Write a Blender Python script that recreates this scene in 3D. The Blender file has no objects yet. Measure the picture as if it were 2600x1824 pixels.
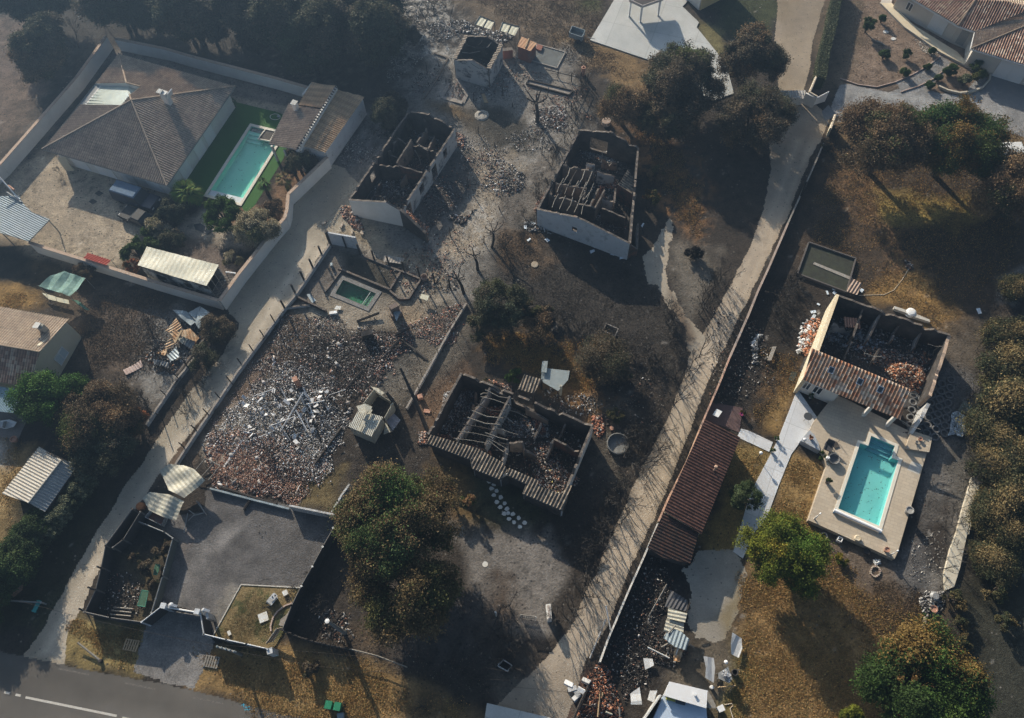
import bpy,math,random
import numpy as np
from mathutils import Vector
from mathutils.geometry import tessellate_polygon
R_=math.radians
scene=bpy.context.scene
CH=68.0;FPX=2030.0;PITCH=R_(63.0);ROLL=R_(-3.2)
cf=np.array([0,math.cos(PITCH),-math.sin(PITCH)]);_r=np.array([1.0,0,0]);_u=np.cross(_r,cf)
cr=_r*math.cos(ROLL)+_u*math.sin(ROLL);cu=_u*math.cos(ROLL)-_r*math.sin(ROLL)
cam_d=bpy.data.cameras.new('camera');cam=bpy.data.objects.new('camera',cam_d)
scene.collection.objects.link(cam)
from mathutils import Matrix
m3=Matrix(((cr[0],cu[0],-cf[0],0),(cr[1],cu[1],-cf[1],0),(cr[2],cu[2],-cf[2],CH),(0,0,0,1)))
cam.matrix_world=m3
cam_d.sensor_width=36;cam_d.lens=36*FPX/2600;cam_d.clip_start=1;cam_d.clip_end=3000
scene.camera=cam
SUN_AZ=R_(114.5);SUN_EL=R_(24.0)
world=bpy.data.worlds.new('World');scene.world=world;world.use_nodes=True
wn=world.node_tree.nodes;wl=world.node_tree.links
bg=wn['Background'];sky=wn.new('ShaderNodeTexSky');sky.sky_type='NISHITA';sky.sun_disc=False
sky.sun_elevation=SUN_EL;sky.sun_rotation=math.pi/2-SUN_AZ
sky.dust_density=2.0;sky.air_density=1.3
wl.new(sky.outputs[0],bg.inputs[0]);bg.inputs[1].default_value=0.060
sd=bpy.data.lights.new('sun','SUN');sun=bpy.data.objects.new('sun',sd);scene.collection.objects.link(sun)
sd.energy=5.0;sd.angle=R_(0.55);sd.color=(1.0,0.88,0.71)
sv=Vector((math.cos(SUN_AZ)*math.cos(SUN_EL),math.sin(SUN_AZ)*math.cos(SUN_EL),math.sin(SUN_EL)))
sun.rotation_euler=sv.to_track_quat('Z','Y').to_euler();sun.location=(0,40,60)
scene.view_settings.view_transform='Standard';scene.view_settings.look='None'
scene.view_settings.exposure=1.05;scene.view_settings.gamma=1.0
scene.render.engine='CYCLES'
scene.cycles.max_bounces=4;scene.cycles.transparent_max_bounces=8;scene.cycles.volume_bounces=0
scene.cycles.volume_step_rate=10
TX=(0,600,1200,1900);TY=(0,450,900,1324);KZ=0.310421
def G(px,py,z=0.0):
 d=cf*FPX+cr*(px-1300)-cu*(py-912)
 t=(z-CH)/d[2]
 return Vector((d[0]*t,d[1]*t,z))
def q(c,r,x,y,z=0.0):return G(TX[c]+x*KZ,TY[r]+y*KZ,z)
def prs(s):
 return[tuple(float(v)for v in p.split(',')[:3])for p in s.split()]
def Q(c,r,s,z=0.0):
 return[q(c,r,p[0],p[1],p[2]if len(p)>2 else z)for p in prs(s)]
def O(s,z=0.0):
 return[G(p[0]*1.1324,p[1]*1.1324,p[2]if len(p)>2 else z)for p in prs(s)]
def on_plane(c,r,x,y,P):
 a,b,d_=P;n=(b-a).cross(d_-a)
 px,py=TX[c]+x*KZ,TY[r]+y*KZ
 d=Vector((cf*FPX+cr*(px-1300)-cu*(py-912)));o=Vector((0,0,CH))
 t=(a-o).dot(n)/d.dot(n)
 return o+d*t
def vnoise(x,y,seed=0):
 xi=np.floor(x).astype(np.int64);yi=np.floor(y).astype(np.int64);fx=x-xi;fy=y-yi
 fx=fx*fx*(3-2*fx);fy=fy*fy*(3-2*fy)
 def h(a,b):
  n=(a*374761393+b*668265263+seed*974634777)&0xffffffff
  n=((n^(n>>13))*1274126177)&0xffffffff
  return((n^(n>>16))&0xffff)/65535.0
 return(h(xi,yi)*(1-fx)+h(xi+1,yi)*fx)*(1-fy)+(h(xi,yi+1)*(1-fx)+h(xi+1,yi+1)*fx)*fy
def fbm(x,y,seed=0,octv=4):
 s=0;a=0.5;t=0
 for k in range(octv):
  s=s+a*vnoise(x*2**k,y*2**k,seed+k*17);t+=a;a*=0.55
 return s/t-0.5
def inpoly(x,y,P):
 ins=np.zeros(x.shape,bool);n=len(P)
 for i in range(n):
  x1,y1=P[i][0],P[i][1];x2,y2=P[(i+1)%n][0],P[(i+1)%n][1]
  if y1==y2:continue
  c=((y1>y)!=(y2>y))&(x<(x2-x1)*(y-y1)/(y2-y1)+x1);ins^=c
 return ins
def sdist(x,y,P):
 d=np.full(x.shape,1e9);n=len(P)
 for i in range(n):
  x1,y1=P[i][0],P[i][1];x2,y2=P[(i+1)%n][0],P[(i+1)%n][1]
  dx,dy=x2-x1,y2-y1;L=dx*dx+dy*dy+1e-9
  t=np.clip(((x-x1)*dx+(y-y1)*dy)/L,0,1)
  d=np.minimum(d,(x-x1-t*dx)**2+(y-y1-t*dy)**2)
 d=np.sqrt(d);return np.where(inpoly(x,y,P),-d,d)
def newmat(name):
 m=bpy.data.materials.new(name);m.use_nodes=True
 nt=m.node_tree;b=nt.nodes['Principled BSDF'];b.inputs['Specular IOR Level'].default_value=0.25
 return m,nt,b
def nd(nt,t,**k):
 n=nt.nodes.new(t)
 for a,v in k.items():setattr(n,a,v)
 return n
def noise(nt,co,scale,detail=4,rough=.6):
 n=nd(nt,'ShaderNodeTexNoise');n.inputs['Scale'].default_value=scale;n.inputs['Detail'].default_value=detail
 n.inputs['Roughness'].default_value=rough;nt.links.new(co,n.inputs['Vector']);return n
def ramp(nt,fac,stops):
 r=nd(nt,'ShaderNodeValToRGB');e=r.color_ramp.elements
 while len(e)<len(stops):e.new(0.5)
 for i,(p,c)in enumerate(stops):
  e[i].position=p;e[i].color=(c[0],c[1],c[2],1)if len(c)>1 else(c[0],)*3+(1,)
 nt.links.new(fac,r.inputs[0]);return r
def mix(nt,a,b,fac,mode='MIX'):
 m=nd(nt,'ShaderNodeMix',data_type='RGBA',blend_type=mode)
 for s,v in((6,a),(7,b),(0,fac)):
  if isinstance(v,(int,float)):m.inputs[s].default_value=v
  elif isinstance(v,tuple):m.inputs[s].default_value=(*v[:3],1)
  else:nt.links.new(v,m.inputs[s])
 return m.outputs[2]
def bump(nt,b,h,dist,strength=1.0,prev=None):
 n=nd(nt,'ShaderNodeBump');n.inputs['Distance'].default_value=dist;n.inputs['Strength'].default_value=strength
 nt.links.new(h,n.inputs['Height'])
 if prev is not None:nt.links.new(prev,n.inputs['Normal'])
 nt.links.new(n.outputs[0],b.inputs['Normal']);return n.outputs[0]
MATS={}
def mat(name,c1,c2=None,scale=1.5,rough=.85,bmp=0.01,bscale=12,spot=None,spotscale=3,spotamt=.5,metal=0,fine=.35,attr=False,spec=.25):
 """colour with large blotches (c1..c2), fine grain, optional stains of a third colour, bump"""
 if name in MATS:return MATS[name]
 m,nt,b=newmat(name);tc=nd(nt,'ShaderNodeTexCoord');co=tc.outputs['Object']
 n1=noise(nt,co,scale,6,.65)
 if attr:
  at=nd(nt,'ShaderNodeAttribute',attribute_name='Col');col=at.outputs['Color']
 else:
  col=ramp(nt,n1.outputs[0],[(.32,c1),(.68,c2 or c1)]).outputs[0]
 if spot:
  n2=noise(nt,co,spotscale,8,.7)
  k=ramp(nt,n2.outputs[0],[(1-spotamt-.06,(0,)),(1-spotamt+.06,(1,))])
  col=mix(nt,col,spot,k.outputs[0])
 if fine:
  n3=noise(nt,co,bscale,5,.75)
  g=ramp(nt,n3.outputs[0],[(.25,(1-fine,)),(.75,(1+fine,))])
  col=mix(nt,col,g.outputs[0],1.0,'MULTIPLY')
  if attr:
   g2=ramp(nt,n1.outputs[0],[(.3,(1-fine*.6,)),(.7,(1+fine*.6,))]);col=mix(nt,col,g2.outputs[0],1.0,'MULTIPLY')
  if bmp:bump(nt,b,n3.outputs[0],bmp)
 nt.links.new(col,b.inputs['Base Color']);b.inputs['Roughness'].default_value=rough;b.inputs['Metallic'].default_value=metal
 b.inputs['Specular IOR Level'].default_value=spec
 MATS[name]=m;return m
def paving(name,c1,c2,size,ang,w=.03,line=.62,**k):
 m=mat(name,c1,c2,**k);nt=m.node_tree;b=nt.nodes['Principled BSDF'];src=b.inputs['Base Color'].links[0].from_socket
 tc=nd(nt,'ShaderNodeTexCoord');mp=nd(nt,'ShaderNodeMapping');mp.inputs['Rotation'].default_value=(0,0,ang);nt.links.new(tc.outputs['Object'],mp.inputs[0])
 br=nd(nt,'ShaderNodeTexBrick');br.inputs['Scale'].default_value=1;br.inputs['Brick Width'].default_value=size;br.inputs['Row Height'].default_value=size*.5 if k.get('bscale')==5 else size;br.inputs['Mortar Size'].default_value=w;br.offset=.5 if k.get('bscale')==5 else 0
 br.inputs['Color1'].default_value=(1.05,1.05,1.05,1);br.inputs['Color2'].default_value=(.92,.92,.92,1);br.inputs['Mortar'].default_value=(line,line,line,1);nt.links.new(mp.outputs[0],br.inputs[0])
 nt.links.new(mix(nt,src,br.outputs[0],1.0,'MULTIPLY'),b.inputs['Base Color']);return m
def tile_mat(name,cols,period,row=.36,rowbump=.03,moss=None,mossamt=.3):
 m,nt,b=newmat(name);uv=nd(nt,'ShaderNodeUVMap',uv_map='uv');sx=nd(nt,'ShaderNodeSeparateXYZ');nt.links.new(uv.outputs[0],sx.inputs[0])
 def mth(op,a,bb=None):
  n=nd(nt,'ShaderNodeMath',operation=op)
  for i,v in enumerate((a,bb)):
   if v is None:continue
   if isinstance(v,(int,float)):n.inputs[i].default_value=v
   else:nt.links.new(v,n.inputs[i])
  return n.outputs[0]
 u=mth('DIVIDE',sx.outputs[0],period);v=mth('DIVIDE',sx.outputs[1],row)
 fu=mth('FLOOR',u);fv=mth('FLOOR',v);cb=nd(nt,'ShaderNodeCombineXYZ');nt.links.new(fu,cb.inputs[0]);nt.links.new(fv,cb.inputs[1])
 wn_=nd(nt,'ShaderNodeTexWhiteNoise',noise_dimensions='2D');nt.links.new(cb.outputs[0],wn_.inputs['Vector'])
 st=[((i+.5)/len(cols),c)for i,c in enumerate(cols)]
 rp=ramp(nt,wn_.outputs['Value'],st);rp.color_ramp.interpolation='CONSTANT';col=rp.outputs[0]
 tc=nd(nt,'ShaderNodeTexCoord');co=tc.outputs['Object']
 nb=noise(nt,co,.55,7,.7);g=ramp(nt,nb.outputs[0],[(.3,(.72,)),(.7,(1.22,))]);col=mix(nt,col,g.outputs[0],1.0,'MULTIPLY')
 if moss:
  n2=noise(nt,co,1.6,9,.75);k=ramp(nt,n2.outputs[0],[(1-mossamt-.1,(0,)),(1-mossamt+.1,(.85,))]);col=mix(nt,col,moss,k.outputs[0])
 fr=mth('FRACT',v);gap=ramp(nt,fr,[(0.0,(.6,)),(.16,(1,)),(1.0,(1.06,))]);col=mix(nt,col,gap.outputs[0],1.0,'MULTIPLY')
 fu2=mth('FRACT',mth('DIVIDE',mth('ADD',sx.outputs[0],period*.5),period));ch=ramp(nt,fu2,[(0.0,(.62,)),(.2,(.85,)),(.5,(1.1,)),(.8,(.85,)),(1.0,(.62,))]);col=mix(nt,col,ch.outputs[0],1.0,'MULTIPLY')  # troughs darkened in the colour: channel dirt plus painted shade between the ribs
 bump(nt,b,fr,rowbump);nt.links.new(col,b.inputs['Base Color']);b.inputs['Roughness'].default_value=.85
 MATS[name]=m;return m
ORG={}
COL=scene.collection
def link(name,me,parent=None,loc=None):
 o=bpy.data.objects.new(name,me);COL.objects.link(o)
 if parent is not None:o.parent=parent
 if loc is not None:o.location=loc
 return o
def tag(o,label=None,cat=None,group=None,kind=None):
 if label:o['label']=label
 if cat:o['category']=cat
 if group:o['group']=group
 if kind:o['kind']=kind
 return o
def thing(name,label,cat,loc,group=None,rotz=0):
 o=bpy.data.objects.new(name,None);COL.objects.link(o);o.location=(loc[0],loc[1],loc[2]if len(loc)>2 else 0);o.rotation_euler=(0,0,rotz)
 o.empty_display_size=.5
 ORG[o.name]=Vector(o.location);return tag(o,label,cat,group)
def cpy(o,parent=None,loc=None,rotz=None,sc=None):
 c=o.copy();COL.objects.link(c);c.parent=parent
 if loc is not None:c.location=loc
 if rotz is not None:c.rotation_euler=(0,0,rotz)
 if sc is not None:c.scale=sc if hasattr(sc,'__len__')else(sc,)*3
 for ch in o.children:cpy(ch,c)
 return c
class MB:
 def __init__(s):s.v=[];s.f=[];s.m=[];s.uv={}
 def add(s,vs,fs,mi=0):
  k=len(s.v);s.v+=[tuple(p)for p in vs]
  for f in fs:s.f.append(tuple(i+k for i in f));s.m.append(mi)
  return s
 def hexa(s,b4,t4,mi=0):
  return s.add(list(b4)+list(t4),[(3,2,1,0),(4,5,6,7),(0,1,5,4),(1,2,6,5),(2,3,7,6),(3,0,4,7)],mi)
 def box(s,c,size,rz=0,mi=0,tilt=None):
  hx,hy,hz=size[0]/2,size[1]/2,size[2]/2;M_=Matrix.Rotation(rz,3,'Z')
  if tilt:M_=M_@Matrix.Rotation(tilt[0],3,'X')@Matrix.Rotation(tilt[1],3,'Y')
  P=[Vector(c)+M_@Vector((sx*hx,sy*hy,sz*hz))for sz in(-1,1)for sx,sy in((-1,-1),(1,-1),(1,1),(-1,1))]
  return s.hexa(P[:4],P[4:],mi)
 def prism(s,P,z0,z1,mi=0,mside=None):
  n=len(P);P=[(p[0],p[1])for p in P]
  if sum(P[i-1][0]*P[i][1]-P[i][0]*P[i-1][1]for i in range(n))<0:P=P[::-1]
  z1f=z1 if callable(z1)else(lambda x,y:z1)
  k=len(s.v);s.v+=[(x,y,z0)for x,y in P]+[(x,y,z1f(x,y))for x,y in P]
  tri=tessellate_polygon([[Vector((x,y,0))for x,y in P]])
  for t in tri:
   a,b,c=t
   if(P[b][0]-P[a][0])*(P[c][1]-P[a][1])-(P[b][1]-P[a][1])*(P[c][0]-P[a][0])<0:a,c=c,a
   s.f.append((k+n+a,k+n+b,k+n+c));s.m.append(mi)
  for i in range(n):
   j=(i+1)%n;s.f.append((k+i,k+j,k+n+j,k+n+i));s.m.append(mi if mside is None else mside)
  return s
 def poly(s,P,mi=0):
  P=[Vector(p)for p in P]
  for t in tessellate_polygon([P]):
   a,b,c=t;n=(P[b]-P[a]).cross(P[c]-P[a])
   if n.z<0:a,c=c,a
   s.add([P[a],P[b],P[c]],[(0,1,2)],mi)
  return s
 def slab(s,P,th=.05,mi=0):
  P=[Vector(p)for p in P];n=len(P);nn=Vector((0,0,0))
  for i in range(n):nn+=(P[i]-P[0]).cross(P[(i+1)%n]-P[0])
  nn.normalize()
  if nn.z<0:P=P[::-1];nn=-nn
  k=len(s.v);s.v+=[tuple(p)for p in P]+[tuple(p-nn*th)for p in P]
  for t in tessellate_polygon([P]):
   a,b,c=t
   if(P[b]-P[a]).cross(P[c]-P[a]).z<0:a,c=c,a
   s.f+=[(k+a,k+b,k+c),(k+n+c,k+n+b,k+n+a)];s.m+=[mi,mi]
  for i in range(n):
   j=(i+1)%n;s.f.append((k+j,k+i,k+n+i,k+n+j));s.m.append(mi)
  return s
 def tube(s,pts,rad,n=6,mi=0,cap=True):
  pts=[Vector(p)for p in pts];k0=len(s.v)
  if not hasattr(rad,'__len__'):rad=[rad]*len(pts)
  for i,p in enumerate(pts):
   d=(pts[min(i+1,len(pts)-1)]-pts[max(i-1,0)]).normalized()
   a=d.cross(Vector((0,0,1))if abs(d.z)<.9 else Vector((1,0,0))).normalized();b=d.cross(a)
   s.v+=[tuple(p+(a*math.cos(2*math.pi*j/n)+b*math.sin(2*math.pi*j/n))*rad[i])for j in range(n)]
  for i in range(len(pts)-1):
   for j in range(n):
    s.f.append((k0+i*n+j,k0+i*n+(j+1)%n,k0+(i+1)*n+(j+1)%n,k0+(i+1)*n+j));s.m.append(mi)
  if cap:
   s.f.append(tuple(k0+j for j in range(n))[::-1]);s.f.append(tuple(k0+(len(pts)-1)*n+j for j in range(n)));s.m+=[mi,mi]
  return s
 def lathe(s,c,prof,n=16,mi=0):
  k0=len(s.v);c=Vector(c)
  for r,z in prof:s.v+=[(c.x+r*math.cos(2*math.pi*j/n),c.y+r*math.sin(2*math.pi*j/n),c.z+z)for j in range(n)]
  for i in range(len(prof)-1):
   for j in range(n):s.f.append((k0+i*n+j,k0+i*n+(j+1)%n,k0+(i+1)*n+(j+1)%n,k0+(i+1)*n+j));s.m.append(mi)
  s.f.append(tuple(k0+j for j in range(n))[::-1]);s.f.append(tuple(k0+(len(prof)-1)*n+j for j in range(n)));s.m+=[mi,mi]
  return s
 def build(s,name,mats,parent=None,label=None,cat=None,group=None,kind=None,smooth=False,col=None):
  if not isinstance(mats,(list,tuple)):mats=[mats]
  org=Vector((0,0,0))
  if parent is not None:
   org=ORG.get(parent.name,Vector((0,0,0)))
  me=bpy.data.meshes.new(name)
  V=np.array(s.v,dtype=np.float64).reshape(-1,3)
  loc=None
  if parent is None and len(V):
   loc=Vector(((V[:,0].min()+V[:,0].max())/2,(V[:,1].min()+V[:,1].max())/2,V[:,2].min()));org=loc
  V=V-np.array(org)
  me.from_pydata(V.tolist(),[],s.f)
  for m in mats:me.materials.append(m)
  if len(mats)>1:me.polygons.foreach_set('material_index',s.m)
  if s.uv:
   uvl=me.uv_layers.new(name='uv');arr=np.zeros((len(me.loops),2))
   vi=np.zeros(len(me.loops),np.int32);me.loops.foreach_get('vertex_index',vi)
   tab=np.zeros((len(s.v),2))
   for a,b in s.uv.items():tab[a]=b
   uvl.data.foreach_set('uv',tab[vi].ravel())
  if col is not None:
   ca=me.color_attributes.new('Col','FLOAT_COLOR','POINT');c4=np.ones((len(s.v),4));c4[:,:3]=col;ca.data.foreach_set('color',c4.ravel())
  if smooth:me.polygons.foreach_set('use_smooth',[True]*len(me.polygons))
  me.update();o=link(name,me,parent,loc);ORG[o.name]=org
  return tag(o,label,cat,group,kind)
def rawmesh(name,V,F4,mats,col=None,fcol=None):
 """fast numpy mesh, quads"""
 me=bpy.data.meshes.new(name);n=len(V);k=F4.shape[1];nf=len(F4)
 me.vertices.add(n);me.vertices.foreach_set('co',V.astype(np.float32).ravel())
 me.loops.add(nf*k);me.loops.foreach_set('vertex_index',F4.astype(np.int32).ravel())
 me.polygons.add(nf);me.polygons.foreach_set('loop_start',np.arange(0,nf*k,k,dtype=np.int32));me.polygons.foreach_set('loop_total',np.full(nf,k,np.int32))
 for m in(mats if isinstance(mats,(list,tuple))else[mats]):me.materials.append(m)
 if col is not None:
  ca=me.color_attributes.new('Col','FLOAT_COLOR','POINT');c4=np.ones((n,4),np.float32);c4[:,:3]=col;ca.data.foreach_set('color',c4.ravel())
 me.update(calc_edges=True);return me
def clip(P,ax,lo,hi):
 for sgn,lim in((1,lo),(-1,hi)):
  out=[]
  for i in range(len(P)):
   a,b=P[i-1],P[i];da=sgn*(a[ax]-lim);db=sgn*(b[ax]-lim)
   if da>=0:pass
   if(da>=0)!=(db>=0):
    t=da/(da-db);out.append((a[0]+(b[0]-a[0])*t,a[1]+(b[1]-a[1])*t))
   if db>=0:out.append(b)
  P=out
  if len(P)<3:return[]
 return P
def corr(mb,P,edir,period=.24,amp=.035,vstep=None,warp=None,mi=0,th=0.03,seg=4):
 """corrugated / tiled sheet over the planar outline P (any outline); ribs run across edir"""
 P=[Vector(p)for p in P];n=Vector((0,0,0))
 for i in range(len(P)):n+=(P[i]-P[0]).cross(P[(i+1)%len(P)]-P[0])
 n.normalize()
 if n.z<0:n=-n
 U=(Vector(edir)-n*Vector(edir).dot(n)).normalized();Vv=n.cross(U);o=P[0]
 if Vv.z<-1e-4:Vv=-Vv;U=-U
 uvp=[((p-o).dot(U),(p-o).dot(Vv))for p in P]
 tris=tessellate_polygon([[Vector((a,b,0))for a,b in uvp]])
 cache={}
 def vert(u,v,top):
  key=(round(u,4),round(v,4),top)
  if key in cache:return cache[key]
  ph=(u/period)%1.0
  h=amp*math.cos(2*math.pi*ph)
  z=warp(u,v)if warp else 0
  p=o+U*u+Vv*v+n*(h+z-(0 if top else th));mb.v.append(tuple(p));mb.uv[len(mb.v)-1]=(u+50*period,v+50);cache[key]=len(mb.v)-1
  return cache[key]
 du=period/seg
 for t in tris:
  T=[uvp[i]for i in t]
  if(T[1][0]-T[0][0])*(T[2][1]-T[0][1])-(T[1][1]-T[0][1])*(T[2][0]-T[0][0])<0:T=T[::-1]
  u0=min(a for a,b in T);u1=max(a for a,b in T);k=math.floor(u0/du)
  while k*du<u1:
   S=clip(T,0,k*du,(k+1)*du);k+=1
   if not S:continue
   if vstep:
    v0=min(b for a,b in S);v1=max(b for a,b in S);j=math.floor(v0/vstep);SS=[]
    while j*vstep<v1:
     c_=clip(S,1,j*vstep,(j+1)*vstep);j+=1
     if c_:SS.append(c_)
   else:SS=[S]
   for s_ in SS:
    ids=[];
    for a,b in s_:
     i=vert(a,b,True)
     if not ids or(ids[-1]!=i and i not in ids):ids.append(i)
    if len(ids)>=3:mb.f.append(tuple(ids));mb.m.append(mi)
 return mb
def lerp(a,b,t):return a+(b-a)*t
def wall(mb,A,B,prof,th=.25,jag=0.0,step=.35,holes=(),mi=(0,1,2),z0=-.05,rng=random):
 """wall from A to B (ground points); prof = height or [(s, h)...]; holes (s0,s1,z0,z1) in metres; left side = mi[0]"""
 A=Vector((A[0],A[1],0));B=Vector((B[0],B[1],0));L=(B-A).length
 if L<.05:return mb
 d=(B-A)/L;nrm=Vector((-d.y,d.x,0))*th/2
 if not hasattr(prof,'__len__'):prof=[(0,prof),(1,prof)]
 def H(s):
  s/=L
  for(s0,h0),(s1,h1)in zip(prof,prof[1:]):
   if s<=s1+1e-6:return h0+(h1-h0)*(s-s0)/max(s1-s0,1e-6)
  return prof[-1][1]
 cuts={0.0,L}|{p[0]*L for p in prof}
 for h in holes:cuts|={max(0,h[0]),min(L,h[1])}
 if jag:cuts|={L*i/max(1,int(L/step))for i in range(1,int(L/step))}
 cuts=sorted(cuts);hs=[H(c)-(abs(rng.gauss(0,jag))+(rng.uniform(1,7)*jag if rng.random()<.13 and jag>.06 else 0)if jag else 0)for c in cuts]
 def piece(s0,s1,za0,za1,zb0,zb1):
  a,b=A+d*s0,A+d*s1
  v=[a+nrm+Vector((0,0,za0)),b+nrm+Vector((0,0,za1)),b-nrm+Vector((0,0,za1)),a-nrm+Vector((0,0,za0)),a+nrm+Vector((0,0,zb0)),b+nrm+Vector((0,0,zb1)),b-nrm+Vector((0,0,zb1)),a-nrm+Vector((0,0,zb0))]
  k=len(mb.v);mb.v+=[tuple(p)for p in v]
  for f,m_ in(((1,0,4,5),mi[0]),((3,2,6,7),mi[1]),((4,7,6,5),mi[2]),((0,1,2,3),mi[2]),((2,1,5,6),mi[2]),((0,3,7,4),mi[2])):
   mb.f.append(tuple(k+i for i in f));mb.m.append(m_)
 for i in range(len(cuts)-1):
  s0,s1=cuts[i],cuts[i+1]
  if s1-s0<1e-4:continue
  hh=[h for h in holes if h[0]<=s0+1e-4 and h[1]>=s1-1e-4]
  if hh:
   h=hh[0]
   if h[2]>z0+.02:piece(s0,s1,z0,z0,h[2],h[2])
   if h[3]<min(hs[i],hs[i+1])-.02:piece(s0,s1,h[3],h[3],hs[i],hs[i+1])
  else:piece(s0,s1,z0,z0,hs[i],hs[i+1])
 return mb
def cen(P):
 return Vector((sum(p[0]for p in P)/len(P),sum(p[1]for p in P)/len(P),0))
def xy(p,z=0):return Vector((p[0],p[1],z))
def inset(P,d):
 n=len(P);P=[Vector((p[0],p[1]))for p in P];A=sum(P[i-1].x*P[i].y-P[i].x*P[i-1].y for i in range(n));s=1 if A>0 else-1;out=[]
 for i in range(n):
  a,b,c=P[i-1],P[i],P[(i+1)%n];e1=(b-a).normalized();e2=(c-b).normalized()
  n1=Vector((-e1.y,e1.x))*s;n2=Vector((-e2.y,e2.x))*s;bi=(n1+n2);k=d/max(.3,(1+n1.dot(n2)));out.append(b+bi*k)
 return out
HAZE=0.0019
C_=dict(char=(.030,.026,.023),burnt=(.052,.038,.027),brown=(.10,.067,.040),ash=(.165,.150,.132),grey=(.115,.105,.094),white=(.34,.32,.29),tan=(.30,.240,.170),dust=(.20,.165,.125),orange=(.225,.125,.045),straw=(.27,.185,.075),olive=(.105,.100,.032),green=(.055,.085,.02),pink=(.21,.155,.115),dark=(.018,.016,.016),brick=(.20,.085,.055))
def paint(X,Y,base,zones):
 w=fbm(X*.35,Y*.35,5)*2.0;w2=fbm(X*1.3,Y*1.3,9)*1.2;w3=fbm(X*.12,Y*.12,23)
 col=np.zeros(X.shape+(3,));col[:]=base
 m=(fbm(X*.22,Y*.22,3,5));col*=(1+.7*m)[...,None]
 for z in zones:
  P,c,feather,wob=z[0],z[1],z[2],z[3];amt=z[4]if len(z)>4 else 1.0;spk=z[5]if len(z)>5 else 0
  x0=min(p[0]for p in P)-feather-3;x1=max(p[0]for p in P)+feather+3;y0=min(p[1]for p in P)-feather-3;y1=max(p[1]for p in P)+feather+3
  b=(X>x0)&(X<x1)&(Y>y0)&(Y<y1)
  if not b.any():continue
  xx,yy=X[b],Y[b];d=sdist(xx,yy,P)+w[b]*wob*2+w2[b]*wob
  k=np.clip(.5-d/max(feather,.01),0,1)*amt
  if spk:
   s=fbm(xx*1.7+3,yy*1.7,31,5);k=k*np.clip((s+spk)*6,0,1)
  cc=np.array(C_[c]if isinstance(c,str)else c)*(1+.5*fbm(xx*.6,yy*.6,41))[:,None]
  col[b]=col[b]*(1-k[:,None])+cc*k[:,None]
 return np.clip(col,0.004,.9)
def strip(a,w0,w1=None):
 w1=w1 or w0;n=len(a);L=[];Rr=[]
 for i,p in enumerate(a):
  d=(a[min(i+1,n-1)]-a[max(i-1,0)]).normalized();w=w0+(w1-w0)*i/max(1,n-1)
  L.append(p+Vector((-d.y,d.x,0))*w/2);Rr.append(p-Vector((-d.y,d.x,0))*w/2)
 return L+Rr[::-1]
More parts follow.
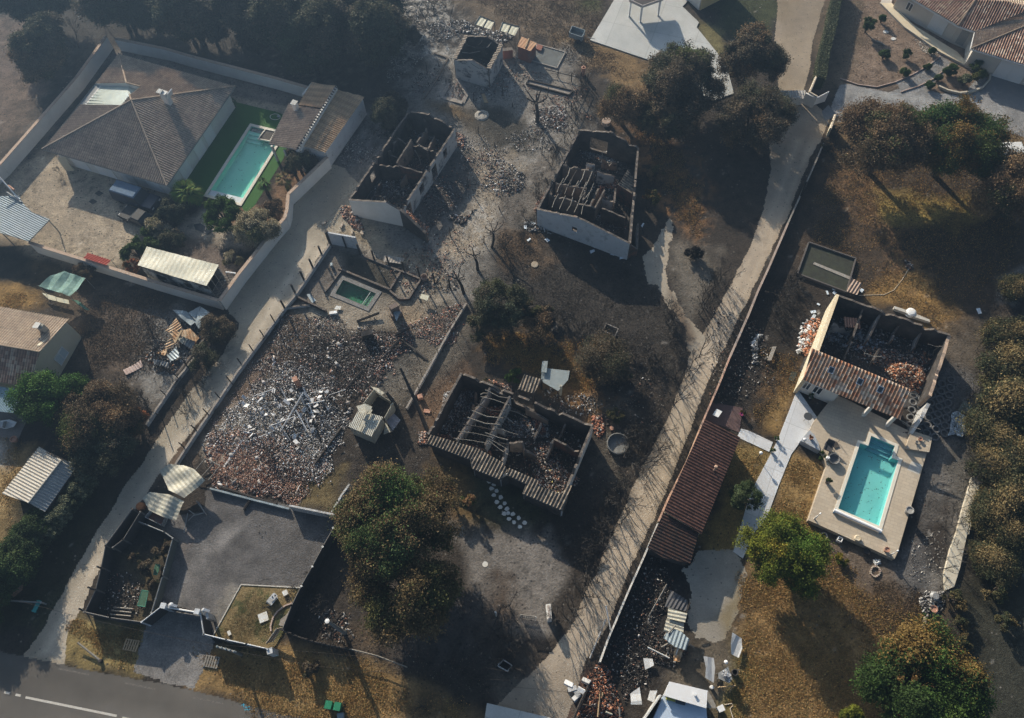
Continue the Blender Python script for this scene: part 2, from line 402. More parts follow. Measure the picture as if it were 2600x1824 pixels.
ZN=[(O('-200,-200 1000,-200 960,120 820,260 640,210 240,80 0,360 -200,500'),(.055,.050,.044),6,1),(O('0,40 90,60 130,110 110,190 60,240 -60,330 -100,60'),(.15,.115,.095),3,1.5,.8),(O('840,-40 1010,-40 1040,40 960,110 900,170 850,120'),(.36,.34,.31),4,2,.9,.06),(O('560,60 760,60 800,200 640,180'),(.2,.17,.14),4,2,.7,-.02),(O('0,180 90,190 60,300 0,340 -60,300'),(.16,.12,.09),3,1.5,.5),(O('150,110 215,120 130,240 60,300'),(.10,.09,.08),3,1.5,.7,.02),(O('960,-60 1400,-60 1340,100 1500,150 1500,200 1300,170 1180,80 1050,30'),(.125,.095,.065),3,2),(O('1100,-10 1250,0 1290,60 1130,50'),(.20,.150,.105),3,2,.7,.02),(O('1290,-20 1370,-20 1350,30 1300,20'),(.075,.085,.035),2,1,.9),(O('1250,95 1330,80 1480,135 1480,200 1380,190 1290,130'),(.19,.125,.06),2.5,1.5,.85),(O('940,110 1300,120 1300,300 1240,420 1180,560 1080,700 960,700 720,560 760,400 830,300 900,250'),(.195,.18,.16),3,1.5),(O('950,225 1060,235 1180,270 1225,300 1190,345 1120,345 1040,300'),(.085,.072,.055),1.5,.8),(O('950,225 1020,235 1060,270 1000,260'),(.17,.115,.06),1.5,.8,.8),(O('1060,250 1200,270 1215,310 1150,340 1080,320'),(.050,.048,.042),2.5,1,.8),(O('1180,175 1300,165 1310,250 1290,290 1200,280 1170,240'),(.20,.18,.155),2,1),(O('1010,370 1060,340 1150,350 1200,370 1160,430 1110,480 1090,560 1020,590 980,560 1020,500 1060,440'),(.28,.235,.18),1.5,.8),(O('1120,430 1200,360 1260,330 1210,470 1170,540 1130,520'),(.12,.105,.09),2,1),(O('930,330 1020,320 1060,360 1060,440 1020,500 990,540 930,500 960,420'),(.085,.08,.075),2,1,.9),(O('780,270 900,200 960,200 900,260 820,370 760,400'),(.12,.115,.11),2,1.2,.9),(O('930,60 1000,60 1010,120 960,150 920,110'),(.34,.33,.31),1.5,1.2,.85,.05),(O('960,190 1040,200 1060,235 980,230'),(.30,.28,.26),1,.8,.8,.04),(O('1170,230 1300,200 1290,290 1200,290'),(.36,.34,.31),1.5,1,.8,.03),(O('1040,460 1110,440 1100,560 1040,580'),(.34,.32,.29),1,.8,.7,.03),(O('820,250 900,270 840,360 780,380'),(.24,.235,.23),1.5,1,.8,.03),(O('1090,120 1180,150 1170,220 1080,200'),(.26,.25,.24),1.5,1,.7,.03),(O('1120,340 1250,300 1200,420 1130,400'),(.27,.25,.225),1.5,1,.8,.03),(O('740,520 830,460 900,560 1010,590 1000,650 900,600 820,560'),(.27,.225,.165),1.2,.7),(O('640,650 740,570 900,610 980,640 1040,700 960,760 820,740 700,740'),(.25,.215,.17),1.5,.8),(O('760,560 900,600 870,660 780,620'),(.055,.05,.04),1.2,.6),(O('655,640 745,560 770,600 720,680 680,700'),(.13,.115,.10),1,.5),(O('860,680 1040,690 1060,760 940,850 860,900 820,860 900,760'),(.10,.092,.08),2,1),(O('870,690 960,690 950,740 880,740'),(.30,.235,.165),1.5,.6),(O('950,740 1050,700 1060,740 930,900 880,900'),(.145,.125,.10),2,1,.9),(O('645,700 700,730 610,860 430,1040 330,1080 400,1020 520,870'),(.135,.098,.070),1.2,.5),(O('440,1010 520,930 600,860 640,830 620,960 560,1080 470,1060'),(.30,.265,.215),1.2,.8),(O('1100,560 1200,480 1220,530 1400,570 1480,640 1540,700 1540,840 1440,900 1340,880 1180,800 1060,700'),(.050,.044,.038),3,1.5),(O('1120,520 1200,520 1240,580 1200,620 1130,590'),(.13,.085,.05),2,1,.7),(O('1080,720 1180,740 1300,760 1340,830 1330,890 1200,850 1100,800'),(.235,.135,.05),2.5,1.5,.95,.12),(O('1270,830 1330,850 1370,900 1330,940 1280,900'),(.20,.11,.045),2,1,.85),(O('1400,270 1470,270 1560,360 1590,470 1560,540 1500,460 1440,380'),(.19,.105,.05),3,1.5,.95,.14),(O('1500,530 1560,560 1610,560 1580,700 1540,700 1510,600'),(.13,.115,.095),2,.8),(O('940,900 1040,830 1060,840 1000,950 960,1000 940,960'),(.13,.085,.055),2,1),(O('960,1000 1060,1050 1100,1160 1050,1180 1000,1080'),(.15,.095,.04),2,1,.85),(O('1060,1060 1240,1150 1180,1200 1080,1180'),(.05,.05,.03),2,1),(O('1330,890 1420,900 1440,1000 1400,1100 1330,1050'),(.10,.088,.07),2,1,.8,.1),(O('1020,1190 1230,1190 1260,1270 1240,1330 1230,1420 1150,1420 1060,1300'),(.17,.155,.14),1.5,.7),(O('1110,1280 1160,1290 1165,1400 1090,1400'),(.09,.07,.055),1.5,.8),(O('150,1390 330,1390 310,1510 200,1500 130,1480'),(.23,.175,.075),1,.5),(O('430,1450 620,1450 800,1480 1000,1540 1100,1611 1150,1750 600,1700 560,1600 430,1545'),(.235,.155,.068),1.2,.6),(O('900,1540 1100,1600 1150,1750 850,1700'),(.12,.085,.055),3,1,.7),(O('1100,1500 1300,1480 1300,1620 1100,1620'),(.17,.15,.125),2,1,.7),(O('930,1500 1110,1480 1100,1600 1000,1600'),(.04,.035,.03),3,1,.8),(O('860,1350 1080,1350 1100,1500 900,1480'),(.062,.057,.055),3,1,.8),(O('770,1370 830,1390 860,1450 760,1440'),(.15,.105,.065),2,1,.7),(O('380,1190 360,1350 350,1400 200,1380 250,1220 320,1160'),(.045,.04,.034),1,.5),(O('290,1240 380,1230 350,1390 310,1390'),(.10,.08,.045),2,1,.8),(O('670,1070 780,1040 760,1160 660,1140'),(.13,.10,.05),1.5,1,.9),(O('-100,540 60,560 200,640 170,700 0,690 -100,720'),(.030,.028,.024),2,1),(O('-40,635 30,640 100,660 120,690 60,700 -40,690'),(.22,.14,.055),1.5,.8),(O('90,590 200,620 190,700 120,690'),(.08,.06,.035),2,1),(O('170,660 330,640 400,680 380,820 300,860 200,830 160,760'),(.105,.08,.06),3,1.5),(O('330,700 420,680 470,700 460,780 400,860 330,880 300,840'),(.19,.18,.165),2,1),(O('400,640 500,660 520,740 470,840 430,780'),(.05,.042,.036),2,1,.9),(O('-40,940 60,1010 30,1120 60,1200 40,1250 -60,1250'),(.27,.19,.09),2,1),(O('-60,960 30,990 20,1040 -60,1060'),(.30,.28,.26),1.5,.6,.9),(O('40,1120 150,1130 230,1080 260,1140 180,1260 100,1380 -60,1480 -60,1400'),(.035,.033,.02),2,1),(O('90,1340 130,1340 90,1480 40,1480'),(.05,.05,.03),1.5,1),(O('1880,-60 2020,-60 2130,80 2210,170 2160,215 1990,195 1890,190'),C_['pink'],1.5,.6),(O('1830,-60 1960,-60 1900,190 1830,200'),(.13,.10,.07),2,.8),(O('1860,320 2020,300 2300,290 2400,330 2400,900 2300,700 2100,760 1960,660 1800,620 1760,560 1820,400'),(.062,.046,.033),3,1.5),(O('1890,250 2000,250 2250,290 2330,300 2330,350 1890,320'),(.17,.115,.06),2,1),(O('1880,360 1960,400 2010,480 2080,620 2060,680 1980,640 1960,560 1900,470'),(.22,.135,.072),4,2,.95,.16),(O('1960,430 2060,440 2200,450 2200,500 2080,500 1980,490'),(.31,.23,.075),2,1),(O('1960,640 2060,620 2130,680 2140,740 2060,730 1960,670'),(.27,.165,.06),3,1.5,.9),(O('2060,700 2180,720 2200,780 2150,800 2080,760'),(.17,.12,.08),3,1.5,.8,.05),(O('2130,740 2260,700 2240,860 2190,960 2150,860 2120,800'),(.095,.078,.060),2,1),(O('1700,780 1790,800 1810,870 1740,960 1690,930'),(.20,.12,.055),2,1,.9,.15),(O('1740,870 1790,870 1750,990 1700,960'),(.21,.135,.055),1,.5),(O('1660,700 1780,620 1800,800 1700,900 1640,930 1600,920'),(.026,.023,.02),3,1.5,.9),(O('1640,990 1740,1000 1740,1050 1640,1250 1570,1240'),(.21,.15,.06),1.5,.5),(O('1770,1010 1850,1030 1830,1200 1780,1230 1720,1200'),(.25,.165,.07),.8,.3),(O('1650,1300 1780,1240 1880,1240 1960,1330 2100,1380 2120,1500 2080,1700 1600,1750 1640,1500'),(.255,.165,.075),3,1.2),(O('1860,1290 2060,1320 2110,1380 2070,1480 1960,1460 1880,1380'),(.125,.085,.055),4,2,.9,.2),(O('1640,1450 1690,1480 1680,1620 1640,1650 1600,1560'),(.12,.12,.035),3,1.5,.7),(O('1810,1200 1860,1210 1980,1260 2010,1300 1940,1320 1850,1280'),(.13,.10,.075),1.5,.8),(O('2050,800 2200,830 2230,900 2200,1000 2100,1100 2010,1260 2040,1330 2100,1340 2060,1010'),(.105,.10,.096),1.5,.6),(O('2090,1000 2160,1010 2150,1080 2070,1180 2060,1100'),(.13,.12,.108),2,.8),(O('2160,1060 2200,1060 2140,1320 2090,1320'),(.19,.175,.155),1.5,.8,.9),(O('2200,900 2400,700 2400,1700 2130,1700 2130,1400 2180,1200'),(.034,.032,.022),3,1.5),(O('2200,1400 2330,1330 2330,1650 2200,1650'),(.045,.045,.035),3,1),(O('2240,620 2290,600 2280,690 2240,680'),(.23,.21,.19),1,.4),(O('1340,1420 1500,1250 1560,1240 1540,1400 1500,1520 1420,1560 1330,1540'),(.030,.027,.025),2,1),(O('1560,1430 1640,1400 1640,1500 1600,1600 1500,1560'),(.12,.10,.075),1.5,.7),(O('1290,1480 1370,1500 1340,1620 1250,1620'),(.13,.07,.05),2,1,.9,.1),(O('1480,-30 1560,-30 1600,30 1640,90 1720,100 1760,-40 1780,-60'),(.05,.055,.028),1.5,.8),(O('1560,40 1620,80 1640,160 1590,110'),(.15,.13,.06),1.5,.6),(O('-60,420 100,330 220,380 400,420 330,500 270,600 200,600 60,560 -60,520'),(.33,.275,.205),1.5,.3),(O('240,100 690,210 640,260 520,230 240,140 60,360 0,420 -20,390'),(.155,.135,.115),1.2,.4),(O('510,212 670,245 660,262 505,232'),(.30,.26,.2),.4,.1),(O('540,440 600,470 640,380 700,370 730,400 640,480 560,560 470,520 520,470'),(.19,.12,.075),1,.5),(O('400,480 470,470 530,500 560,560 440,540 400,520'),(.30,.26,.21),1,.5),(O('330,540 440,540 540,600 500,660 300,600'),(.15,.12,.10),1.5,.6),]
GM=mat('soil',(.1,.1,.1),attr=True,scale=.9,bscale=5,fine=.5,bmp=.12,rough=.95,spec=.1)
def litter(m,scale,thr,pale,dark):
 nt=m.node_tree;b=nt.nodes['Principled BSDF'];src=b.inputs['Base Color'].links[0].from_socket;tc=nd(nt,'ShaderNodeTexCoord')
 v=nd(nt,'ShaderNodeTexVoronoi');v.inputs['Scale'].default_value=scale;nt.links.new(tc.outputs['Object'],v.inputs['Vector']);sp=nd(nt,'ShaderNodeSeparateColor');nt.links.new(v.outputs['Color'],sp.inputs[0])
 k1=ramp(nt,sp.outputs[0],[(thr,(0,)),(thr+.02,(1,))]);k0=ramp(nt,v.outputs['Distance'],[(.22,(1,)),(.34,(0,))]);kk=mix(nt,k1.outputs[0],k0.outputs[0],1.0,'MULTIPLY')
 n=noise(nt,tc.outputs['Object'],.35,4);kz=ramp(nt,n.outputs[0],[(.42,(0,)),(.62,(.9,))]);kk=mix(nt,kk,kz.outputs[0],1.0,'MULTIPLY')
 c=mix(nt,src,pale,kk);k2=ramp(nt,sp.outputs[1],[(thr-.1,(0,)),(thr-.06,(.75,))]);kd=mix(nt,k2.outputs[0],k0.outputs[0],1.0,'MULTIPLY');nt.links.new(mix(nt,c,dark,kd),b.inputs['Base Color'])
litter(GM,3.2,.90,(.22,.20,.18),(.018,.016,.015))
def fine_axis(lo,hi,st,ext):
 c=np.arange(lo,hi+st/2,st);e=np.array([st*4,st*16,12,40,150,600,1500.0]);return np.concatenate([lo-e[::-1],c,hi+e])
gx=fine_axis(-74,76,.25,1);gy=fine_axis(-6,112,.25,1)
X,Y=np.meshgrid(gx,gy);gc=paint(X,Y,(.048,.040,.033),ZN)
fl=vnoise(X*3.1,Y*3.1,77)*vnoise(X*1.1,Y*1.1,78);gc+=(np.clip(fl-.74,0,1)*1.2)[...,None]*np.array([1,.95,.88]);gc*=(1-.45*np.clip((fbm(X*1.9,Y*1.9,99,3)-.12)*5,0,1))[...,None]
def no_hole():pass
POOLS=[]
def grid_mesh(name,X,Y,Z,gc,m,mask=None):
 ny,nx=X.shape;V=np.stack([X,Y,Z],-1).reshape(-1,3);I=np.arange(nx*ny).reshape(ny,nx)
 F=np.stack([I[:-1,:-1],I[:-1,1:],I[1:,1:],I[1:,:-1]],-1)
 if mask is not None:F=F[mask]
 else:F=F.reshape(-1,4)
 used=np.unique(F);mp=np.zeros(len(V),np.int64);mp[used]=np.arange(len(used))
 return rawmesh(name,V[used],mp[F],m,gc.reshape(-1,3)[used])
POOL_L=[q(1,0,115,1015),q(0,1,1665,160),q(0,1,1975,240),q(1,0,480,1080)]
_a=POOL_L[1];_b=POOL_L[2];_c=POOL_L[0];POOL_L[3]=_b+(_c-_a)
POOL_M=Q(1,1,'870,830 1160,950 1075,1075 795,960')
POOL_R=Q(3,2,'985,635 1230,740 1205,835 1260,855 1090,1440 700,1275 895,700 960,720',.6)
cx_=(X[:-1,:-1]+X[1:,1:])/2;cy_=(Y[:-1,:-1]+Y[1:,1:])/2
hole=np.zeros(cx_.shape,bool)
POOL_M=[Vector((p[0],p[1],0))for p in inset(POOL_M,-.28)]
for P,d_ in((POOL_L,.16),(POOL_M,.16),(POOL_R,-.4)):hole|=inpoly(cx_,cy_,inset(P,d_))
link_g=bpy.data.objects.new('ground',grid_mesh('ground',X,Y,np.zeros_like(X),gc,GM,~hole));COL.objects.link(link_g);tag(link_g,kind='structure',label='burnt soil, ash and scorched dry grass')
def rough_sheet(name,P,z,base,zones=(),res=.10,wob=.16,m=None,label=None,kind='structure',cat=None):
 x0=min(p[0]for p in P)-1;x1=max(p[0]for p in P)+1;y0=min(p[1]for p in P)-1;y1=max(p[1]for p in P)+1
 x,y=np.meshgrid(np.arange(x0,x1,res),np.arange(y0,y1,res));c=paint(x,y,base,list(zones))
 xc=x[:-1,:-1];yc=y[:-1,:-1];s=sdist(xc,yc,P)+fbm(xc*.5,yc*.5,3)*wob*2.2+fbm(xc*2.2,yc*2.2,7)*wob*1.6
 me=grid_mesh(name,x,y,np.full_like(x,z),c,m or GRM,s<0)
 o=bpy.data.objects.new(name,me);COL.objects.link(o);return tag(o,label,cat,kind=kind)
GRM=mat('gravel',(.1,.1,.1),attr=True,scale=1.3,bscale=7,fine=.16,bmp=.05,rough=.95,spec=.1)
litter(GRM,4.0,.965,(.45,.42,.37),(.08,.07,.06))
GRF=mat('fine_gravel',(.1,.1,.1),attr=True,scale=.8,bscale=7,fine=.55,bmp=.08,rough=.95,spec=.12)
def flat_sheet(name,P,z,m,label=None,th=None,cat=None,kind='structure'):
 mb=MB()
 if th:mb.prism(P,z-th,z)
 else:mb.poly([xy(p,z)for p in P])
 return mb.build(name,m,label=label,kind=kind,cat=cat)
LL=O('30,1500 100,1400 160,1290 225,1180 280,1090 335,1010 385,935 440,860 500,790 535,730 500,680 560,590 640,490 690,415 740,370 770,380 830,440 780,505 740,540 700,600 655,665 600,740 520,860 430,965 385,1030 350,1070 330,1105 250,1210 195,1335 180,1370 150,1410 140,1500')
track=[strip([O(s)[0]for s in a.split()],.9)for a in('100,1470 170,1340 250,1210 330,1090 410,980 500,870 570,760 640,640 700,540','130,1480 190,1360 270,1230 350,1110 430,1000 520,890 590,780 660,660 725,550')]
rough_sheet('gravel_lane',LL,.004,(.30,.262,.205),[(t,(.44,.385,.31),.8,.06,.8)for t in track]+[(O('500,690 540,740 520,800 440,900 420,860'),(.16,.135,.11),1.5,.8,.7,.05)],label='long gravel lane beside the white garden wall')
LM=O('1750,-80 1880,-80 1850,0 1825,80 1815,150 1800,205 1830,235 1860,262 1848,301 1815,356 1768,479 1728,565 1678,670 1628,775 1592,845 1545,970 1474,1145 1424,1250 1389,1334 1352,1416 1310,1490 1290,1560 1260,1640 1120,1640 1108,1590 1170,1530 1240,1462 1284,1400 1315,1330 1354,1245 1396,1145 1440,1050 1478,975 1520,880 1545,800 1590,725 1636,640 1680,555 1712,470 1728,380 1722,320 1745,262 1770,235 1745,200 1735,100')
trk=[strip([O(s)[0]for s in a.split()],.8)for a in('1230,1500 1312,1390 1372,1260 1416,1155 1498,980 1552,850 1588,775 1642,665 1694,555 1736,470 1772,365 1790,310','1270,1520 1345,1400 1402,1260 1450,1155 1525,975 1580,850 1612,775 1666,665 1716,560 1755,475 1800,365 1830,310')]
rough_sheet('dirt_lane',LM,.004,(.28,.232,.178),[(t,(.41,.345,.27),.8,.06,.85)for t in trk]+[(O('1250,1490 1370,1500 1300,1640 1180,1640'),(.22,.19,.155),2,1,.7),(O('1745,-60 1790,-60 1770,200 1740,200'),(.22,.175,.12),2,1,.7)],label='sunlit dirt lane between the burnt gardens')
rough_sheet('garden_path',O('1470,545 1500,490 1510,510 1490,600 1500,640 1530,700 1570,750 1590,760 1545,790 1540,740 1500,690 1470,640 1450,640 1445,580'),.008,(.31,.27,.215),[(O('1500,650 1530,690 1560,760 1540,780 1510,710'),(.12,.09,.065),.8,.3,.9)],wob=.3,label='pale gravel path from the ruined house to the lane')
rough_sheet('yard',O('1565,1240 1650,1230 1670,1290 1645,1390 1620,1440 1600,1440 1560,1430 1540,1400 1550,1330 1530,1280'),.004,(.29,.265,.225),[(O('1600,1380 1660,1290 1680,1360 1630,1450'),(.19,.155,.095),1,.5,.9)],wob=.3,label='bare sandy yard behind the red roofed annex')
CTR=O('465,1097 600,1125 765,1163 720,1240 672,1318 537,1312 480,1430 448,1375 365,1357 352,1340 372,1260 388,1205 322,1170 380,1160 455,1150 460,1110')
rough_sheet('gravel_court',CTR,.006,(.115,.109,.106),[(O('380,1330 440,1230 560,1160 560,1180 470,1240 400,1350'),(.19,.18,.172),1,.3,.7),(O('540,1330 480,1420 470,1380 520,1310'),(.24,.22,.19),.8,.4,.7),(O('360,1300 420,1200 430,1215 375,1330'),(.17,.15,.14),1,.3,.7)],res=.12,wob=.12,m=GRF,label='dark grey gravel court in front of the collapsed house')
rough_sheet('driveway',O('360,1365 452,1380 480,1440 470,1470 430,1546 296,1512 310,1450 330,1400'),.006,(.20,.19,.18),[],res=.12,wob=.2,m=GRF,label='grey gravel apron between gate and road')
rough_sheet('driveway',O('1868,262 1862,240 1880,195 1895,188 1990,208 2030,198 2070,170 2090,140 2120,160 2090,190 2080,205 2180,220 2160,210 2190,180 2240,165 2320,180 2360,260 2360,330 2240,292 2120,256 1990,240 1900,258'),.006,(.235,.23,.225),[(O('1870,210 1960,220 2120,235 2250,270 2240,255 2100,220 1960,205'),(.30,.295,.285),.8,.3,.8)],wob=.15,m=GRF,label='pale grey gravel drive to the hipped roof house')
ASP=mat('asphalt',(.085,.078,.070),(.105,.097,.087),scale=.4,bscale=30,fine=.22,bmp=.01,rough=.9)
r1=q(0,3,-900,830);RD=[q(0,3,-900,870),q(0,3,40,1085),q(0,3,300,1135),q(0,3,570,1200),q(0,3,1060,1290),q(0,3,1570,1392),q(0,3,2255,1575),q(1,3,950,1720)]
dn=(RD[-1]-RD[0]).normalized();RDp=RD+[RD[-1]+dn*30,RD[-1]+dn*30+Vector((dn.y,-dn.x,0))*9,RD[0]-dn*30+Vector((dn.y,-dn.x,0))*9,RD[0]-dn*30]
rough_sheet('road',RDp,.008,(.105,.096,.085),[(strip([q(0,3,-500,1150),q(0,3,700,1370),q(0,3,1900,1620)],1.2),(.088,.080,.070),1,.2,.7)],res=.14,wob=.10,m=mat('tarmac',(.1,.1,.1),attr=True,scale=.5,bscale=26,fine=.16,bmp=.02,rough=.9),label='asphalt road')
PNT=mat('road_paint',(.50,.48,.44),(.40,.38,.34),scale=6,fine=.3,rough=.7,spot=(.12,.11,.1),spotscale=9,spotamt=.38);PNF=mat('worn_road_paint',(.17,.16,.145),(.13,.12,.11),scale=4,fine=.3,spot=(.1,.09,.08),spotscale=5,spotamt=.5)
def dash(a,b,w,m,nm='road_marking',lab=None):
 A,B=q(0,3,*a),q(0,3,*b);MB().poly([xy(p,.013)for p in strip([A,B],w)]).build(nm,m,label=lab,kind='structure')
dash((210,1440),(955,1592),.17,PNT,lab='long white line on the asphalt');dash((35,1398),(82,1408),.17,PNT);dash((128,1418),(170,1427),.17,PNT);dash((1000,1607),(1400,1690),.17,PNT)
for a,b in(((480,1206),(730,1256)),((1020,1322),(1272,1376)),((1570,1440),(1830,1494)),((2130,1560),(2380,1612))):dash(a,b,.13,PNF)
CY=mat('cyan_spray_paint',(.06,.36,.52),rough=.8,fine=.1)
mb=MB()
for s in('1990,1495 1996,1530','1975,1508 1990,1492 2002,1504','2008,1515 2012,1528 2020,1514 2024,1530','2030,1512 2036,1520 2044,1512','1998,1540 2010,1545 2018,1536 2028,1544 2046,1538'):
 pts=[q(0,3,*p,.018)for p in prs(s)]
 for a,b in zip(pts,pts[1:]):mb.box((a+b)/2,((b-a).length,.045,.004),math.atan2((b-a).y,(b-a).x))
mb.build('spray_mark',CY,label='cyan survey scribble sprayed on the asphalt edge',kind='structure')
CON=paving('pale_concrete',(.36,.37,.36),(.46,.465,.45),5.0,R_(22),.03,.7,scale=.35,bscale=8,fine=.12,bmp=.004,spot=(.33,.35,.34),spotscale=.8,spotamt=.35)
WCON=paving('white_concrete',(.46,.47,.485),(.55,.56,.57),2.4,R_(28),.025,.7,scale=.5,bscale=8,fine=.10,bmp=.003)
flat_sheet('concrete_slab',Q(2,0,'1310,-250 1160,0 1090,120 960,335 1450,500 1960,835 2135,770 2080,560 2000,440 1830,230 1850,190 1715,60 1745,30 1900,-250'),.12,CON,'wide pale concrete slab by the yellow house',th=.2)
TER=Q(3,2,'560,515 705,330 790,360 1180,560 1340,640 1505,680 1450,840 1225,1611',.6)+Q(3,3,'1195,310',.6)+Q(3,2,'490,1355 640,915 590,780 500,620',.6)
TERM=paving('terrace_tiles',(.39,.325,.245),(.45,.38,.29),.6,R_(25),.02,.8,scale=.5,bscale=5,fine=.10,bmp=.002,spot=(.33,.28,.22),spotscale=1.2,spotamt=.3)
BLUEW=mat('pool_plaster',(.17,.47,.48),(.20,.51,.51),scale=.4,bscale=4,fine=.04,bmp=0);COPE=mat('pool_coping',(.58,.54,.46),(.64,.60,.51),scale=1,fine=.06,bmp=.003)
def bridge(mb,outer,inner,z,mi=0):
 vs=[Vector((p[0],p[1],0))for p in outer];hs=[Vector((p[0],p[1],0))for p in inner]
 allp=vs+hs
 for t in tessellate_polygon([vs,hs]):
  a,b,c=t
  if(allp[b]-allp[a]).cross(allp[c]-allp[a]).z<0:a,c=c,a
  mb.add([xy(allp[i],z)for i in(a,b,c)],[(0,1,2)],mi)
def skirt(mb,P,z0,z1,mi=0,inward=False):
 n=len(P);A=sum(P[i-1][0]*P[i][1]-P[i][0]*P[i-1][1]for i in range(n));P=list(P)
 if(A<0)!=inward:P=P[::-1]
 for i in range(n):
  a,b=P[i],P[(i+1)%n];mb.add([xy(a,z0),xy(b,z0),xy(b,z1),xy(a,z1)],[(0,1,2,3)],mi)
mb=MB();bridge(mb,TER,inset(POOL_R,.06),.6);skirt(mb,TER,-.05,.6)
tl=MB()
o=mb.build('terrace',TERM,label='beige tiled terrace around the turquoise pool',kind='structure')
def water_mat(name,tint,deep):
 m=bpy.data.materials.new(name);m.use_nodes=True;nt=m.node_tree;nt.nodes.clear()
 out=nd(nt,'ShaderNodeOutputMaterial');tr=nd(nt,'ShaderNodeBsdfTransparent');gl=nd(nt,'ShaderNodeBsdfGlossy');lw_=nd(nt,'ShaderNodeLayerWeight');fr=nd(nt,'ShaderNodeMath',operation='MULTIPLY_ADD');p4=nd(nt,'ShaderNodeMath',operation='POWER');nt.links.new(lw_.outputs['Facing'],p4.inputs[0]);p4.inputs[1].default_value=4;nt.links.new(p4.outputs[0],fr.inputs[0]);fr.inputs[1].default_value=.6;fr.inputs[2].default_value=.025
 tr.inputs[0].default_value=(*tint,1);gl.inputs['Roughness'].default_value=.05;mx=nd(nt,'ShaderNodeMixShader');tc=nd(nt,'ShaderNodeTexCoord')
 n=noise(nt,tc.outputs['Object'],2.5,3);bp=nd(nt,'ShaderNodeBump');bp.inputs['Distance'].default_value=.02;nt.links.new(n.outputs[0],bp.inputs['Height']);nt.links.new(bp.outputs[0],gl.inputs['Normal'])
 nt.links.new(fr.outputs[0],mx.inputs[0]);nt.links.new(tr.outputs[0],mx.inputs[1]);nt.links.new(gl.outputs[0],mx.inputs[2]);nt.links.new(mx.outputs[0],out.inputs[0]);return m
WAT=water_mat('clear_pool_water',(.90,1.0,.97),0);WATG=water_mat('murky_pool_water',(.55,.75,.62),0)
def pool(name,label,P,z,depth,wz,mp,mc,mw,rim=.28,cz=.05,wall_m=None):
 c=cen(P);t=thing(name,label,'pool',(c.x,c.y,0));inn=inset(P,rim)
 mb=MB();bridge(mb,P,inn,z+cz);skirt(mb,P,z-.03,z+cz);skirt(mb,inn,z-.05,z+cz,inward=True);mb.build('coping',mc,t)
 mb=MB();mb.poly([xy(p,z-depth)for p in inn]);skirt(mb,inn,z-depth,z-.05,inward=True);mb.build('basin',mp,t)
 mb=MB();mb.poly([xy(p,wz)for p in inn]);mb.build('water',mw,t);return t,inn
PR,inR=pool('swimming_pool','turquoise swimming pool sunk in the beige terrace, steps at its far end',POOL_R,.6,.85,.42,BLUEW,COPE,WAT)
STP=mat('pool_step',(.16,.40,.45),(.10,.26,.34),scale=1.2,fine=.2)
e0,e1,e2=inR[0],inR[1],inR[2];e7=inR[7];dv=(Vector(e7[:])-Vector(e0[:]));dw=Vector(e1[:])-Vector(e0[:])
for i,(a,b_,z)in enumerate(((0,.38,.28),(.38,.72,.10),(.72,1.05,-.07))):
 P4=[Vector(e0[:])+dv*a,Vector(e1[:])+dv*a,Vector(e1[:])+dv*b_,Vector(e0[:])+dv*b_]
 MB().prism([(p.x+dw.normalized().x*(.02 if k in(0,3)else-.02),p.y+dw.normalized().y*(.02 if k in(0,3)else-.02))for k,p in enumerate(P4)],-.24,z).build('step',STP,PR)
WPL=mat('white_plastic',(.72,.72,.72),rough=.4,fine=.03,bmp=0)
ra,rb=q(3,2,700,1275,.85),q(3,2,1090,1450,.85)
t=thing('pool_cover_roller','long white roller along the near end of the turquoise pool','pool cover',(ra+rb)/2*Vector((1,1,0))+Vector((0,0,.6))if 0 else Vector(((ra.x+rb.x)/2,(ra.y+rb.y)/2,.65)))
MB().tube([ra,rb],.15,12).build('roller',WPL,t)
for k in(0.02,.98):MB().box(lerp(ra,rb,k)-Vector((0,0,.08)),(.12,.34,.3),math.atan2((rb-ra).y,(rb-ra).x)).build('bracket',mat('blue_plastic',(.12,.25,.4),fine=.05,rough=.5),t)
WATL=water_mat('green_tinted_water',(.86,1.0,.92),0)
PL,inL=pool('swimming_pool','long turquoise pool beside the green artificial lawn of the villa',POOL_L,.05,.72,-.06,mat('turquoise_liner',(.25,.60,.54),(.29,.64,.58),scale=.4,bscale=4,fine=.04,bmp=0),COPE,WATL,rim=.32)
A,B=Vector(inL[1][:]),Vector(inL[2][:]);up=(Vector(inL[0][:])-A).normalized();ac=(B-A).normalized()
MB().prism([A+ac*.02,B-ac*.02,B-ac*.02+up*.75,A+ac*.02+up*.75],-.66,-.02).build('ledge',mat('white_liner',(.55,.60,.62),fine=.03),PL)
A,B=Vector(inL[0][:]),Vector(inL[3][:]);dn_=(Vector(inL[1][:])-A).normalized()
for i,z in enumerate((-.2,-.34,-.48)):MB().prism([A+ac*.02+dn_*(.02+.45*i+(.5 if i==0 else.5)),A+ac*1.9+dn_*(.52+.45*i),A+ac*1.9+dn_*(.95+.45*i),A+ac*.02+dn_*(.95+.45*i)],-.66,z).build('step',mat('turquoise_step',(.25,.55,.52),fine=.05),PL)
MB().prism([A+ac*.02+dn_*.02,A+ac*1.6+dn_*.02,A+ac*1.6+dn_*.5,A+ac*.02+dn_*.5],-.66,-.12).build('step',mat('dark_pebble_step',(.10,.12,.13),fine=.5,bscale=20),PL)
pb=Q(1,0,'240,1060 330,1080 280,1165 175,1145')
mb=MB();bridge(mb,pb,inset(pb,.12),.16);skirt(mb,pb,-.08,.16);skirt(mb,inset(pb,.12),-.08,.16,inward=True);mb.poly([xy(p,.08)for p in inset(pb,.12)],1)
mb.build('planter',[COPE,mat('dark_planting_soil',(.045,.04,.035),(.09,.08,.07),scale=6)],label='pale square planter at the shallow corner of the villa pool',cat='planter')
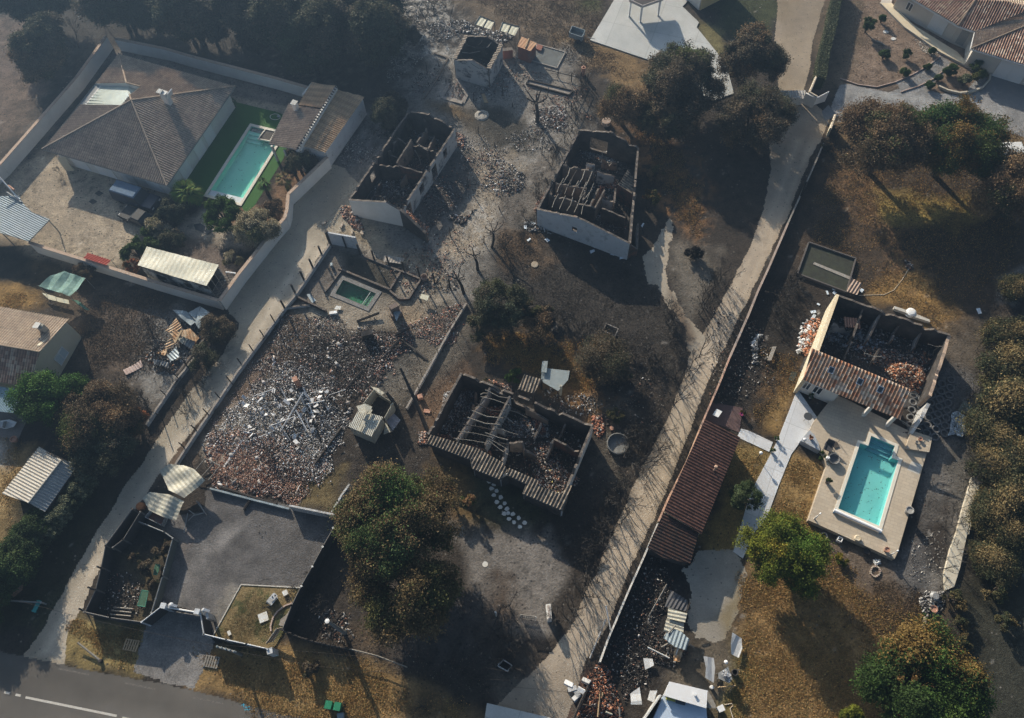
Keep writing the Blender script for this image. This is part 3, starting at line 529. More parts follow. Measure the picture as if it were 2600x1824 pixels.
PMd,inM=pool('swimming_pool','small green murky plunge pool with ash covered dark rim',POOL_M,.02,.7,-.06,mat('green_liner',(.13,.26,.20),(.10,.21,.16),scale=.6,fine=.2),mat('dark_rim',(.12,.12,.115),(.2,.19,.18),scale=3),WATG,rim=.42,cz=.05)
A,B,C3=Vector(inM[2][:]),Vector(inM[1][:]),Vector(inM[0][:]);w=(C3-B).normalized()
mb=MB();mb.prism([A+w*.03,B+w*.03,B+w*.35,A+w*.8],-.66,-.16);mb.build('step',mat('grey_step',(.30,.33,.31),fine=.15),PMd)
MB().box(((A+B)/2+w*.62).to_3d()+Vector((0,0,-.02)),((B-A).length,.07,.05),math.atan2((B-A).y,(B-A).x)).build('rail',mat('grey_step',(.30,)*3),PMd)
AG=mat('artificial_grass',(.022,.085,.012),(.032,.105,.018),scale=.5,bscale=25,fine=.22,bmp=.02)
LAWN=Q(0,0,'1880,825 2290,925')+Q(1,0,'400,960 330,1060')
LW=LAWN+[POOL_L[3]*1.0]+Q(1,0,'395,1260 385,1300')+Q(0,1,'2215,20 2085,230 2010,300 1990,290')+[POOL_L[2]]+[POOL_L[1]]+Q(0,1,'1640,240 1480,180 1400,60 1440,-40')+Q(0,0,'1700,1100 1860,950')
mb=MB();mb.poly([xy(p,.012)for p in Q(0,0,'1880,825 2290,925')+Q(1,0,'420,975')+[POOL_L[3],POOL_L[0]]])
mb.poly([xy(p,.012)for p in[q(0,0,1880,825),POOL_L[0],POOL_L[1]]+Q(0,1,'1640,240 1480,180 1400,60 1440,-40')+Q(0,0,'1700,1100 1860,950')])
mb.poly([xy(p,.012)for p in[POOL_L[3]]+Q(1,0,'440,1130 385,1300')+Q(0,1,'2215,20 2085,230 2010,300')+[POOL_L[2]]])
mb.build('lawn',AG,label='bright green artificial lawn around the villa pool',kind='structure')
mb=MB();mb.prism(Q(3,2,'400,285 560,515 500,620 430,710 350,820 245,1080 140,1370 60,1440 -45,1671 -125,1616 0,1190 60,1050 180,820 240,700 330,470',.0),-.05,.06)
mb.prism(Q(2,2,'2195,610 2255,625')+Q(3,2,'200,720 170,800 0,720')+Q(2,2,'2255,722 2190,690 2168,668'),-.05,.055);mb.build('path',WCON,label='white concrete path beside the terrace',kind='structure')
GP=Q(0,3,'1975,520 2285,532')+Q(1,3,'525,545 400,885 300,1060')+Q(0,3,'2190,1045 1745,940')
mb=MB();mb.prism(GP,-.05,.10);mb.build('grass_plot',mat('dry_lawn',(.15,.105,.045),(.22,.165,.08),scale=1.2,bscale=8,fine=.5,bmp=.09,spot=(.055,.062,.02),spotscale=.7,spotamt=.45),label='raised plot of dry grass in the court',kind='structure')
mb=MB();wall(mb,q(0,3,1975,520),q(1,3,525,545),.16,.09);wall(mb,q(0,3,1745,940),q(0,3,1975,520),.16,.09);mb.build('kerb',mat('pale_kerb',(.42,.40,.36)),label='pale kerb round the dry grass plot',kind='structure')
flat_sheet('terrace',Q(3,0,'1180,-60 1165,40 1350,240 1800,520 1840,420 2255,530 2600,700 2600,1000 2255,660 1990,590 1835,582 1560,440 1440,355 1270,235 1165,130 1075,40 1110,-60'),.25,mat('sandstone_terrace',(.40,.37,.33),(.46,.42,.37),scale=.7,bscale=6,fine=.08),'cream terrace around the hipped roof house',th=.3)
flat_sheet('edge_paving',Q(3,0,'1075,40 1165,40 1340,215 1700,440 1835,582 1560,440 1440,355 1270,235 1165,130'),.26,mat('cream_paving',(.55,.47,.34),(.60,.52,.38),fine=.06),'cream paving edge of the far terrace')
flat_sheet('parking',Q(3,0,'1985,595 2255,665 2600,760 2600,1080 2255,920 2050,850 1880,750 1960,680'),.012,mat('grey_gravel_parking',(.16,.155,.155),(.2,.195,.19),bscale=20,fine=.3,bmp=.03),'grey parking in front of the garage')
mb=MB();mb.prism(Q(3,2,'1900,905 1910,920 1850,1250 1790,1480')+Q(3,3,'1800,0 1720,380 1670,540 1600,570 1590,430 1640,230 1690,100')+Q(3,2,'1740,1270 1790,1100 1830,960'),-.02,.30)
mb.build('concrete_strip',mat('sandy_concrete',(.46,.42,.33),(.52,.47,.38),scale=1.2,fine=.12,spot=(.3,.27,.22),spotscale=2,spotamt=.35),label='long pale concrete strip along the burnt east hedge',kind='structure')
rgp=random.Random(2)
def specks(name,P,z,n,label):
 mb=MB();P=inset(P,.25);x0=min(p[0]for p in P);x1=max(p[0]for p in P);y0=min(p[1]for p in P);y1=max(p[1]for p in P)
 while n:
  x,y=rgp.uniform(x0,x1),rgp.uniform(y0,y1)
  if not inpoly(np.array([x]),np.array([y]),P)[0]:continue
  n-=1;s=rgp.uniform(.02,.06);a=rgp.uniform(0,3);mb.box((x,y,z),(s*2,s,.01),a)
 mb.build(name,mat('wet_ash',(.03,.035,.03)),kind='stuff',label=label)
specks('floating_ash',inR,.43,90,'black ash flakes floating on the turquoise terrace pool');specks('floating_ash',inL,-.05,30,'ash flakes floating on the villa pool');specks('floating_ash',inM,-.05,25,'pale and dark flakes on the green plunge pool')
STU=mat('white_render',(.54,.53,.50),(.62,.61,.58),scale=.8,bscale=6,fine=.06,bmp=.003,spot=(.42,.41,.39),spotscale=1.1,spotamt=.30)
CRM=mat('cream_render',(.50,.45,.33),(.55,.50,.38),scale=.7,bscale=6,fine=.05,bmp=.003)
YEL=mat('ochre_render',(.55,.42,.20),(.60,.47,.25),scale=.7,bscale=6,fine=.05,bmp=.003)
SOOT=mat('sooty_render',(.030,.027,.025),(.085,.075,.068),scale=1.1,bscale=7,fine=.45,bmp=.01,spot=(.20,.17,.15),spotscale=.9,spotamt=.33)
SMK=mat('smoke_stained_render',(.36,.36,.36),(.44,.44,.43),scale=.7,bscale=6,fine=.14,bmp=.006,spot=(.06,.055,.05),spotscale=.9,spotamt=.42)
SMW=mat('lightly_stained_render',(.44,.46,.48),(.52,.53,.54),scale=.6,bscale=5,fine=.08,bmp=.005,spot=(.30,.31,.32),spotscale=1.4,spotamt=.4)
TOPW=mat('broken_wall_top',(.06,.052,.045),(.17,.145,.125),scale=3,bscale=12,fine=.5,bmp=.02,spot=(.33,.20,.14),spotscale=4,spotamt=.36)
BRK=mat('charred_brick',(.15,.07,.05),(.09,.05,.04),scale=2,bscale=9,fine=.4,bmp=.01,spot=(.05,.045,.04),spotscale=1.3,spotamt=.5)
BRKT=mat('bare_inner_plaster',(.27,.215,.165),(.20,.15,.12),scale=1.4,fine=.2,spot=(.05,.045,.04),spotscale=1,spotamt=.4)
WOODB=mat('charred_timber',(.022,.02,.018),(.055,.045,.04),scale=6,bscale=20,fine=.4,bmp=.02)
WOODG=mat('ash_grey_timber',(.16,.15,.135),(.25,.23,.20),scale=5,bscale=20,fine=.35,bmp=.01)
WOOD=mat('weathered_timber',(.30,.21,.12),(.38,.28,.17),scale=5,bscale=20,fine=.3,bmp=.01)
TERC=mat('terracotta',(.36,.19,.13),(.42,.25,.18),scale=4,bscale=14,fine=.25)
COPT=mat('tiled_coping',(.36,.26,.19),(.45,.34,.26),scale=3,bscale=12,fine=.3,bmp=.01,spot=(.18,.14,.11),spotscale=3,spotamt=.4)
PAN=mat('white_paint',(.66,.66,.65),fine=.03,bmp=0,rough=.5);GLS=mat('dark_glass',(.03,.04,.05),fine=0,bmp=0,rough=.08,spec=.6)
STEEL=mat('scorched_steel',(.30,.31,.31),(.20,.20,.20),scale=2,fine=.2,rough=.55,metal=.3,spot=(.24,.13,.07),spotscale=1.5,spotamt=.34)
ZINC=mat('blue_grey_metal',(.18,.22,.24),(.24,.28,.30),scale=.9,bscale=8,fine=.08,rough=.45,metal=.2,bmp=.003)
RUST=mat('rusted_sheet',(.33,.16,.06),(.56,.46,.32),scale=1.6,bscale=6,fine=.25,rough=.7,spot=(.10,.07,.05),spotscale=1.3,spotamt=.35)
CREAMS=mat('heat_bleached_sheet',(.46,.43,.33),(.30,.30,.27),scale=.9,bscale=6,fine=.15,rough=.55,spot=(.22,.20,.17),spotscale=.8,spotamt=.38)
T_OLD=tile_mat('old_shaded_grey_tiles',[(.34,.275,.22),(.38,.31,.25),(.41,.335,.27),(.36,.29,.235)],.26,moss=(.12,.108,.095),mossamt=.36)  # old grey tiles; on the villa, shade put into slopes facing away
T_WARM=tile_mat('sunlit_weathered_tan_tiles',[(.40,.31,.23),(.46,.36,.27),(.42,.325,.24),(.48,.385,.295)],.26,moss=(.13,.11,.09),mossamt=.34)  # tan copy for slopes facing the sun, its warmth put into the colour
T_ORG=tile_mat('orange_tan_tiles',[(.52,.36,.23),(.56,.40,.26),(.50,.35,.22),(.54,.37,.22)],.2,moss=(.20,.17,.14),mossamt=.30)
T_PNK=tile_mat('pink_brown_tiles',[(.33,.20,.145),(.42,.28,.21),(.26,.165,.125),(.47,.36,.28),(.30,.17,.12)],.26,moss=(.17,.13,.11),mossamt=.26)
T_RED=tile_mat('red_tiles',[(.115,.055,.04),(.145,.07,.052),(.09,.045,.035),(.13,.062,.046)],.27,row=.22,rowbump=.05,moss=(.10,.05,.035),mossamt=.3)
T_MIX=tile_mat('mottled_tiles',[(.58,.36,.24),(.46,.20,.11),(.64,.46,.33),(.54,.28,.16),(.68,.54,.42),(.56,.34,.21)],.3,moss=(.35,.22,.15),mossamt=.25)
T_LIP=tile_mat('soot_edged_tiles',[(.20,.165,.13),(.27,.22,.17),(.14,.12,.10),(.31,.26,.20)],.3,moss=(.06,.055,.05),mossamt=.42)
def roof_part(parent,name,P,e0,e1,m,period=.26,amp=.065,label=None):
 mb=MB();corr(mb,P,Vector(e1)-Vector(e0),period,amp);o=mb.build(name,m,parent)
 if label:o['label']=label
 return o
def ridge_part(parent,pts,m,r=.11,name='ridge_tiles'):
 out=MB()
 for a,b in zip(pts,pts[1:]):
  a,b=Vector(a),Vector(b);n=max(1,int((b-a).length/.4))
  for i in range(n):out.tube([lerp(a,b,i/n)+Vector((0,0,.02)),lerp(a,b,(i+1.08)/n)+Vector((0,0,.05))],[r,r*.8],6)
 return out.build(name,m,parent)
def soffit(parent,P,m,th=.1,name='fascia'):
 return MB().slab([Vector(p)-Vector((0,0,.09))for p in P],th).build(name,m,parent)
def window(parent,A,B,z0,z1,out,frame=PAN,pane=GLS,name='window',shut=False):
 """framed opening on the wall line A-B; out = outward unit vector"""
 A,B=xy(A),xy(B);d=(B-A).normalized();ang=math.atan2(d.y,d.x);L=(B-A).length;c=(A+B)/2+out*.03
 mb=MB();w=.07
 mb.box(c+Vector((0,0,z0+w/2)),(L,.08,w),ang);mb.box(c+Vector((0,0,z1-w/2)),(L,.08,w),ang)
 for s in(-1,0,1):mb.box(c+d*(s*(L-w)/2)+Vector((0,0,(z0+z1)/2)),(w,.075,z1-z0-2*w),ang)
 o=mb.build(name,frame,parent);ORG[o.name]=ORG[parent.name]
 MB().box(c-out*.012+Vector((0,0,(z0+z1)/2)),(L-2*w,.03,z1-z0-2*w),ang).build('shutter'if shut else 'pane',pane,o)
 return o
def coping_wall(name,label,pts,h,th,m,mc,cw=.06,group=None,cat='wall',over=.05,r=None):
 pts=[xy(p)for p in pts];c=cen(pts);t=thing(name,label,cat,(c.x,c.y,0),group);mb=MB();mc_=MB()
 for a,b in zip(pts,pts[1:]):
  wall(mb,a,b,h,th,mi=(0,0,0));wall(mc_,a,b,h+cw,th+2*over,z0=h+.003,mi=(0,0,0))
 mb.build('wall',m,t);mc_.build('coping',mc,t);return t
WH=1.7
def W(c,r,s,z=WH):return Q(c,r,s,z)
coping_wall('garden_wall','long white wall on the west side of the villa compound',W(0,0,'868,300 620,640 0,1345 -380,1700'),WH,.25,STU,COPT)
coping_wall('garden_wall','white wall behind the villa, in front of the dark wood',W(0,0,'940,318 1350,400 1535,455')+W(1,0,'320,640 580,715'),WH,.25,STU,COPT)
coping_wall('garden_wall','white wall between the villa garden and the gravel lane',W(1,0,'745,1285 425,1590')+W(1,1,'415,265 395,335')+W(0,1,'2240,430 1950,795 1795,1012'),WH,.25,STU,COPT)
coping_wall('garden_wall','white wall with a tan coping in front of the mobile home',W(0,1,'1783,1008 1240,848 985,768 320,563 240,535'),WH,.22,STU,COPT)
ze,zr=2.75,5.1
VC={k:q(0,0,*v,ze)for k,v in dict(T=(970,440),R=(1925,708),B=(1365,1520),L=(345,1222)).items()}
AP=q(0,0,1075,822,zr)
villa=thing('villa','villa with a big grey-brown hipped tile roof, glazed gap and pool garden','house',cen(list(VC.values())))
pS=(VC['L'],VC['B'],AP);pE=(VC['B'],VC['R'],AP);pW=(VC['L'],VC['T'],AP);pN=(VC['T'],VC['R'],AP)
r1_=on_plane(0,0,1035,680,pN);r2_=on_plane(0,0,1150,710,pN);r3_=on_plane(0,0,1060,775,pN)
roof_part(villa,'roof_slope',[VC['L'],VC['B'],AP],VC['L'],VC['B'],T_OLD)
roof_part(villa,'roof_slope',[VC['B'],VC['R'],AP],VC['B'],VC['R'],T_OLD)
roof_part(villa,'roof_slope',[VC['T'],VC['R'],AP,r3_,r2_,r1_],VC['T'],VC['R'],T_WARM)
gl0=on_plane(0,0,780,685,pW);gl1=on_plane(0,0,655,855,pW);gl2=on_plane(0,0,990,862,pW)
roof_part(villa,'roof_slope',[VC['T'],r1_,gl0],VC['L'],VC['T'],T_WARM)
roof_part(villa,'roof_slope',[VC['L'],AP,r3_,gl2,gl1],VC['L'],VC['T'],T_OLD)
ridge_part(villa,[VC['L'],AP,VC['B']],T_OLD);ridge_part(villa,[VC['R'],AP,r3_],T_WARM);ridge_part(villa,[VC['T'],r1_,r2_],T_WARM)
gz=Vector((0,0,-.35));G4=[gl0+gz,r1_+gz*1.6,r2_+gz*2.2,r3_+gz*2.2,gl2+gz*1.5,gl1+gz]
gp=MB();gp.poly(G4);gp.build('glass_roof',mat('milky_roof_glass',(.33,.38,.36),(.50,.54,.47),scale=.7,fine=.1,rough=.2,bmp=0,spec=.5),villa)
gb=MB()
for i in range(8):
 a=lerp(G4[0],G4[5],(i+.3)/7.6);b=lerp(lerp(G4[1],G4[2],.8),G4[4],(i+.3)/7.6);gb.tube([a+Vector((0,0,.04)),b+Vector((0,0,.04))],.03,4)
gb.build('glazing_bar',mat('dark_metal',(.05,.055,.06),fine=.05),villa)
wl_=MB()
for a,b in((gl0,r1_),(r1_,r2_),(r2_,r3_)):wl_.add([a,b,b-Vector((0,0,.9)),a-Vector((0,0,.5))],[(0,1,2,3)])
wl_.build('parapet',STU,villa)
FP=inset([VC['L'],VC['B'],VC['R'],VC['T']],.75)
mb=MB()
for i in range(4):wall(mb,FP[i],FP[(i+1)%4],2.62,.25,mi=(0,0,0))
mb.build('wall',STU,villa)
mb=MB();P_=[VC['L'],VC['B'],VC['R'],VC['T']];PI_=inset(P_,.78);bridge(mb,P_,PI_,2.6);skirt(mb,P_,2.6,2.72);skirt(mb,inset(P_,.1),2.5,2.6);mb.build('fascia',mat('grey_fascia',(.24,.25,.25),fine=.05),villa)
o2=Vector((FP[1].y-FP[0].y,-(FP[1].x-FP[0].x),0)).normalized()
SHUT=mat('white_shutter',(.62,.63,.63),(.66,.67,.67),scale=1,fine=.03,rough=.5,bmp=0)
def wins(par,A,B,spans,z0,z1,shut=True,out=None):
 A,B=xy(A),xy(B);d=B-A;out=out or Vector((d.y,-d.x,0)).normalized()
 for s0,s1 in spans:window(par,A+d*s0+out*.14,A+d*s1+out*.14,z0,z1,out,pane=SHUT if shut else GLS,shut=shut)
def outw(A,B,c):
 d=xy(B)-xy(A);o=Vector((d.y,-d.x,0)).normalized();return o if(xy(A)-c).dot(o)>0 else-o
cv=cen(P_)
wins(villa,FP[0],FP[1],((.12,.26),(.34,.5),(.56,.68),(.8,.92)),.15,2.2,out=outw(FP[0],FP[1],cv))
wins(villa,FP[1],FP[2],((.15,.27),(.38,.5),(.54,.66)),.1,2.2,out=outw(FP[1],FP[2],cv))
ch=on_plane(0,0,1370,820,pN);chz=ch.z
MB().box((ch.x,ch.y,chz+.35),(.75,.55,1.6),R_(-25)).build('chimney',STU,villa)
MB().box((ch.x-.35,ch.y+.05,chz+1.25),(.55,.6,.1),R_(-25)).build('chimney_cap',mat('concrete_cap',(.40,.40,.38)),villa)
MB().box((ch.x+.55,ch.y+.1,chz+.75),(.1,.85,.9),R_(-25),tilt=(0,.35)).build('roof_aerial',PAN,villa)
sw=[q(0,0,*p)for p in((480,1330),(520,1282),(572,1400),(500,1385))]
mb=MB();wall(mb,q(0,0,500,1290,2),q(0,0,572,1400,.05),[(0,2.0),(1,.9)],.9,mi=(0,0,0));mb.build('buttress',CRM,villa)
ph=thing('pool_house','tile roofed pool house with a grey front slope over the pool corner','outbuilding',q(1,0,600,1000))
za,zb=2.9,3.5
A1,A2,A3,A4=q(1,0,615,675,za),q(1,0,815,705,zb),q(1,0,695,885,zb),q(1,0,505,862,za)
pA=(A1,A2,A3)
roof_part(ph,'roof_slope',[A1,A2,A3,A4],A1,A4,T_ORG,label='upper tan slope beside the chimney')
B2_=on_plane(1,0,490,1225,pA);B3_=on_plane(1,0,262,1180,pA);B4_=on_plane(1,0,425,847,pA);A4b=on_plane(1,0,510,868,pA);A3b=on_plane(1,0,692,890,pA)
roof_part(ph,'roof_slope',[A4b+Vector((0,0,-.06)),A3b+Vector((0,0,-.06)),B2_+Vector((0,0,-.06)),B3_+Vector((0,0,-.06)),B4_+Vector((0,0,-.06))],A1,A4,T_LIP if 0 else T_OLD,label='grey lower slope over the pool corner')
C1,C2,C3_=q(1,0,825,735,3.0),q(1,0,1050,792,2.5),q(1,0,728,1252,2.5);C4=on_plane(1,0,533,1192,(C1,C2,C3_))
roof_part(ph,'roof_slope',[C1,C2,C3_,C4],C2,C3_,T_ORG,label='long tan slope falling towards the ruins')
mb=MB();wall(mb,lerp(A2,A3,0),B2_,[(0,3.5),(1,3.4)],.22,mi=(0,0,0));mb.build('dividing_wall',STU,ph)
mb=MB()
for i in range(26):
 p=lerp(A2,B2_,(i+.5)/26);mb.tube([p+Vector((0,0,.12)),p+Vector((.22,-.1,.0))],[.09,.07],6)
mb.build('verge_tiles',T_LIP,ph)
q1,q2,q3=[Vector((p.x,p.y,0))for p in inset([C1,C2,C3_,C4],.2)][1:]+[]if 0 else inset([C1,C2,C3_,C4],.22)[1:]
mb=MB();wall(mb,q1,q2,2.42,.22,mi=(0,0,0));wall(mb,q2,q3,[(0,2.42),(1,2.8)],.22,mi=(0,0,0));wall(mb,inset([C1,C2,C3_,C4],.22)[0],q1,[(0,2.9),(1,2.42)],.22,mi=(0,0,0));mb.build('wall',SMW,ph)
mb=MB();k5=inset([B4_,A3b,B2_,B3_],.35);wall(mb,A1,q(1,0,540,770,za),2.8,.2,mi=(0,0,0));mb.build('rear_wall',STU,ph)
for p in(B3_,lerp(B3_,B2_,.5),lerp(B3_,B4_,.6)):MB().box((lerp(p,cen([B2_,B3_,B4_]),.12).x,lerp(p,cen([B2_,B3_,B4_]),.12).y,1.2),(.22,.22,2.4 if p is not B4_ else 2.4),R_(-25)).build('post',STU,ph)
pc=on_plane(1,0,490,890,pA);MB().box((pc.x,pc.y,pc.z+.2),(.5,.5,1.2),R_(-25)).build('chimney',STU,ph);MB().box((pc.x,pc.y,pc.z+.9),(.65,.65,.08),R_(-25)).build('chimney_cap',MATS['concrete_cap'],ph)
def gable_house(name,label,e_left,ridge,e_right,mR,mR2,mW,period=.26,ins=.35,amp=.045):
 """e_left: two 3D points, ridge: two, e_right: two; end [1] is the visible gable"""
 t=thing(name,label,'house',cen([e_left[0],e_right[0],e_left[1],e_right[1]]))
 roof_part(t,'roof_slope',[e_left[0],e_left[1],ridge[1],ridge[0]],e_left[0],e_left[1],mR,period,amp)
 roof_part(t,'roof_slope',[e_right[0],e_right[1],ridge[1],ridge[0]],e_right[0],e_right[1],mR2,period,amp)
 ridge_part(t,[ridge[0],ridge[1]],mR)
 f=inset([e_left[0],e_left[1],e_right[1],e_right[0]],ins);h=e_left[0].z-.12;hr=ridge[0].z-.15;mb=MB()
 wall(mb,f[0],f[1],h,.25,mi=(0,0,0));wall(mb,f[1],f[2],[(0,h),(.5,hr),(1,h)],.25,mi=(0,0,0));wall(mb,f[2],f[3],h,.25,mi=(0,0,0));wall(mb,f[3],f[0],[(0,h),(.5,hr),(1,h)],.25,mi=(0,0,0))
 mb.build('wall',mW,t);return t,f
ri=(q(0,1,-560,1280,4.6),q(0,1,325,1430,4.6))
h3,f3=gable_house('house','cream gabled house with pinkish tiles at the left edge',(q(0,1,-320,1000,3.1),q(0,1,567,1163,3.1)),ri,(q(0,2,-700,90,3.1),q(0,2,237,275,3.1)),T_WARM,T_PNK,CRM)
o_=outw(f3[1],f3[2],cen([f3[0],f3[2]]));d3=(xy(f3[2])-xy(f3[1]))
window(h3,xy(f3[1])+d3*.30+o_*.14,xy(f3[1])+d3*.52+o_*.14,.6,1.9,o_,pane=mat('pale_blue_shutter',(.45,.52,.56),fine=.03),shut=True)
pz=q(0,1,350,1240,4.1);MB().box((pz.x,pz.y,4.0),(.6,.5,1.3),R_(-20)).build('chimney',mat('grey_render',(.30,.30,.27)),h3);MB().box((pz.x-.2,pz.y,4.75),(.75,.6,.08),R_(-20),tilt=(0,-.3)).build('chimney_cap',MATS['concrete_cap'],h3)
patio=thing('patio_cover','bluish ribbed patio cover at the foot of the cream gabled house','canopy',q(0,2,60,400))
roof_part(patio,'roof_sheet',[q(0,2,-200,230,2.5),q(0,2,190,295,2.5),q(0,2,120,480,2.3),q(0,2,-260,445,2.3)],q(0,2,0,235,2.5),q(0,2,190,295,2.5),mat('pale_blue_sheet',(.22,.32,.38),(.30,.40,.44),scale=2,fine=.15,rough=.5),.15,.02)
for p in('118,478','20,462','185,300'):a=Q(0,2,p,2.3)[0];MB().tube([xy(a),xy(a,2.3)],.04).build('post',STEEL,patio)
flat_sheet('slab',Q(0,2,'-200,440 110,480 230,520 150,700 -200,640'),.03,mat('brown_grey_paving',(.17,.15,.14),(.2,.18,.165)),'paved slab with the white boat',th=.05)
bt=thing('boat','small white open boat lying on the slab at the left edge','boat',q(0,2,80,590))
pb_=[q(0,2,*p)for p in((160,570),(140,605),(60,625),(-30,600),(-60,575),(0,560),(100,548))];c=cen(pb_)
mb=MB();n=len(pb_);lo=[lerp(xy(p),c,.35)+Vector((0,0,.04))for p in pb_];hi=[xy(p,.45)for p in pb_];ii=[lerp(xy(p),c,.15)+Vector((0,0,.42))for p in pb_];fl_=[lerp(xy(p),c,.4)+Vector((0,0,.18))for p in pb_]
k=mb.v;mb.add(lo+hi+ii+fl_,[(i,(i+1)%n,n+(i+1)%n,n+i)for i in range(n)]+[(n+i,n+(i+1)%n,2*n+(i+1)%n,2*n+i)for i in range(n)]+[(2*n+i,2*n+(i+1)%n,3*n+(i+1)%n,3*n+i)for i in range(n)]+[tuple(3*n+i for i in range(n)),tuple(range(n))]);mb.build('hull',PAN,bt)
MB().box(c+Vector((0,0,.33)),(.25,.8,.04),R_(0)).build('seat',WOODG,bt)
MB().lathe(q(0,2,130,705),[(.22,0),(.3,.4),(.33,.42),(.26,.43),(.24,.3)],12).build('plant_pot',TERC,label='dark clay pot at the corner of the boat slab',cat='plant pot')
sh=thing('shed','shed with a ribbed grey fibre cement roof beside the pale hedge','shed',q(0,2,330,1100))
FC=mat('fibre_cement',(.33,.31,.27),(.43,.40,.35),scale=.9,bscale=6,fine=.15,spot=(.18,.17,.15),spotscale=1.2,spotamt=.3)
s1,s2,s3,s4=q(0,2,320,755,2.2),q(0,2,505,865,2.9),q(0,2,235,1215,2.9),q(0,2,15,1140,2.2);s5,s6=q(0,2,645,893,2.3),q(0,2,368,1288,2.3)
roof_part(sh,'roof_slope',[s1,s2,s3,s4],s1,s4,FC,.26,.05);roof_part(sh,'roof_slope',[s5,s2,s3,s6],s5,s6,mat('grey_fibre_cement',(.26,.27,.27),(.33,.33,.32),scale=1,fine=.15),.26,.05)
ridge_part(sh,[s2,s3],FC,.09);f=inset([s1,s5,s6,s4],.25);mb=MB()
wall(mb,f[0],f[1],[(0,2.1),(.5,2.8),(1,2.2)],.15,mi=(0,0,0));wall(mb,f[1],f[2],2.2,.15,mi=(0,0,0));wall(mb,f[3],f[0],2.1,.15,mi=(0,0,0));mb.build('wall',mat('dark_boards',(.07,.06,.05),(.1,.085,.07)),sh)
for p in(f[2],f[3],lerp(Vector(f[2]),Vector(f[3]),.5)):MB().box((p[0],p[1],1.05),(.12,.12,2.1),0).build('post',WOODB,sh)
cp=thing('carport','low carport with a curved ribbed blue-grey metal roof at the left edge','carport',q(0,1,150,400))
P5=Q(0,1,'40,155 150,150 200,230 265,290 408,345 235,525 0,455 -420,330 -250,170',2.4)
mb=MB();corr(mb,P5,P5[5]-P5[4],.22,.035,vstep=1.0,warp=lambda u,v:-.012*v*v if 0 else 0)
mb.build('roof_sheet',ZINC,cp);soff=MB();soff.slab([p-Vector((0,0,.06))for p in P5],.04);soff.build('deck',mat('dark_metal'.replace('dark','dull'),(.06,.065,.07)),cp)
for k_ in(4,5,6):p=lerp(P5[k_],cen(P5),.06);MB().tube([xy(p),xy(p,2.36)],.06).build('post',STEEL,cp)
ms=thing('mast','pale metal mast with a crossbar standing above the curved carport roof','mast',q(0,1,110,170))
MB().tube([q(0,1,160,185,2.4),q(0,1,-120,-130,4.6)],.07,8).build('pole',PAN,ms);MB().tube([q(0,1,175,205,2.45),q(0,1,60,125,2.6)],.09,6).build('foot',STEEL,ms)
MB().tube([q(0,1,70,70,3.0),q(0,1,115,105,3.0)],.10,6).build('bracket',TERC,ms)
mh=thing('mobile_home','long mobile home with a pale cream ribbed roof and burnt right end','mobile home',q(0,1,1450,800))
m1,m2,m3,m4=q(0,1,1200,568,2.9),q(0,1,1790,718,2.9),q(0,1,1690,892,2.9),q(0,1,1125,722,2.9)
RFC=mat('cream_metal_roof',(.60,.57,.44),(.52,.50,.40),scale=.8,bscale=5,fine=.08,rough=.5,spot=(.42,.42,.38),spotscale=.9,spotamt=.36)
mb=MB();corr(mb,[m1,m2,m3,m4],m2-m1,.5,.007,vstep=.35,warp=lambda u,v:.05*math.sin(u*1.1)*math.sin(v*2)+.02*math.sin(u*4.3+v*3));mb.build('roof',RFC,mh)
fm=inset([m1,m2,m3,m4],.12);mb=MB();MHW=mat('sooty_cladding',(.34,.35,.34),(.42,.42,.40),scale=.9,spot=(.05,.05,.05),spotscale=.8,spotamt=.5)
for i in(0,2,3):wall(mb,fm[i],fm[(i+1)%4],2.8,.08,mi=(0,0,0),holes=((2.0,3.0,1.0,1.9),(5.0,6.2,1.0,1.9))if i==2 else())
mb.build('body',MHW,mh);mb=MB()
for a in(.04,.35,.65,.96):p=lerp(Vector(fm[1]),Vector(fm[2]),a);mb.box((p.x,p.y,1.4),(.08,.08,2.8),0)
for z in(.4,1.4,2.7):mb.tube([Vector((*fm[1],z)),Vector((*fm[2],z))],.04,4)
mb.build('end_frame',WOODG,mh);MB().prism(fm,.25,.4).build('floor',SOOT,mh)
pg=thing('pergola','low slatted pergola over dark ground in the corner of the white walls','pergola',q(0,1,1830,900))
p1,p2,p3,p4=q(0,1,1850,790,1.3),q(0,1,1930,800,1.3),q(0,1,1785,1003,1.3),q(0,1,1700,985,1.3)
for i in range(19):a,b=lerp(p1,p4,i/18),lerp(p2,p3,i/18);MB().tube([a,b],.045,4).build('slat',WOODG,pg)
for a in(p1,p2,p3,p4):MB().tube([xy(a),a],.05,5).build('post',WOODB,pg)
MB().tube([p1+Vector((0,.1,.15)),p2+Vector((0,.1,.15))],.09,6).build('gutter',PAN,pg)
rc=thing('canopy','small red ribbed canopy leaning on the south wall of the compound','canopy',q(0,1,790,690))
rr=[q(0,1,718,618,1.55),q(0,1,907,680,1.55),q(0,1,872,722,1.95),q(0,1,682,662,1.95)]
roof_part(rc,'sheet',rr,rr[0],rr[1],mat('red_paint',(.33,.06,.04),(.38,.09,.06),fine=.08,rough=.5),.3,.05)
for a in rr[:2]:MB().tube([xy(a),a],.03,5).build('post',STEEL,rc)
hh=thing('house','hipped house with pinkish brown tiles and a cream terrace, top right corner','house',q(3,0,2200,0))
zE=2.8
e0_,e1_,e2_=q(3,0,1715,212,zE),q(3,0,1240,-70,zE),q(3,0,1855,258,zE)
hp=q(3,0,1860,-5,4.3);plA=(e0_,e1_,hp);plB=(e0_,e2_,hp)
tA=on_plane(3,0,1450,-420,plA)if 0 else q(3,0,1500,-320,4.3)
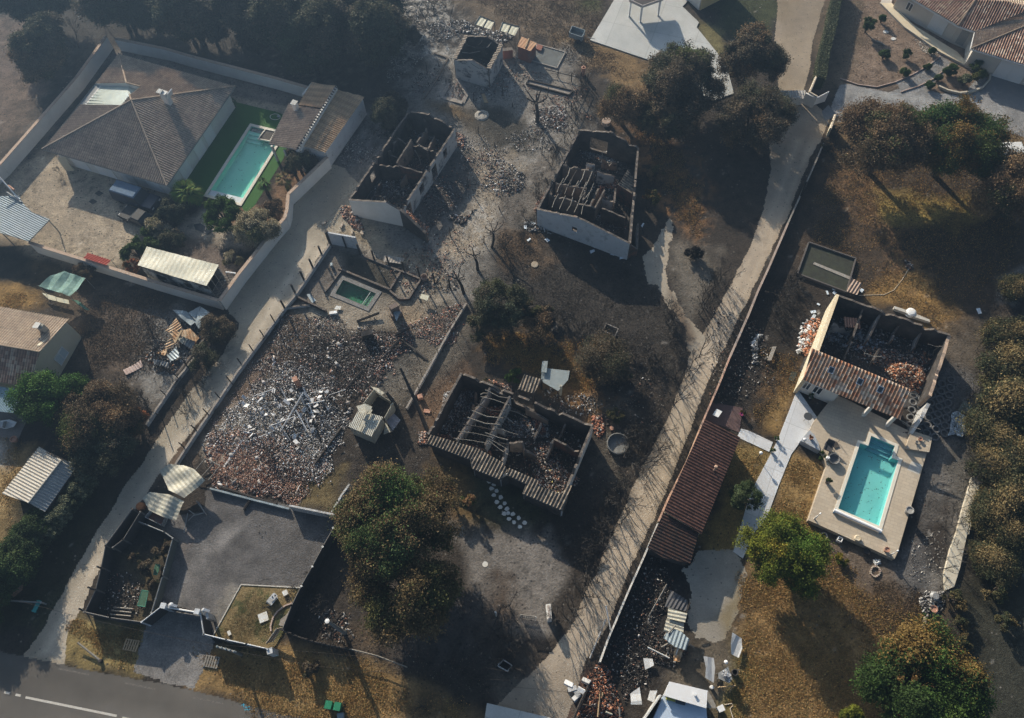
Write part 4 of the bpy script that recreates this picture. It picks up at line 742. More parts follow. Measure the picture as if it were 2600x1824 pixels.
roof_part(hh,'roof_slope',[e1_,e0_,hp,q(3,0,1400,-290,4.3)],e1_,e0_,T_PNK)
v1=on_plane(3,0,2255,98,plB);v2=on_plane(3,0,2255,40,plB);v3=on_plane(3,0,2100,5,plB)
roof_part(hh,'roof_slope',[e0_,e2_,v1,v2,v3,hp],e0_,e2_,T_PNK)
g0,g1=q(3,0,1822,398,zE),e2_;g2=q(3,0,2560,90,4.6)
plC=(g0,g1,g2);w1_=on_plane(3,0,2255,212,plC);w2_=on_plane(3,0,2255,100,plC)
roof_part(hh,'roof_slope',[g0,g1,w2_,on_plane(3,0,2420,40,plC),g2],g0,g1,T_WARM)
g3=q(3,0,2800,690,zE);roof_part(hh,'roof_slope',[g0,g2,g3],g0,g3,T_PNK)
mid=on_plane(3,0,2420,40,plC);roof_part(hh,'roof_slope',[hp,v3,v2,mid,q(3,0,2420,-260,4.3),q(3,0,1700,-260,4.3)],hp,v3,T_WARM)
ridge_part(hh,[g0,g2],T_WARM);ridge_part(hh,[e0_,hp],T_WARM);ridge_part(hh,[e2_,w2_],T_PNK,.06,'valley_tiles')
CW2=mat('pale_peach_render',(.52,.48,.42),(.57,.53,.47),fine=.04,bmp=.002)
def shift(p,o,d):return xy(p)+o*d
cH=q(3,0,2300,100);oA=outw(e1_,e0_,cH);oB=outw(e0_,e2_,cH);oC=outw(g1,g0,cH);oD=outw(g0,g3,cH)
mb=MB();a0=xy(e1_)-oA*.5;a1=xy(e0_)-oA*.5-oB*.3;a2=xy(e2_)-oB*.5-oC*.2;a3=xy(g0)-oC*.5-oD*.5;a4=xy(g3)-oD*.5
wall(mb,a0,a1,2.65,.25,mi=(0,0,0));wall(mb,a1,a2,2.65,.25,mi=(0,0,0));wall(mb,a2,a3,2.65,.25,mi=(0,0,0));wall(mb,a3,a4,2.65,.25,mi=(0,0,0));wall(mb,a0,a0-oA*8,2.65,.25,mi=(0,0,0))
mb.build('wall',CW2,hh)
mb=MB()
for a,b in((e1_,e0_),(e0_,e2_),(e2_,g0),(g0,g3)):wall(mb,xy(a),xy(b),2.74,.1,z0=2.6,mi=(0,0,0))
mb.build('gutter',PAN,hh)
window(hh,lerp(a0,a1,.17)+oA*.14,lerp(a0,a1,.27)+oA*.14,.9,2.0,oA);window(hh,lerp(a0,a1,.60)+oA*.14,lerp(a0,a1,.85)+oA*.14,.3,2.35,oA,pane=SHUT,name='sliding_door',shut=True)
window(hh,lerp(a3,a4,.25)+oD*.14,lerp(a3,a4,.50)+oD*.14,.02,2.3,oD,pane=PAN,name='garage_door',shut=True);window(hh,lerp(a3,a4,.56)+oD*.14,lerp(a3,a4,.8)+oD*.14,.02,2.3,oD,pane=PAN,name='garage_door',shut=True)
MB().box(lerp(a1,a2,.5)+oB*.15+Vector((0,0,1.2)),(.95,.06,1.9),math.atan2((a2-a1).y,(a2-a1).x)).build('door',mat('grey_door',(.3,.3,.29)),hh)
cpx=q(3,0,2235,155,3.6);MB().box((cpx.x,cpx.y,cpx.z),(.3,.3,.3),0).build('vent',TERC,hh)
yh=thing('house','ochre and white walled house cut off by the top edge','house',q(2,0,1855,80))
b0=q(2,0,1855,82);b1=q(2,0,1640,-110);b2=q(2,0,2110,-50);b3=b1+(b2-b0)
mb=MB();wall(mb,b1,b0,2.7,.25,mi=(0,0,0));mb.build('wall',STU,yh,label='white rendered wall');mb=MB();wall(mb,b0,b2,2.7,.25,mi=(0,0,0));wall(mb,b2,b3,2.7,.25,mi=(0,0,0));wall(mb,b3,b1,2.7,.25,mi=(0,0,0));mb.build('wall',YEL,yh,label='ochre rendered wall')
ap_=(b0+b3)/2+Vector((0,0,4.4));oc=[p+(p-(b0+b3)/2)*.08+Vector((0,0,2.75))for p in(b0,b2,b3,b1)]
for i in range(4):roof_part(yh,'roof_slope',[oc[i],oc[(i+1)%4],ap_],oc[i],oc[(i+1)%4],T_PNK)
ov_=thing('carport','dark roofed canopy reaching over the pale concrete slab at the top edge','canopy',q(2,0,1400,-60))
oo=Q(2,0,'1285,0 1390,50 1560,-10 1500,-180 1230,-150',2.6);mb=MB();mb.slab(oo,.22);mb.build('roof',mat('dark_felt',(.045,.04,.04),(.07,.06,.055)),ov_)
mb=MB()
for a,b in zip(oo,oo[1:]+oo[:1]):wall(mb,xy(a),xy(b),2.68,.08,z0=2.34,mi=(0,0,0))
mb.build('fascia',mat('pink_grey_fascia',(.42,.38,.36)),ov_)
for p in oo[:3]:p=lerp(p,cen(oo),.12);MB().box((p.x,p.y,1.2),(.2,.2,2.4)).build('post',PAN,ov_)
an=thing('annex','long low annex with a dark red tile roof against the lane wall','outbuilding',q(2,2,1800,1000))
n1,n2,n3,n4=q(2,2,1905,520,2.9),q(2,2,2190,680,2.4),q(2,2,1872,1470,2.4),q(2,2,1565,1285,2.9)
roof_part(an,'roof_slope',[n1,n2,n3,n4],n2,n3,T_RED,.27,.022)
n5,n6=q(2,3,1780,345,2.1),q(2,3,1430,215,2.6);n3b,n4b=n3-Vector((0,0,.3)),n4-Vector((0,0,.3));roof_part(an,'lower_roof_slope',[n4b,q(2,3,1850,95,2.1),n5,q(2,3,1560,300,2.4),n6],n3,n5,tile_mat('scorched_shaded_red_tiles',[(.06,.034,.028),(.08,.04,.03),(.045,.03,.026)],.27,row=.22,moss=(.03,.024,.02),mossamt=.45),.27,.022)  # darker copy of the red tiles: burnt end plus shadow put into colour
fa=inset([n1,n2,n3,n4],.2);mb=MB()
wall(mb,fa[0],fa[1],[(0,2.8),(1,2.3)],.2,mi=(0,0,0));wall(mb,fa[1],fa[2],2.3,.2,mi=(0,0,0));wall(mb,fa[2],fa[3],[(0,2.3),(1,2.8)],.2,mi=(0,0,0));wall(mb,fa[3],fa[0],2.8,.2,mi=(0,0,0));mb.build('wall',CRM,an)
fb=inset([n3b,n5,n6,n4b],.25);mb=MB();wall(mb,fb[0],fb[1],1.9,.2,mi=(0,0,0));wall(mb,fb[1],fb[2],[(0,1.9),(1,2.3)],.2,mi=(0,0,0));mb.build('lower_wall',SOOT,an)
vp=q(2,2,1980,940,2.9);MB().lathe((vp.x,vp.y,2.5),[(.06,0),(.06,.9),(.14,.95),(.16,1.05),(.1,1.15)],10).build('vent_pipe',mat('pinkish_clay',(.45,.3,.22)),an)
MB().prism(Q(2,2,'1960,395 2210,440 2180,640 1960,560 1900,520'),-.02,.05).build('terrace',mat('purple_brown_paving',(.085,.055,.055),(.11,.07,.065),fine=.25),kind='structure',label='small dark red paved terrace by the annex')
lw=Q(2,3,'1042,1150 1110,960 1170,820 1280,560 1410,270 1515,20',1.1);lw2=Q(2,3,'1520,0',1.1)+Q(2,2,'1600,1180 1760,860 1900,510 2030,210 2105,20',1.1)
lw3=Q(2,2,'2105,20',1.1)+Q(2,1,'2255,1130',1.1)+Q(3,1,'80,930 165,745 325,375',1.1);lw4=Q(3,1,'325,375 480,30',1.1)+Q(3,0,'430,1600 640,1120',1.1)
coping_wall('lane_wall','stretch of lane wall with a white coping beside the rubble',lw,1.05,.12,SMK,mat('white_coping',(.56,.53,.48),(.62,.59,.54),fine=.08),over=.01)
coping_wall('lane_wall','stretch of lane wall with a terracotta coping behind the red roof',lw2,1.05,.12,CRM,mat('pink_coping',(.44,.27,.20),(.50,.33,.25),fine=.12),over=.02)
coping_wall('lane_wall','stretch of lane wall with a pale pink coping beside charred ground',lw3,1.0,.14,SMK,mat('pale_pink_coping',(.32,.25,.21),(.40,.32,.27),fine=.15),over=.03)
coping_wall('lane_wall','far stretch of lane wall with a grey coping, towards the gates',lw4,.9,.12,SMK,mat('grey_coping',(.20,.18,.16),(.27,.25,.22),fine=.2),over=.02)
gt=thing('gateway','curved tile topped wall and open white gate at the far end of the lane','gate',q(3,0,500,800))
roof_part(gt,'tiled_top',Q(3,0,'262,742 470,740 455,808 235,800',1.5),q(3,0,262,742),q(3,0,470,740),mat('grey_slats',(.27,.26,.25),(.36,.35,.33),fine=.2),.3,.06)
mb=MB();wall(mb,q(3,0,245,775,1.4),q(3,0,460,778,1.4),1.4,.2,mi=(0,0,0));wall(mb,q(3,0,470,760,1.5),q(3,0,560,800,1.5),1.5,.2,mi=(0,0,0));wall(mb,q(3,0,560,620,1.5),q(3,0,500,755,1.5),1.5,.22,mi=(0,0,0));mb.build('wall',STU,gt)
mb=MB();A,B=q(3,0,530,862),q(3,0,625,830);wall(mb,A,B,[(0,1.1),(1,1.5)],.06,mi=(0,0,0));mb.build('gate_leaf',WPL,gt)
mb=MB()
for a,b in(((560,620),(500,758)),((500,758),(565,795))):
 a,b=q(3,0,*a,1.55),q(3,0,*b,1.55);n=9
 for i in range(n):mb.tube([lerp(a,b,i/n),lerp(a,b,(i+.85)/n)],.13,6)
mb.build('coping',mat('cream_tile',(.55,.47,.36),(.62,.54,.43),fine=.1),gt)
gp2=thing('gate_post_wall','short cream topped wall with a slatted gate leaf below the far gateway','gate',q(3,0,700,1000))
mb=MB();wall(mb,q(3,0,712,950,1.5),q(3,0,675,1050,1.5),1.5,.22,mi=(0,0,0));mb.build('wall',CRM,gp2);a,b=q(3,0,712,942,1.58),q(3,0,672,1058,1.58);mb=MB()
for i in range(7):mb.tube([lerp(a,b,i/7),lerp(a,b,(i+.85)/7)],.14,6)
mb.build('coping',MATS['cream_tile'],gp2);mb=MB();A,B=q(3,0,725,1003,.1),q(3,0,775,995,.1)
for i in range(7):wall(mb,xy(A),xy(B),.2+.2*i,.05,z0=.1+.2*i,mi=(0,0,0))
mb.build('gate_leaf',mat('grey_slats',(.3,)*3),gp2);MB().tube([q(3,0,590,940,.02),q(3,0,665,1020,.02)],.04,4).build('rail',STEEL,gp2)
MB().prism(Q(3,0,'600,915 655,860 715,940 665,975 625,985'),-.02,.02).build('threshold',mat('dark_threshold',(.12,.125,.13),(.2,.2,.2),scale=3),gp2)
def rubble(name,P,n_,s0,s1,pal,zt=.25,label=None,seed=1,flat=.35,hump=None,m=None,tilt=.5,long=1.8):
 n=int(n_*2.3);rg=np.random.default_rng(seed);x0=min(p[0]for p in P)-1;x1=max(p[0]for p in P)+1;y0=min(p[1]for p in P)-1;y1=max(p[1]for p in P)+1
 xs=[];
 tot=0
 while tot<n:
  a=rg.uniform(x0,x1,n*2);b=rg.uniform(y0,y1,n*2);k=((sdist(a,b,P)+fbm(a*.45,b*.45,8)*3.2+fbm(a*1.8,b*1.8,9)*1.2<.1)if name in('debris_field','ash_crust','wreckage','rubble','clods','burnt_heap')else inpoly(a,b,P))&(fbm(a*.7,b*.7,seed+5)+rg.uniform(-.25,.4,n*2)>-.12)
  xs.append(np.stack([a[k],b[k]],-1));tot+=k.sum()
 xy_=np.concatenate(xs)[:n];d=-sdist(xy_[:,0],xy_[:,1],P);edge=np.clip(d/1.0,.1,1)
 h=(zt*edge*(.35+1.1*vnoise(xy_[:,0]*.8,xy_[:,1]*.8,seed))*rg.uniform(.2,1,n))if zt else np.zeros(n)
 sz=(rg.uniform(0,1,n)**2.6*(s1-s0)+s0)*(.45 if long>2 else.72 if n_<250 else.40 if 'field'in name else.5);S=np.stack([sz*rg.uniform(1,long,n),sz*rg.uniform(.5,1,n),sz*rg.uniform(.12,flat*2,n)],-1)/2
 ang=rg.uniform(0,6.28,n);tx=rg.normal(0,tilt,n);ty=rg.normal(0,tilt,n)
 cz,sz_=np.cos(ang),np.sin(ang);cx,sx=np.cos(tx),np.sin(tx);cy,sy=np.cos(ty),np.sin(ty)
 Rz=np.zeros((n,3,3));Rz[:,0,0]=cz;Rz[:,0,1]=-sz_;Rz[:,1,0]=sz_;Rz[:,1,1]=cz;Rz[:,2,2]=1
 Rx=np.zeros((n,3,3));Rx[:,0,0]=1;Rx[:,1,1]=cx;Rx[:,1,2]=-sx;Rx[:,2,1]=sx;Rx[:,2,2]=cx
 Ry=np.zeros((n,3,3));Ry[:,1,1]=1;Ry[:,0,0]=cy;Ry[:,0,2]=sy;Ry[:,2,0]=-sy;Ry[:,2,2]=cy
 Rm=Rz@Rx@Ry;cu8=np.array([(a,b,c)for c in(-1,1)for a,b in((-1,-1),(1,-1),(1,1),(-1,1))],float)
 jit=rg.uniform(.6,1.15,(n,8,3));L=cu8[None]*S[:,None]*jit
 V=np.einsum('nij,nkj->nki',Rm,L)+np.stack([xy_[:,0],xy_[:,1],h+S[:,2]+.02],-1)[:,None]
 F=np.array([(3,2,1,0),(4,5,6,7),(0,1,5,4),(1,2,6,5),(2,3,7,6),(3,0,4,7)]);F=(F[None]+(np.arange(n)*8)[:,None,None]).reshape(-1,4)
 pal=np.array(pal);w=pal[:,3]if pal.shape[1]>3 else np.ones(len(pal));ci=rg.choice(len(pal),n,p=w/w.sum());c=pal[ci,:3]*rg.uniform(.6,1.3,(n,1));c=np.repeat(c,8,0)
 org=np.array([xy_[:,0].mean(),xy_[:,1].mean(),0]);me=rawmesh(name,V.reshape(-1,3)-org,F,m or RUB,np.clip(c,0,.85))
 o=link(name,me,None,Vector(org));return tag(o,label,None,kind='stuff')
RUB=mat('rubble',(.2,)*3,attr=True,scale=2,bscale=16,fine=.25,bmp=.01,rough=.9)
PCH=[(.04,.035,.032,5),(.11,.10,.09,3.5),(.24,.225,.21,2),(.20,.11,.08,1.4),(.48,.46,.44,.8)]
PAS=[(.33,.32,.31,4),(.18,.17,.16,3),(.05,.045,.04,3),(.60,.60,.60,1.6),(.22,.12,.09,.6)]
PTL=[(.36,.155,.095,4),(.25,.11,.07,3),(.46,.27,.19,2),(.10,.07,.06,2),(.42,.38,.34,1)]
PTM=[(.26,.17,.135,3),(.30,.15,.10,2),(.09,.08,.075,3),(.38,.35,.32,1.5)]
def pts_on(A,B,ts):return[lerp(A,B,t)for t in ts]
def ruin(name,label,pts,he,hr,rowt=(STU,SOOT),jag=.05,th=.2,gh=(None,None),gaps={},base=None):
 """pts: pixel list (tile c,r,x,y) BL, ridgeB, BR, FR, ridgeF, FL"""
 z=[he,hr,he,he,hr,he];P=[q(*p,zz)for p,zz in zip(pts,z)]
 t=thing(name,label,'ruined house',cen(P));C=[xy(P[i])for i in(0,2,3,5)]
 def ridge_s(A,B,R):d=(B-A);return max(.2,min(.8,(xy(R)-A).dot(d)/d.length_squared))
 profB=[(0,he),(ridge_s(C[0],C[1],P[1]),hr),(1,he)];profF=[(0,he),(ridge_s(C[2],C[3],P[4]),hr),(1,he)]
 order=[(C[0],C[1],profB,'B'),(C[1],C[2],[(0,he),(1,he)],'R'),(C[2],C[3],profF,'F'),(C[3],C[0],[(0,he),(1,he)],'L')]
 A_=sum(C[i-1].x*C[i].y-C[i].x*C[i-1].y for i in range(4));outer_right=A_>0
 for a,b,pr,k in order:
  mb=MB();wall(mb,a,b,pr,th,jag if k=='F'else max(jag,.10),mi=((1,0,2)if outer_right else(0,1,2)),holes=gaps.get(k,()),rng=random.Random(hash(name+k)%999 if 0 else len(label)*7+ord(k)))
  o=mb.build('outer_wall',[rowt[0],rowt[1],TOPW]if base is None or k not in base else[base[k],rowt[1],TOPW],t)
 fl=MB();fl.prism(inset(C,.15),-.03,.05);fl.build('floor',SOOT,t)
 return t,C,P
def iwalls(t,segs,m=(BRKT,SOOT),th=.16,jag=.08,name='inner_wall'):
 for i,s in enumerate(segs):
  c,r,x0,y0,x1,y1,h0,h1=s[:8];mm=s[8]if len(s)>8 else m
  mb=MB();wall(mb,q(c,r,x0,y0,h0),q(c,r,x1,y1,h1),[(0,h0),(1,h1)],th,jag,mi=(0,1,2),rng=random.Random(i+3));mb.build(name,[mm[0],mm[1],TOPW],t)
def beams(t,segs,m0=WOODG,r=.06,name='beam'):
 for c,r_,x0,y0,x1,y1,z0,z1 in segs:
  r=(.03,.045,.06)[int(x0*7+y0*3)%3];m=(m0,WOODB,m0)[int(x0+y0)%3]
  a,b=q(c,r_,x0,y0,z0),q(c,r_,x1,y1,z1);mid=(a+b)/2+Vector((random.uniform(-.18,.18),random.uniform(-.18,.18),random.uniform(-.3,.02)))
  MB().tube([a,mid,b],[r,r*.85,r*.8],4).build(name,m,t)
def tile_edge(t,A,B,w,m,n=None,h=.1,name='tile_row',r=.10):
 A,B=Vector(A),Vector(B);d=(B-A).normalized();pn=Vector((-d.y,d.x,0));n=n or int((B-A).length/.26);mb=MB();rg=random.Random(n)
 for i in range(n):
  if rg.random()<.06:continue
  p=lerp(A,B,(i+.5)/n);j=rg.uniform(-.05,.05);mb.tube([p+pn*(w/2+j)+Vector((0,0,h)),p-pn*(w/2-j)+Vector((0,0,h-.04))],[r,r*.85],6)
 mb.build(name,m,t)
random.seed(4)
R1,C1_,P1_=ruin('ruined_cottage','small roofless white cottage with tiled wall tops, black inside',[(1,0,1885,295),(1,0,2040,300),(1,0,2170,370),(1,0,2062,570),(1,0,1925,495),(1,0,1785,490)],2.7,3.5,(SMK,SOOT),.03)
tile_edge(R1,P1_[0],P1_[5],.45,T_LIP if 0 else TERC if 0 else mat('sooty_clay',(.46,.39,.31),(.30,.25,.20),scale=5,fine=.3));tile_edge(R1,P1_[2],P1_[3],.5,MATS['sooty_clay'])
beams(R1,[(1,0,1880,365,2045,388,2.9,3.3),(1,0,2045,388,2085,350,3.3,3.0),(1,0,1980,370,2010,330,3.2,3.2),(1,0,1850,430,1990,420,2.6,2.6),(1,0,1920,520,2060,560,3.3,2.7)])
rubble('debris',inset(C1_,.3),350,.06,.3,PCH,.3,'black debris on the floor of the small white cottage',11)
R2,C2_,P2_=ruin('ruined_house','long roofless burnt house with a pale near gable, beside the gravel lane',[(1,0,1405,912),(1,0,1580,932),(1,0,1785,1052),(1,1,1342,268),(1,1,1215,225),(1,1,922,182)],2.7,3.6,(SMK,SOOT),.05,base={'F':STU,'L':SMK},gaps={'R':((2.2,3.0,.9,2.1),(4.6,5.6,.1,2.1),(7.4,8.3,.9,2.1),(10.2,11.2,.1,2.1)),'L':((4,5,.9,2.0),(9,10,.9,2.0))})
_m=MB();wall(_m,C2_[2],q(1,1,1550,455,1.7),[(0,2.9),(1,1.7)],.28,.04,mi=((1,0,2)if sum(C2_[k-1].x*C2_[k].y-C2_[k].x*C2_[k-1].y for k in range(4))>0 else(0,1,2)));_m.build('gable_wing',[STU,SOOT,TOPW],R2)
iwalls(R2,[(1,0,1320,1130,1440,1175,2.4,2.0),(1,0,1430,1140,1310,1330,2.6,2.0),(1,0,1170,1345,1330,1350,2.5,2.6,(BRK,SOOT)),(1,0,1330,1350,1520,1410,2.9,2.2,(BRK,BRK)),(1,0,1555,1045,1475,1165,2.2,2.0),(1,0,1440,1170,1660,1250,2.0,2.2),(1,0,1255,1265,1350,1300,1.6,1.2)])
beams(R2,[(1,1,1245,20,1290,110,1.5,.4),(1,0,1460,1230,1510,1350,2,.4),(1,0,1490,1180,1560,1230,2.1,2.1),(1,0,1200,1400,1330,1350,.8,2.4)])
rubble('debris',inset(C2_,.35),2300,.06,.34,PCH,.35,'charred debris covering the floors of the long roofless house',12)
rubble('broken_tiles',Q(1,0,'1470,1180 1560,1180 1660,1230 1620,1290 1560,1240',0),110,.14,.36,PTM,2.4,'clay tiles heaped on a cross wall of the long roofless house',13)
rubble('broken_tiles',Q(1,0,'1790,1080 1870,1120 1860,1220 1800,1190',0),120,.12,.36,PTM,.5,'clay tiles fallen outside the right wall of the long roofless house',14)
rubble('broken_tiles',Q(1,1,'1340,290 1400,270 1580,420 1560,500 1480,440',0),200,.12,.34,PTM+[(.38,.18,.10,3)],.6,'clay tiles spilled at the near right corner of the long roofless house',15)
rubble('broken_bricks',Q(1,1,'840,250 930,240 1000,330 1040,430 960,420 870,330',0),170,.10,.42,PTM,.4,'broken bricks on the sunlit yard at the near left corner of the long house',16)
rubble('debris',Q(1,1,'1560,20 1950,50 1800,230 1560,450 1480,380 1420,250',0),900,.05,.3,PCH+[(.16,.15,.14,4)],.15,'ash and debris on the shaded ground right of the long house',17)
for i,(x,y)in enumerate(((715,378),(862,400),(945,452),(1028,462))):
 p=q(1,1,x,y,.15);mb=MB();mb.box(p,(.42,.2,.2),i*.7+.3);mb.box(p+Vector((.05,.25,-.04)),(.4,.18,.12),i*.7+.6);tag(mb.build('brick_block',MATS['sooty_clay']),'dark broken brick block lying on the sunlit yard before the long house','brick',group='dark blocks lying on the sunlit yard before the long house')
R3,C3r,P3_=ruin('ruined_house','roofless burnt house with a blue-grey near gable pierced by one small window',[(2,0,875,1062),(2,0,1130,1072),(2,0,1355,1205),(2,1,1288,540),(2,1,870,300),(2,1,530,258)],2.8,3.9,(SMW,SOOT),.06,gaps={'B':((1.3,3.3,.5,2.3),),'F':((5.6,6.15,1.5,2.15),),'R':((3.0,4.2,.1,2.2),(6.5,7.6,.9,2.1)),'L':((3,3.9,.9,2.1),(7,8,.9,2.1))},base={'F':SMW,'R':SMK,'L':SMK,'B':SMK})
iwalls(R3,[(2,0,740,1345,980,1395,2.7,2.4,(BRKT,BRKT)),(2,0,930,1335,1000,1345,2.8,2.7,(BRKT,SMK)),(2,0,980,1395,990,1340,2.5,2.6),(2,1,680,45,930,90,2.5,2.3,(BRKT,BRKT)),(2,1,625,135,875,205,2.5,2.4,(BRKT,BRKT)),(2,1,930,60,900,200,2.3,2.3,(BRKT,BRKT)),(2,1,1030,90,960,230,2.3,2.3),(2,1,1080,100,1000,250,2.4,2.3,(BRKT,BRKT)),(2,1,870,215,1000,240,2.6,2.6,(BRKT,SOOT)),(2,1,1060,250,1250,330,2.2,2.0),(2,1,1170,90,1160,210,2.2,2.3,(SOOT,BRK))])
beams(R3,[(2,1,740-20*k,-20+28*k*1.0,720-20*k-15,110+28*k,2.6,2.3)for k in range(0)]+[(2,1,745+62*i,10+10*i,690+62*i,125+14*i,2.5,2.4)for i in range(5)]+[(2,1,700+60*i,140+12*i,650+60*i,250+14*i,2.5,2.6)for i in range(5)]+[(2,0,800+60*i,1375+10*i,740+60*i,1500+12*i,2.4,2.4)for i in range(4)]+[(2,0,1060,1240,1080,1380,2.5,.4),(2,1,920,130,880,180,2.5,2.3),(2,1,980,100,900,190,2.4,2.4)],r=.05)
R3c=cen(P3_);r0,r1b,r2b,r3b=q(2,0,1270,1385,3.2),q(2,0,1335,1508,2.5),q(2,0,1312,1568,2.5),q(2,0,1188,1518,3.3)
roof_part(R3,'roof_remnant',[r0,r1b,r2b,r3b],r1b,r2b,T_LIP,.3,.06);wall(mb:=MB(),q(2,1,1190,55,2.4),q(2,1,1335,150,2.4),2.4,.2,mi=(0,1,2));mb.build('inner_wall',[SOOT,BRK,TOPW],R3)
lt=q(2,1,1350,380,2.2);mb=MB();wall(mb,q(2,1,1285,540,2.5),q(2,1,1345,590,1.2),[(0,2.4),(1,1.3)],.2,.06,mi=(0,1,2));wall(mb,q(2,1,1345,590,1.2),q(2,1,1355,370,2.3),[(0,1.2),(1,2.2)],.2,.06,mi=(0,1,2));mb.build('porch_wall',[SMK,BRK,TOPW],R3)
rubble('debris',inset(C3r,.35),2400,.06,.34,PCH,.35,'charred debris on the floors of the house with the blue-grey gable',21)
rubble('broken_tiles',Q(2,0,'1045,1460 1130,1460 1180,1510 1160,1560 1080,1530',0),220,.12,.34,PTL,1.1,'reddish broken tiles in the middle of the house with the blue-grey gable',22)
rubble('broken_tiles',Q(2,1,'1040,80 1080,90 1010,250 960,320 950,290 1000,180',0),240,.1,.3,PTL,2.3,'reddish broken tiles strewn along an inner wall of the house with the blue-grey gable',23)
rubble('broken_tiles',Q(2,1,'600,120 620,140 560,250 500,300 520,220',0),120,.1,.3,PTM,.6,'brown broken tiles outside the left wall of the house with the blue-grey gable',24)
rubble('debris',Q(2,1,'420,360 620,380 700,440 660,470 440,440',0),120,.06,.35,PAS,.1,'scattered scraps at the foot of the blue-grey gable',25)
WSH=mat('pale_blue_board',(.45,.52,.60),(.55,.60,.64),fine=.08)
def scraps(lst,name,label,m,s=.5,group=None,cat='board'):
 for i,(c,r,x,y,w,l)in enumerate(lst):
  p=q(c,r,x,y,.06);rg=random.Random(i*7+x);P4=[(-l/2,-w/2),(l/2*rg.uniform(.7,1),-w/2*rg.uniform(.5,1.1)),(l/2,w/2*rg.uniform(.6,1)),(-l/2*rg.uniform(.5,1),w/2)]
  a=rg.uniform(0,3.1);ca,sa=math.cos(a),math.sin(a)
  MB().slab([Vector((p.x+u*ca-v*sa,p.y+u*sa+v*ca,.08+.08*u*rg.uniform(-1,1)/l))for u,v in P4],.03).build(name,m,label=label,cat=cat,group=group)
scraps([(2,1,1190,630,.5,.7),(2,1,1225,655,.4,.7),(2,1,1145,628,.3,.45),(2,1,980,608,.35,.5),(2,1,992,568,.2,.5),(2,1,1060,577,.2,.4),(2,1,610,515,.35,.5),(2,1,462,512,.25,.5),(2,1,432,410,.3,.45),(2,1,500,380,.2,.4),(2,1,555,405,.25,.4),(2,1,1390,395,.2,.6)],'board_scrap','pale scrap of board on the ground near the blue-grey gable',WSH,group='pale scraps round the blue-grey gable')
z4=2.7
R4p=[(1,2,1840,150),(1,2,1900,190),(2,2,980,580),(2,2,760,1110),(2,2,400,1020),(1,2,1568,655)]
P4c=[q(*p,z4)for p in(R4p[0],R4p[2],R4p[3],R4p[5])]
R4=thing('ruined_house','burnt roofless house with a strip of brown roof tiles along its near side','ruined house',cen(P4c));C4r=[xy(p)for p in P4c]
ordr=[(0,1),(1,2),(3,0)]
for i,(a,b)in enumerate(ordr):
 mb=MB();wall(mb,C4r[a],C4r[b],z4,.2,.11,mi=(1,0,2)if sum(C4r[k-1].x*C4r[k].y-C4r[k].x*C4r[k-1].y for k in range(4))>0 else(0,1,2),rng=random.Random(40+i),holes=((5.2,7.3,.8,2.45),)if i==0 else());mb.build('outer_wall',[SMK if i!=1 else STU,SOOT,TOPW],R4)
ze4,zt4=2.45,2.95
st1=[(1,2,1562,728),(1,2,1918,862),(1,2,1975,768),(1,2,1582,655)]
st2=[(1,2,1918,862),(1,2,1935,935),(1,2,2152,1022),(2,2,290,950),(2,2,240,880),(2,2,60,780),(1,2,1975,765)]
st3=[(2,2,280,985),(2,2,300,930),(2,2,535,1030),(2,2,530,1075),(2,2,740,1145),(2,2,755,1062),(2,2,812,1075),(2,2,736,1278),(2,2,412,1140),(2,2,442,1062)]
E0,E1=q(1,2,1562,728,ze4),q(2,2,412,1140,ze4);ed=xy(E1-E0).normalized();upd=Vector((-ed.y,ed.x,0));PL4=(E0,E1,E0+upd*3+Vector((0,0,.75)))
for s in(st1,st2,st3):P=[on_plane(*p,PL4)for p in s];roof_part(R4,'roof_strip',P,E0,E1,T_LIP,.3,.055)
ew=[xy(on_plane(*p,PL4))for p in((1,2,1590,715),(1,2,1925,845),(1,2,1945,915),(1,2,2160,1000),(2,2,290,965),(2,2,450,1040),(2,2,425,1115),(2,2,730,1250),(2,2,775,1130))]
mb=MB()
for a,b in zip(ew,ew[1:]):wall(mb,a,b,2.3,.22,mi=(0,1,0))
mb.build('outer_wall',[SMW,SOOT],R4)
mb=MB()
for a,b in zip([on_plane(*p,PL4)for p in((1,2,1562,728),(1,2,1918,862),(1,2,1935,935),(1,2,2152,1022),(2,2,280,985),(2,2,442,1062),(2,2,412,1140),(2,2,736,1278))],[on_plane(*p,PL4)for p in((1,2,1918,862),(1,2,1935,935),(1,2,2152,1022),(2,2,280,985),(2,2,442,1062),(2,2,412,1140),(2,2,736,1278))]):mb.tube([a-Vector((0,0,.08)),b-Vector((0,0,.08))],.07,6)
mb.build('gutter',mat('dark_gutter',(.06,.06,.058)),R4)
iwalls(R4,[(1,2,2075,270,1800,700,2.6,2.2,(SMK,BRKT)),(2,2,305,340,100,740,2.7,2.3,(SMK,BRKT)),(2,2,145,270,310,345,2.5,2.6),(1,2,1850,160,1870,165,2.5,2.5),(2,2,285,715,240,870,2.5,2.3,(SMK,SMK)),(2,2,300,710,410,715,2.6,2.5,(SMK,BRKT)),(2,2,410,715,425,780,2.5,1.9,(SMK,BRKT)),(2,2,425,775,520,830,1.8,1.2,(SMK,SOOT)),(2,2,665,690,870,790,1.9,1.7,(SOOT,BRK)),(2,2,665,690,600,850,1.9,.9,(BRKT,SOOT)),(2,2,435,430,620,540,1.7,1.0,(BRKT,BRKT))])
bl=[]
for i in range(8):
 t_=i/7.5;a=(lerp(2060-1860,-60,t_),lerp(300,690,t_));x0_,y0_=2075-275*t_,275+425*t_;x1_,y1_=2255+50-205*t_-0,345+395*t_;bl.append((1,2,x0_-40,y0_+15,x1_-40,y1_+20,2.6,2.5))
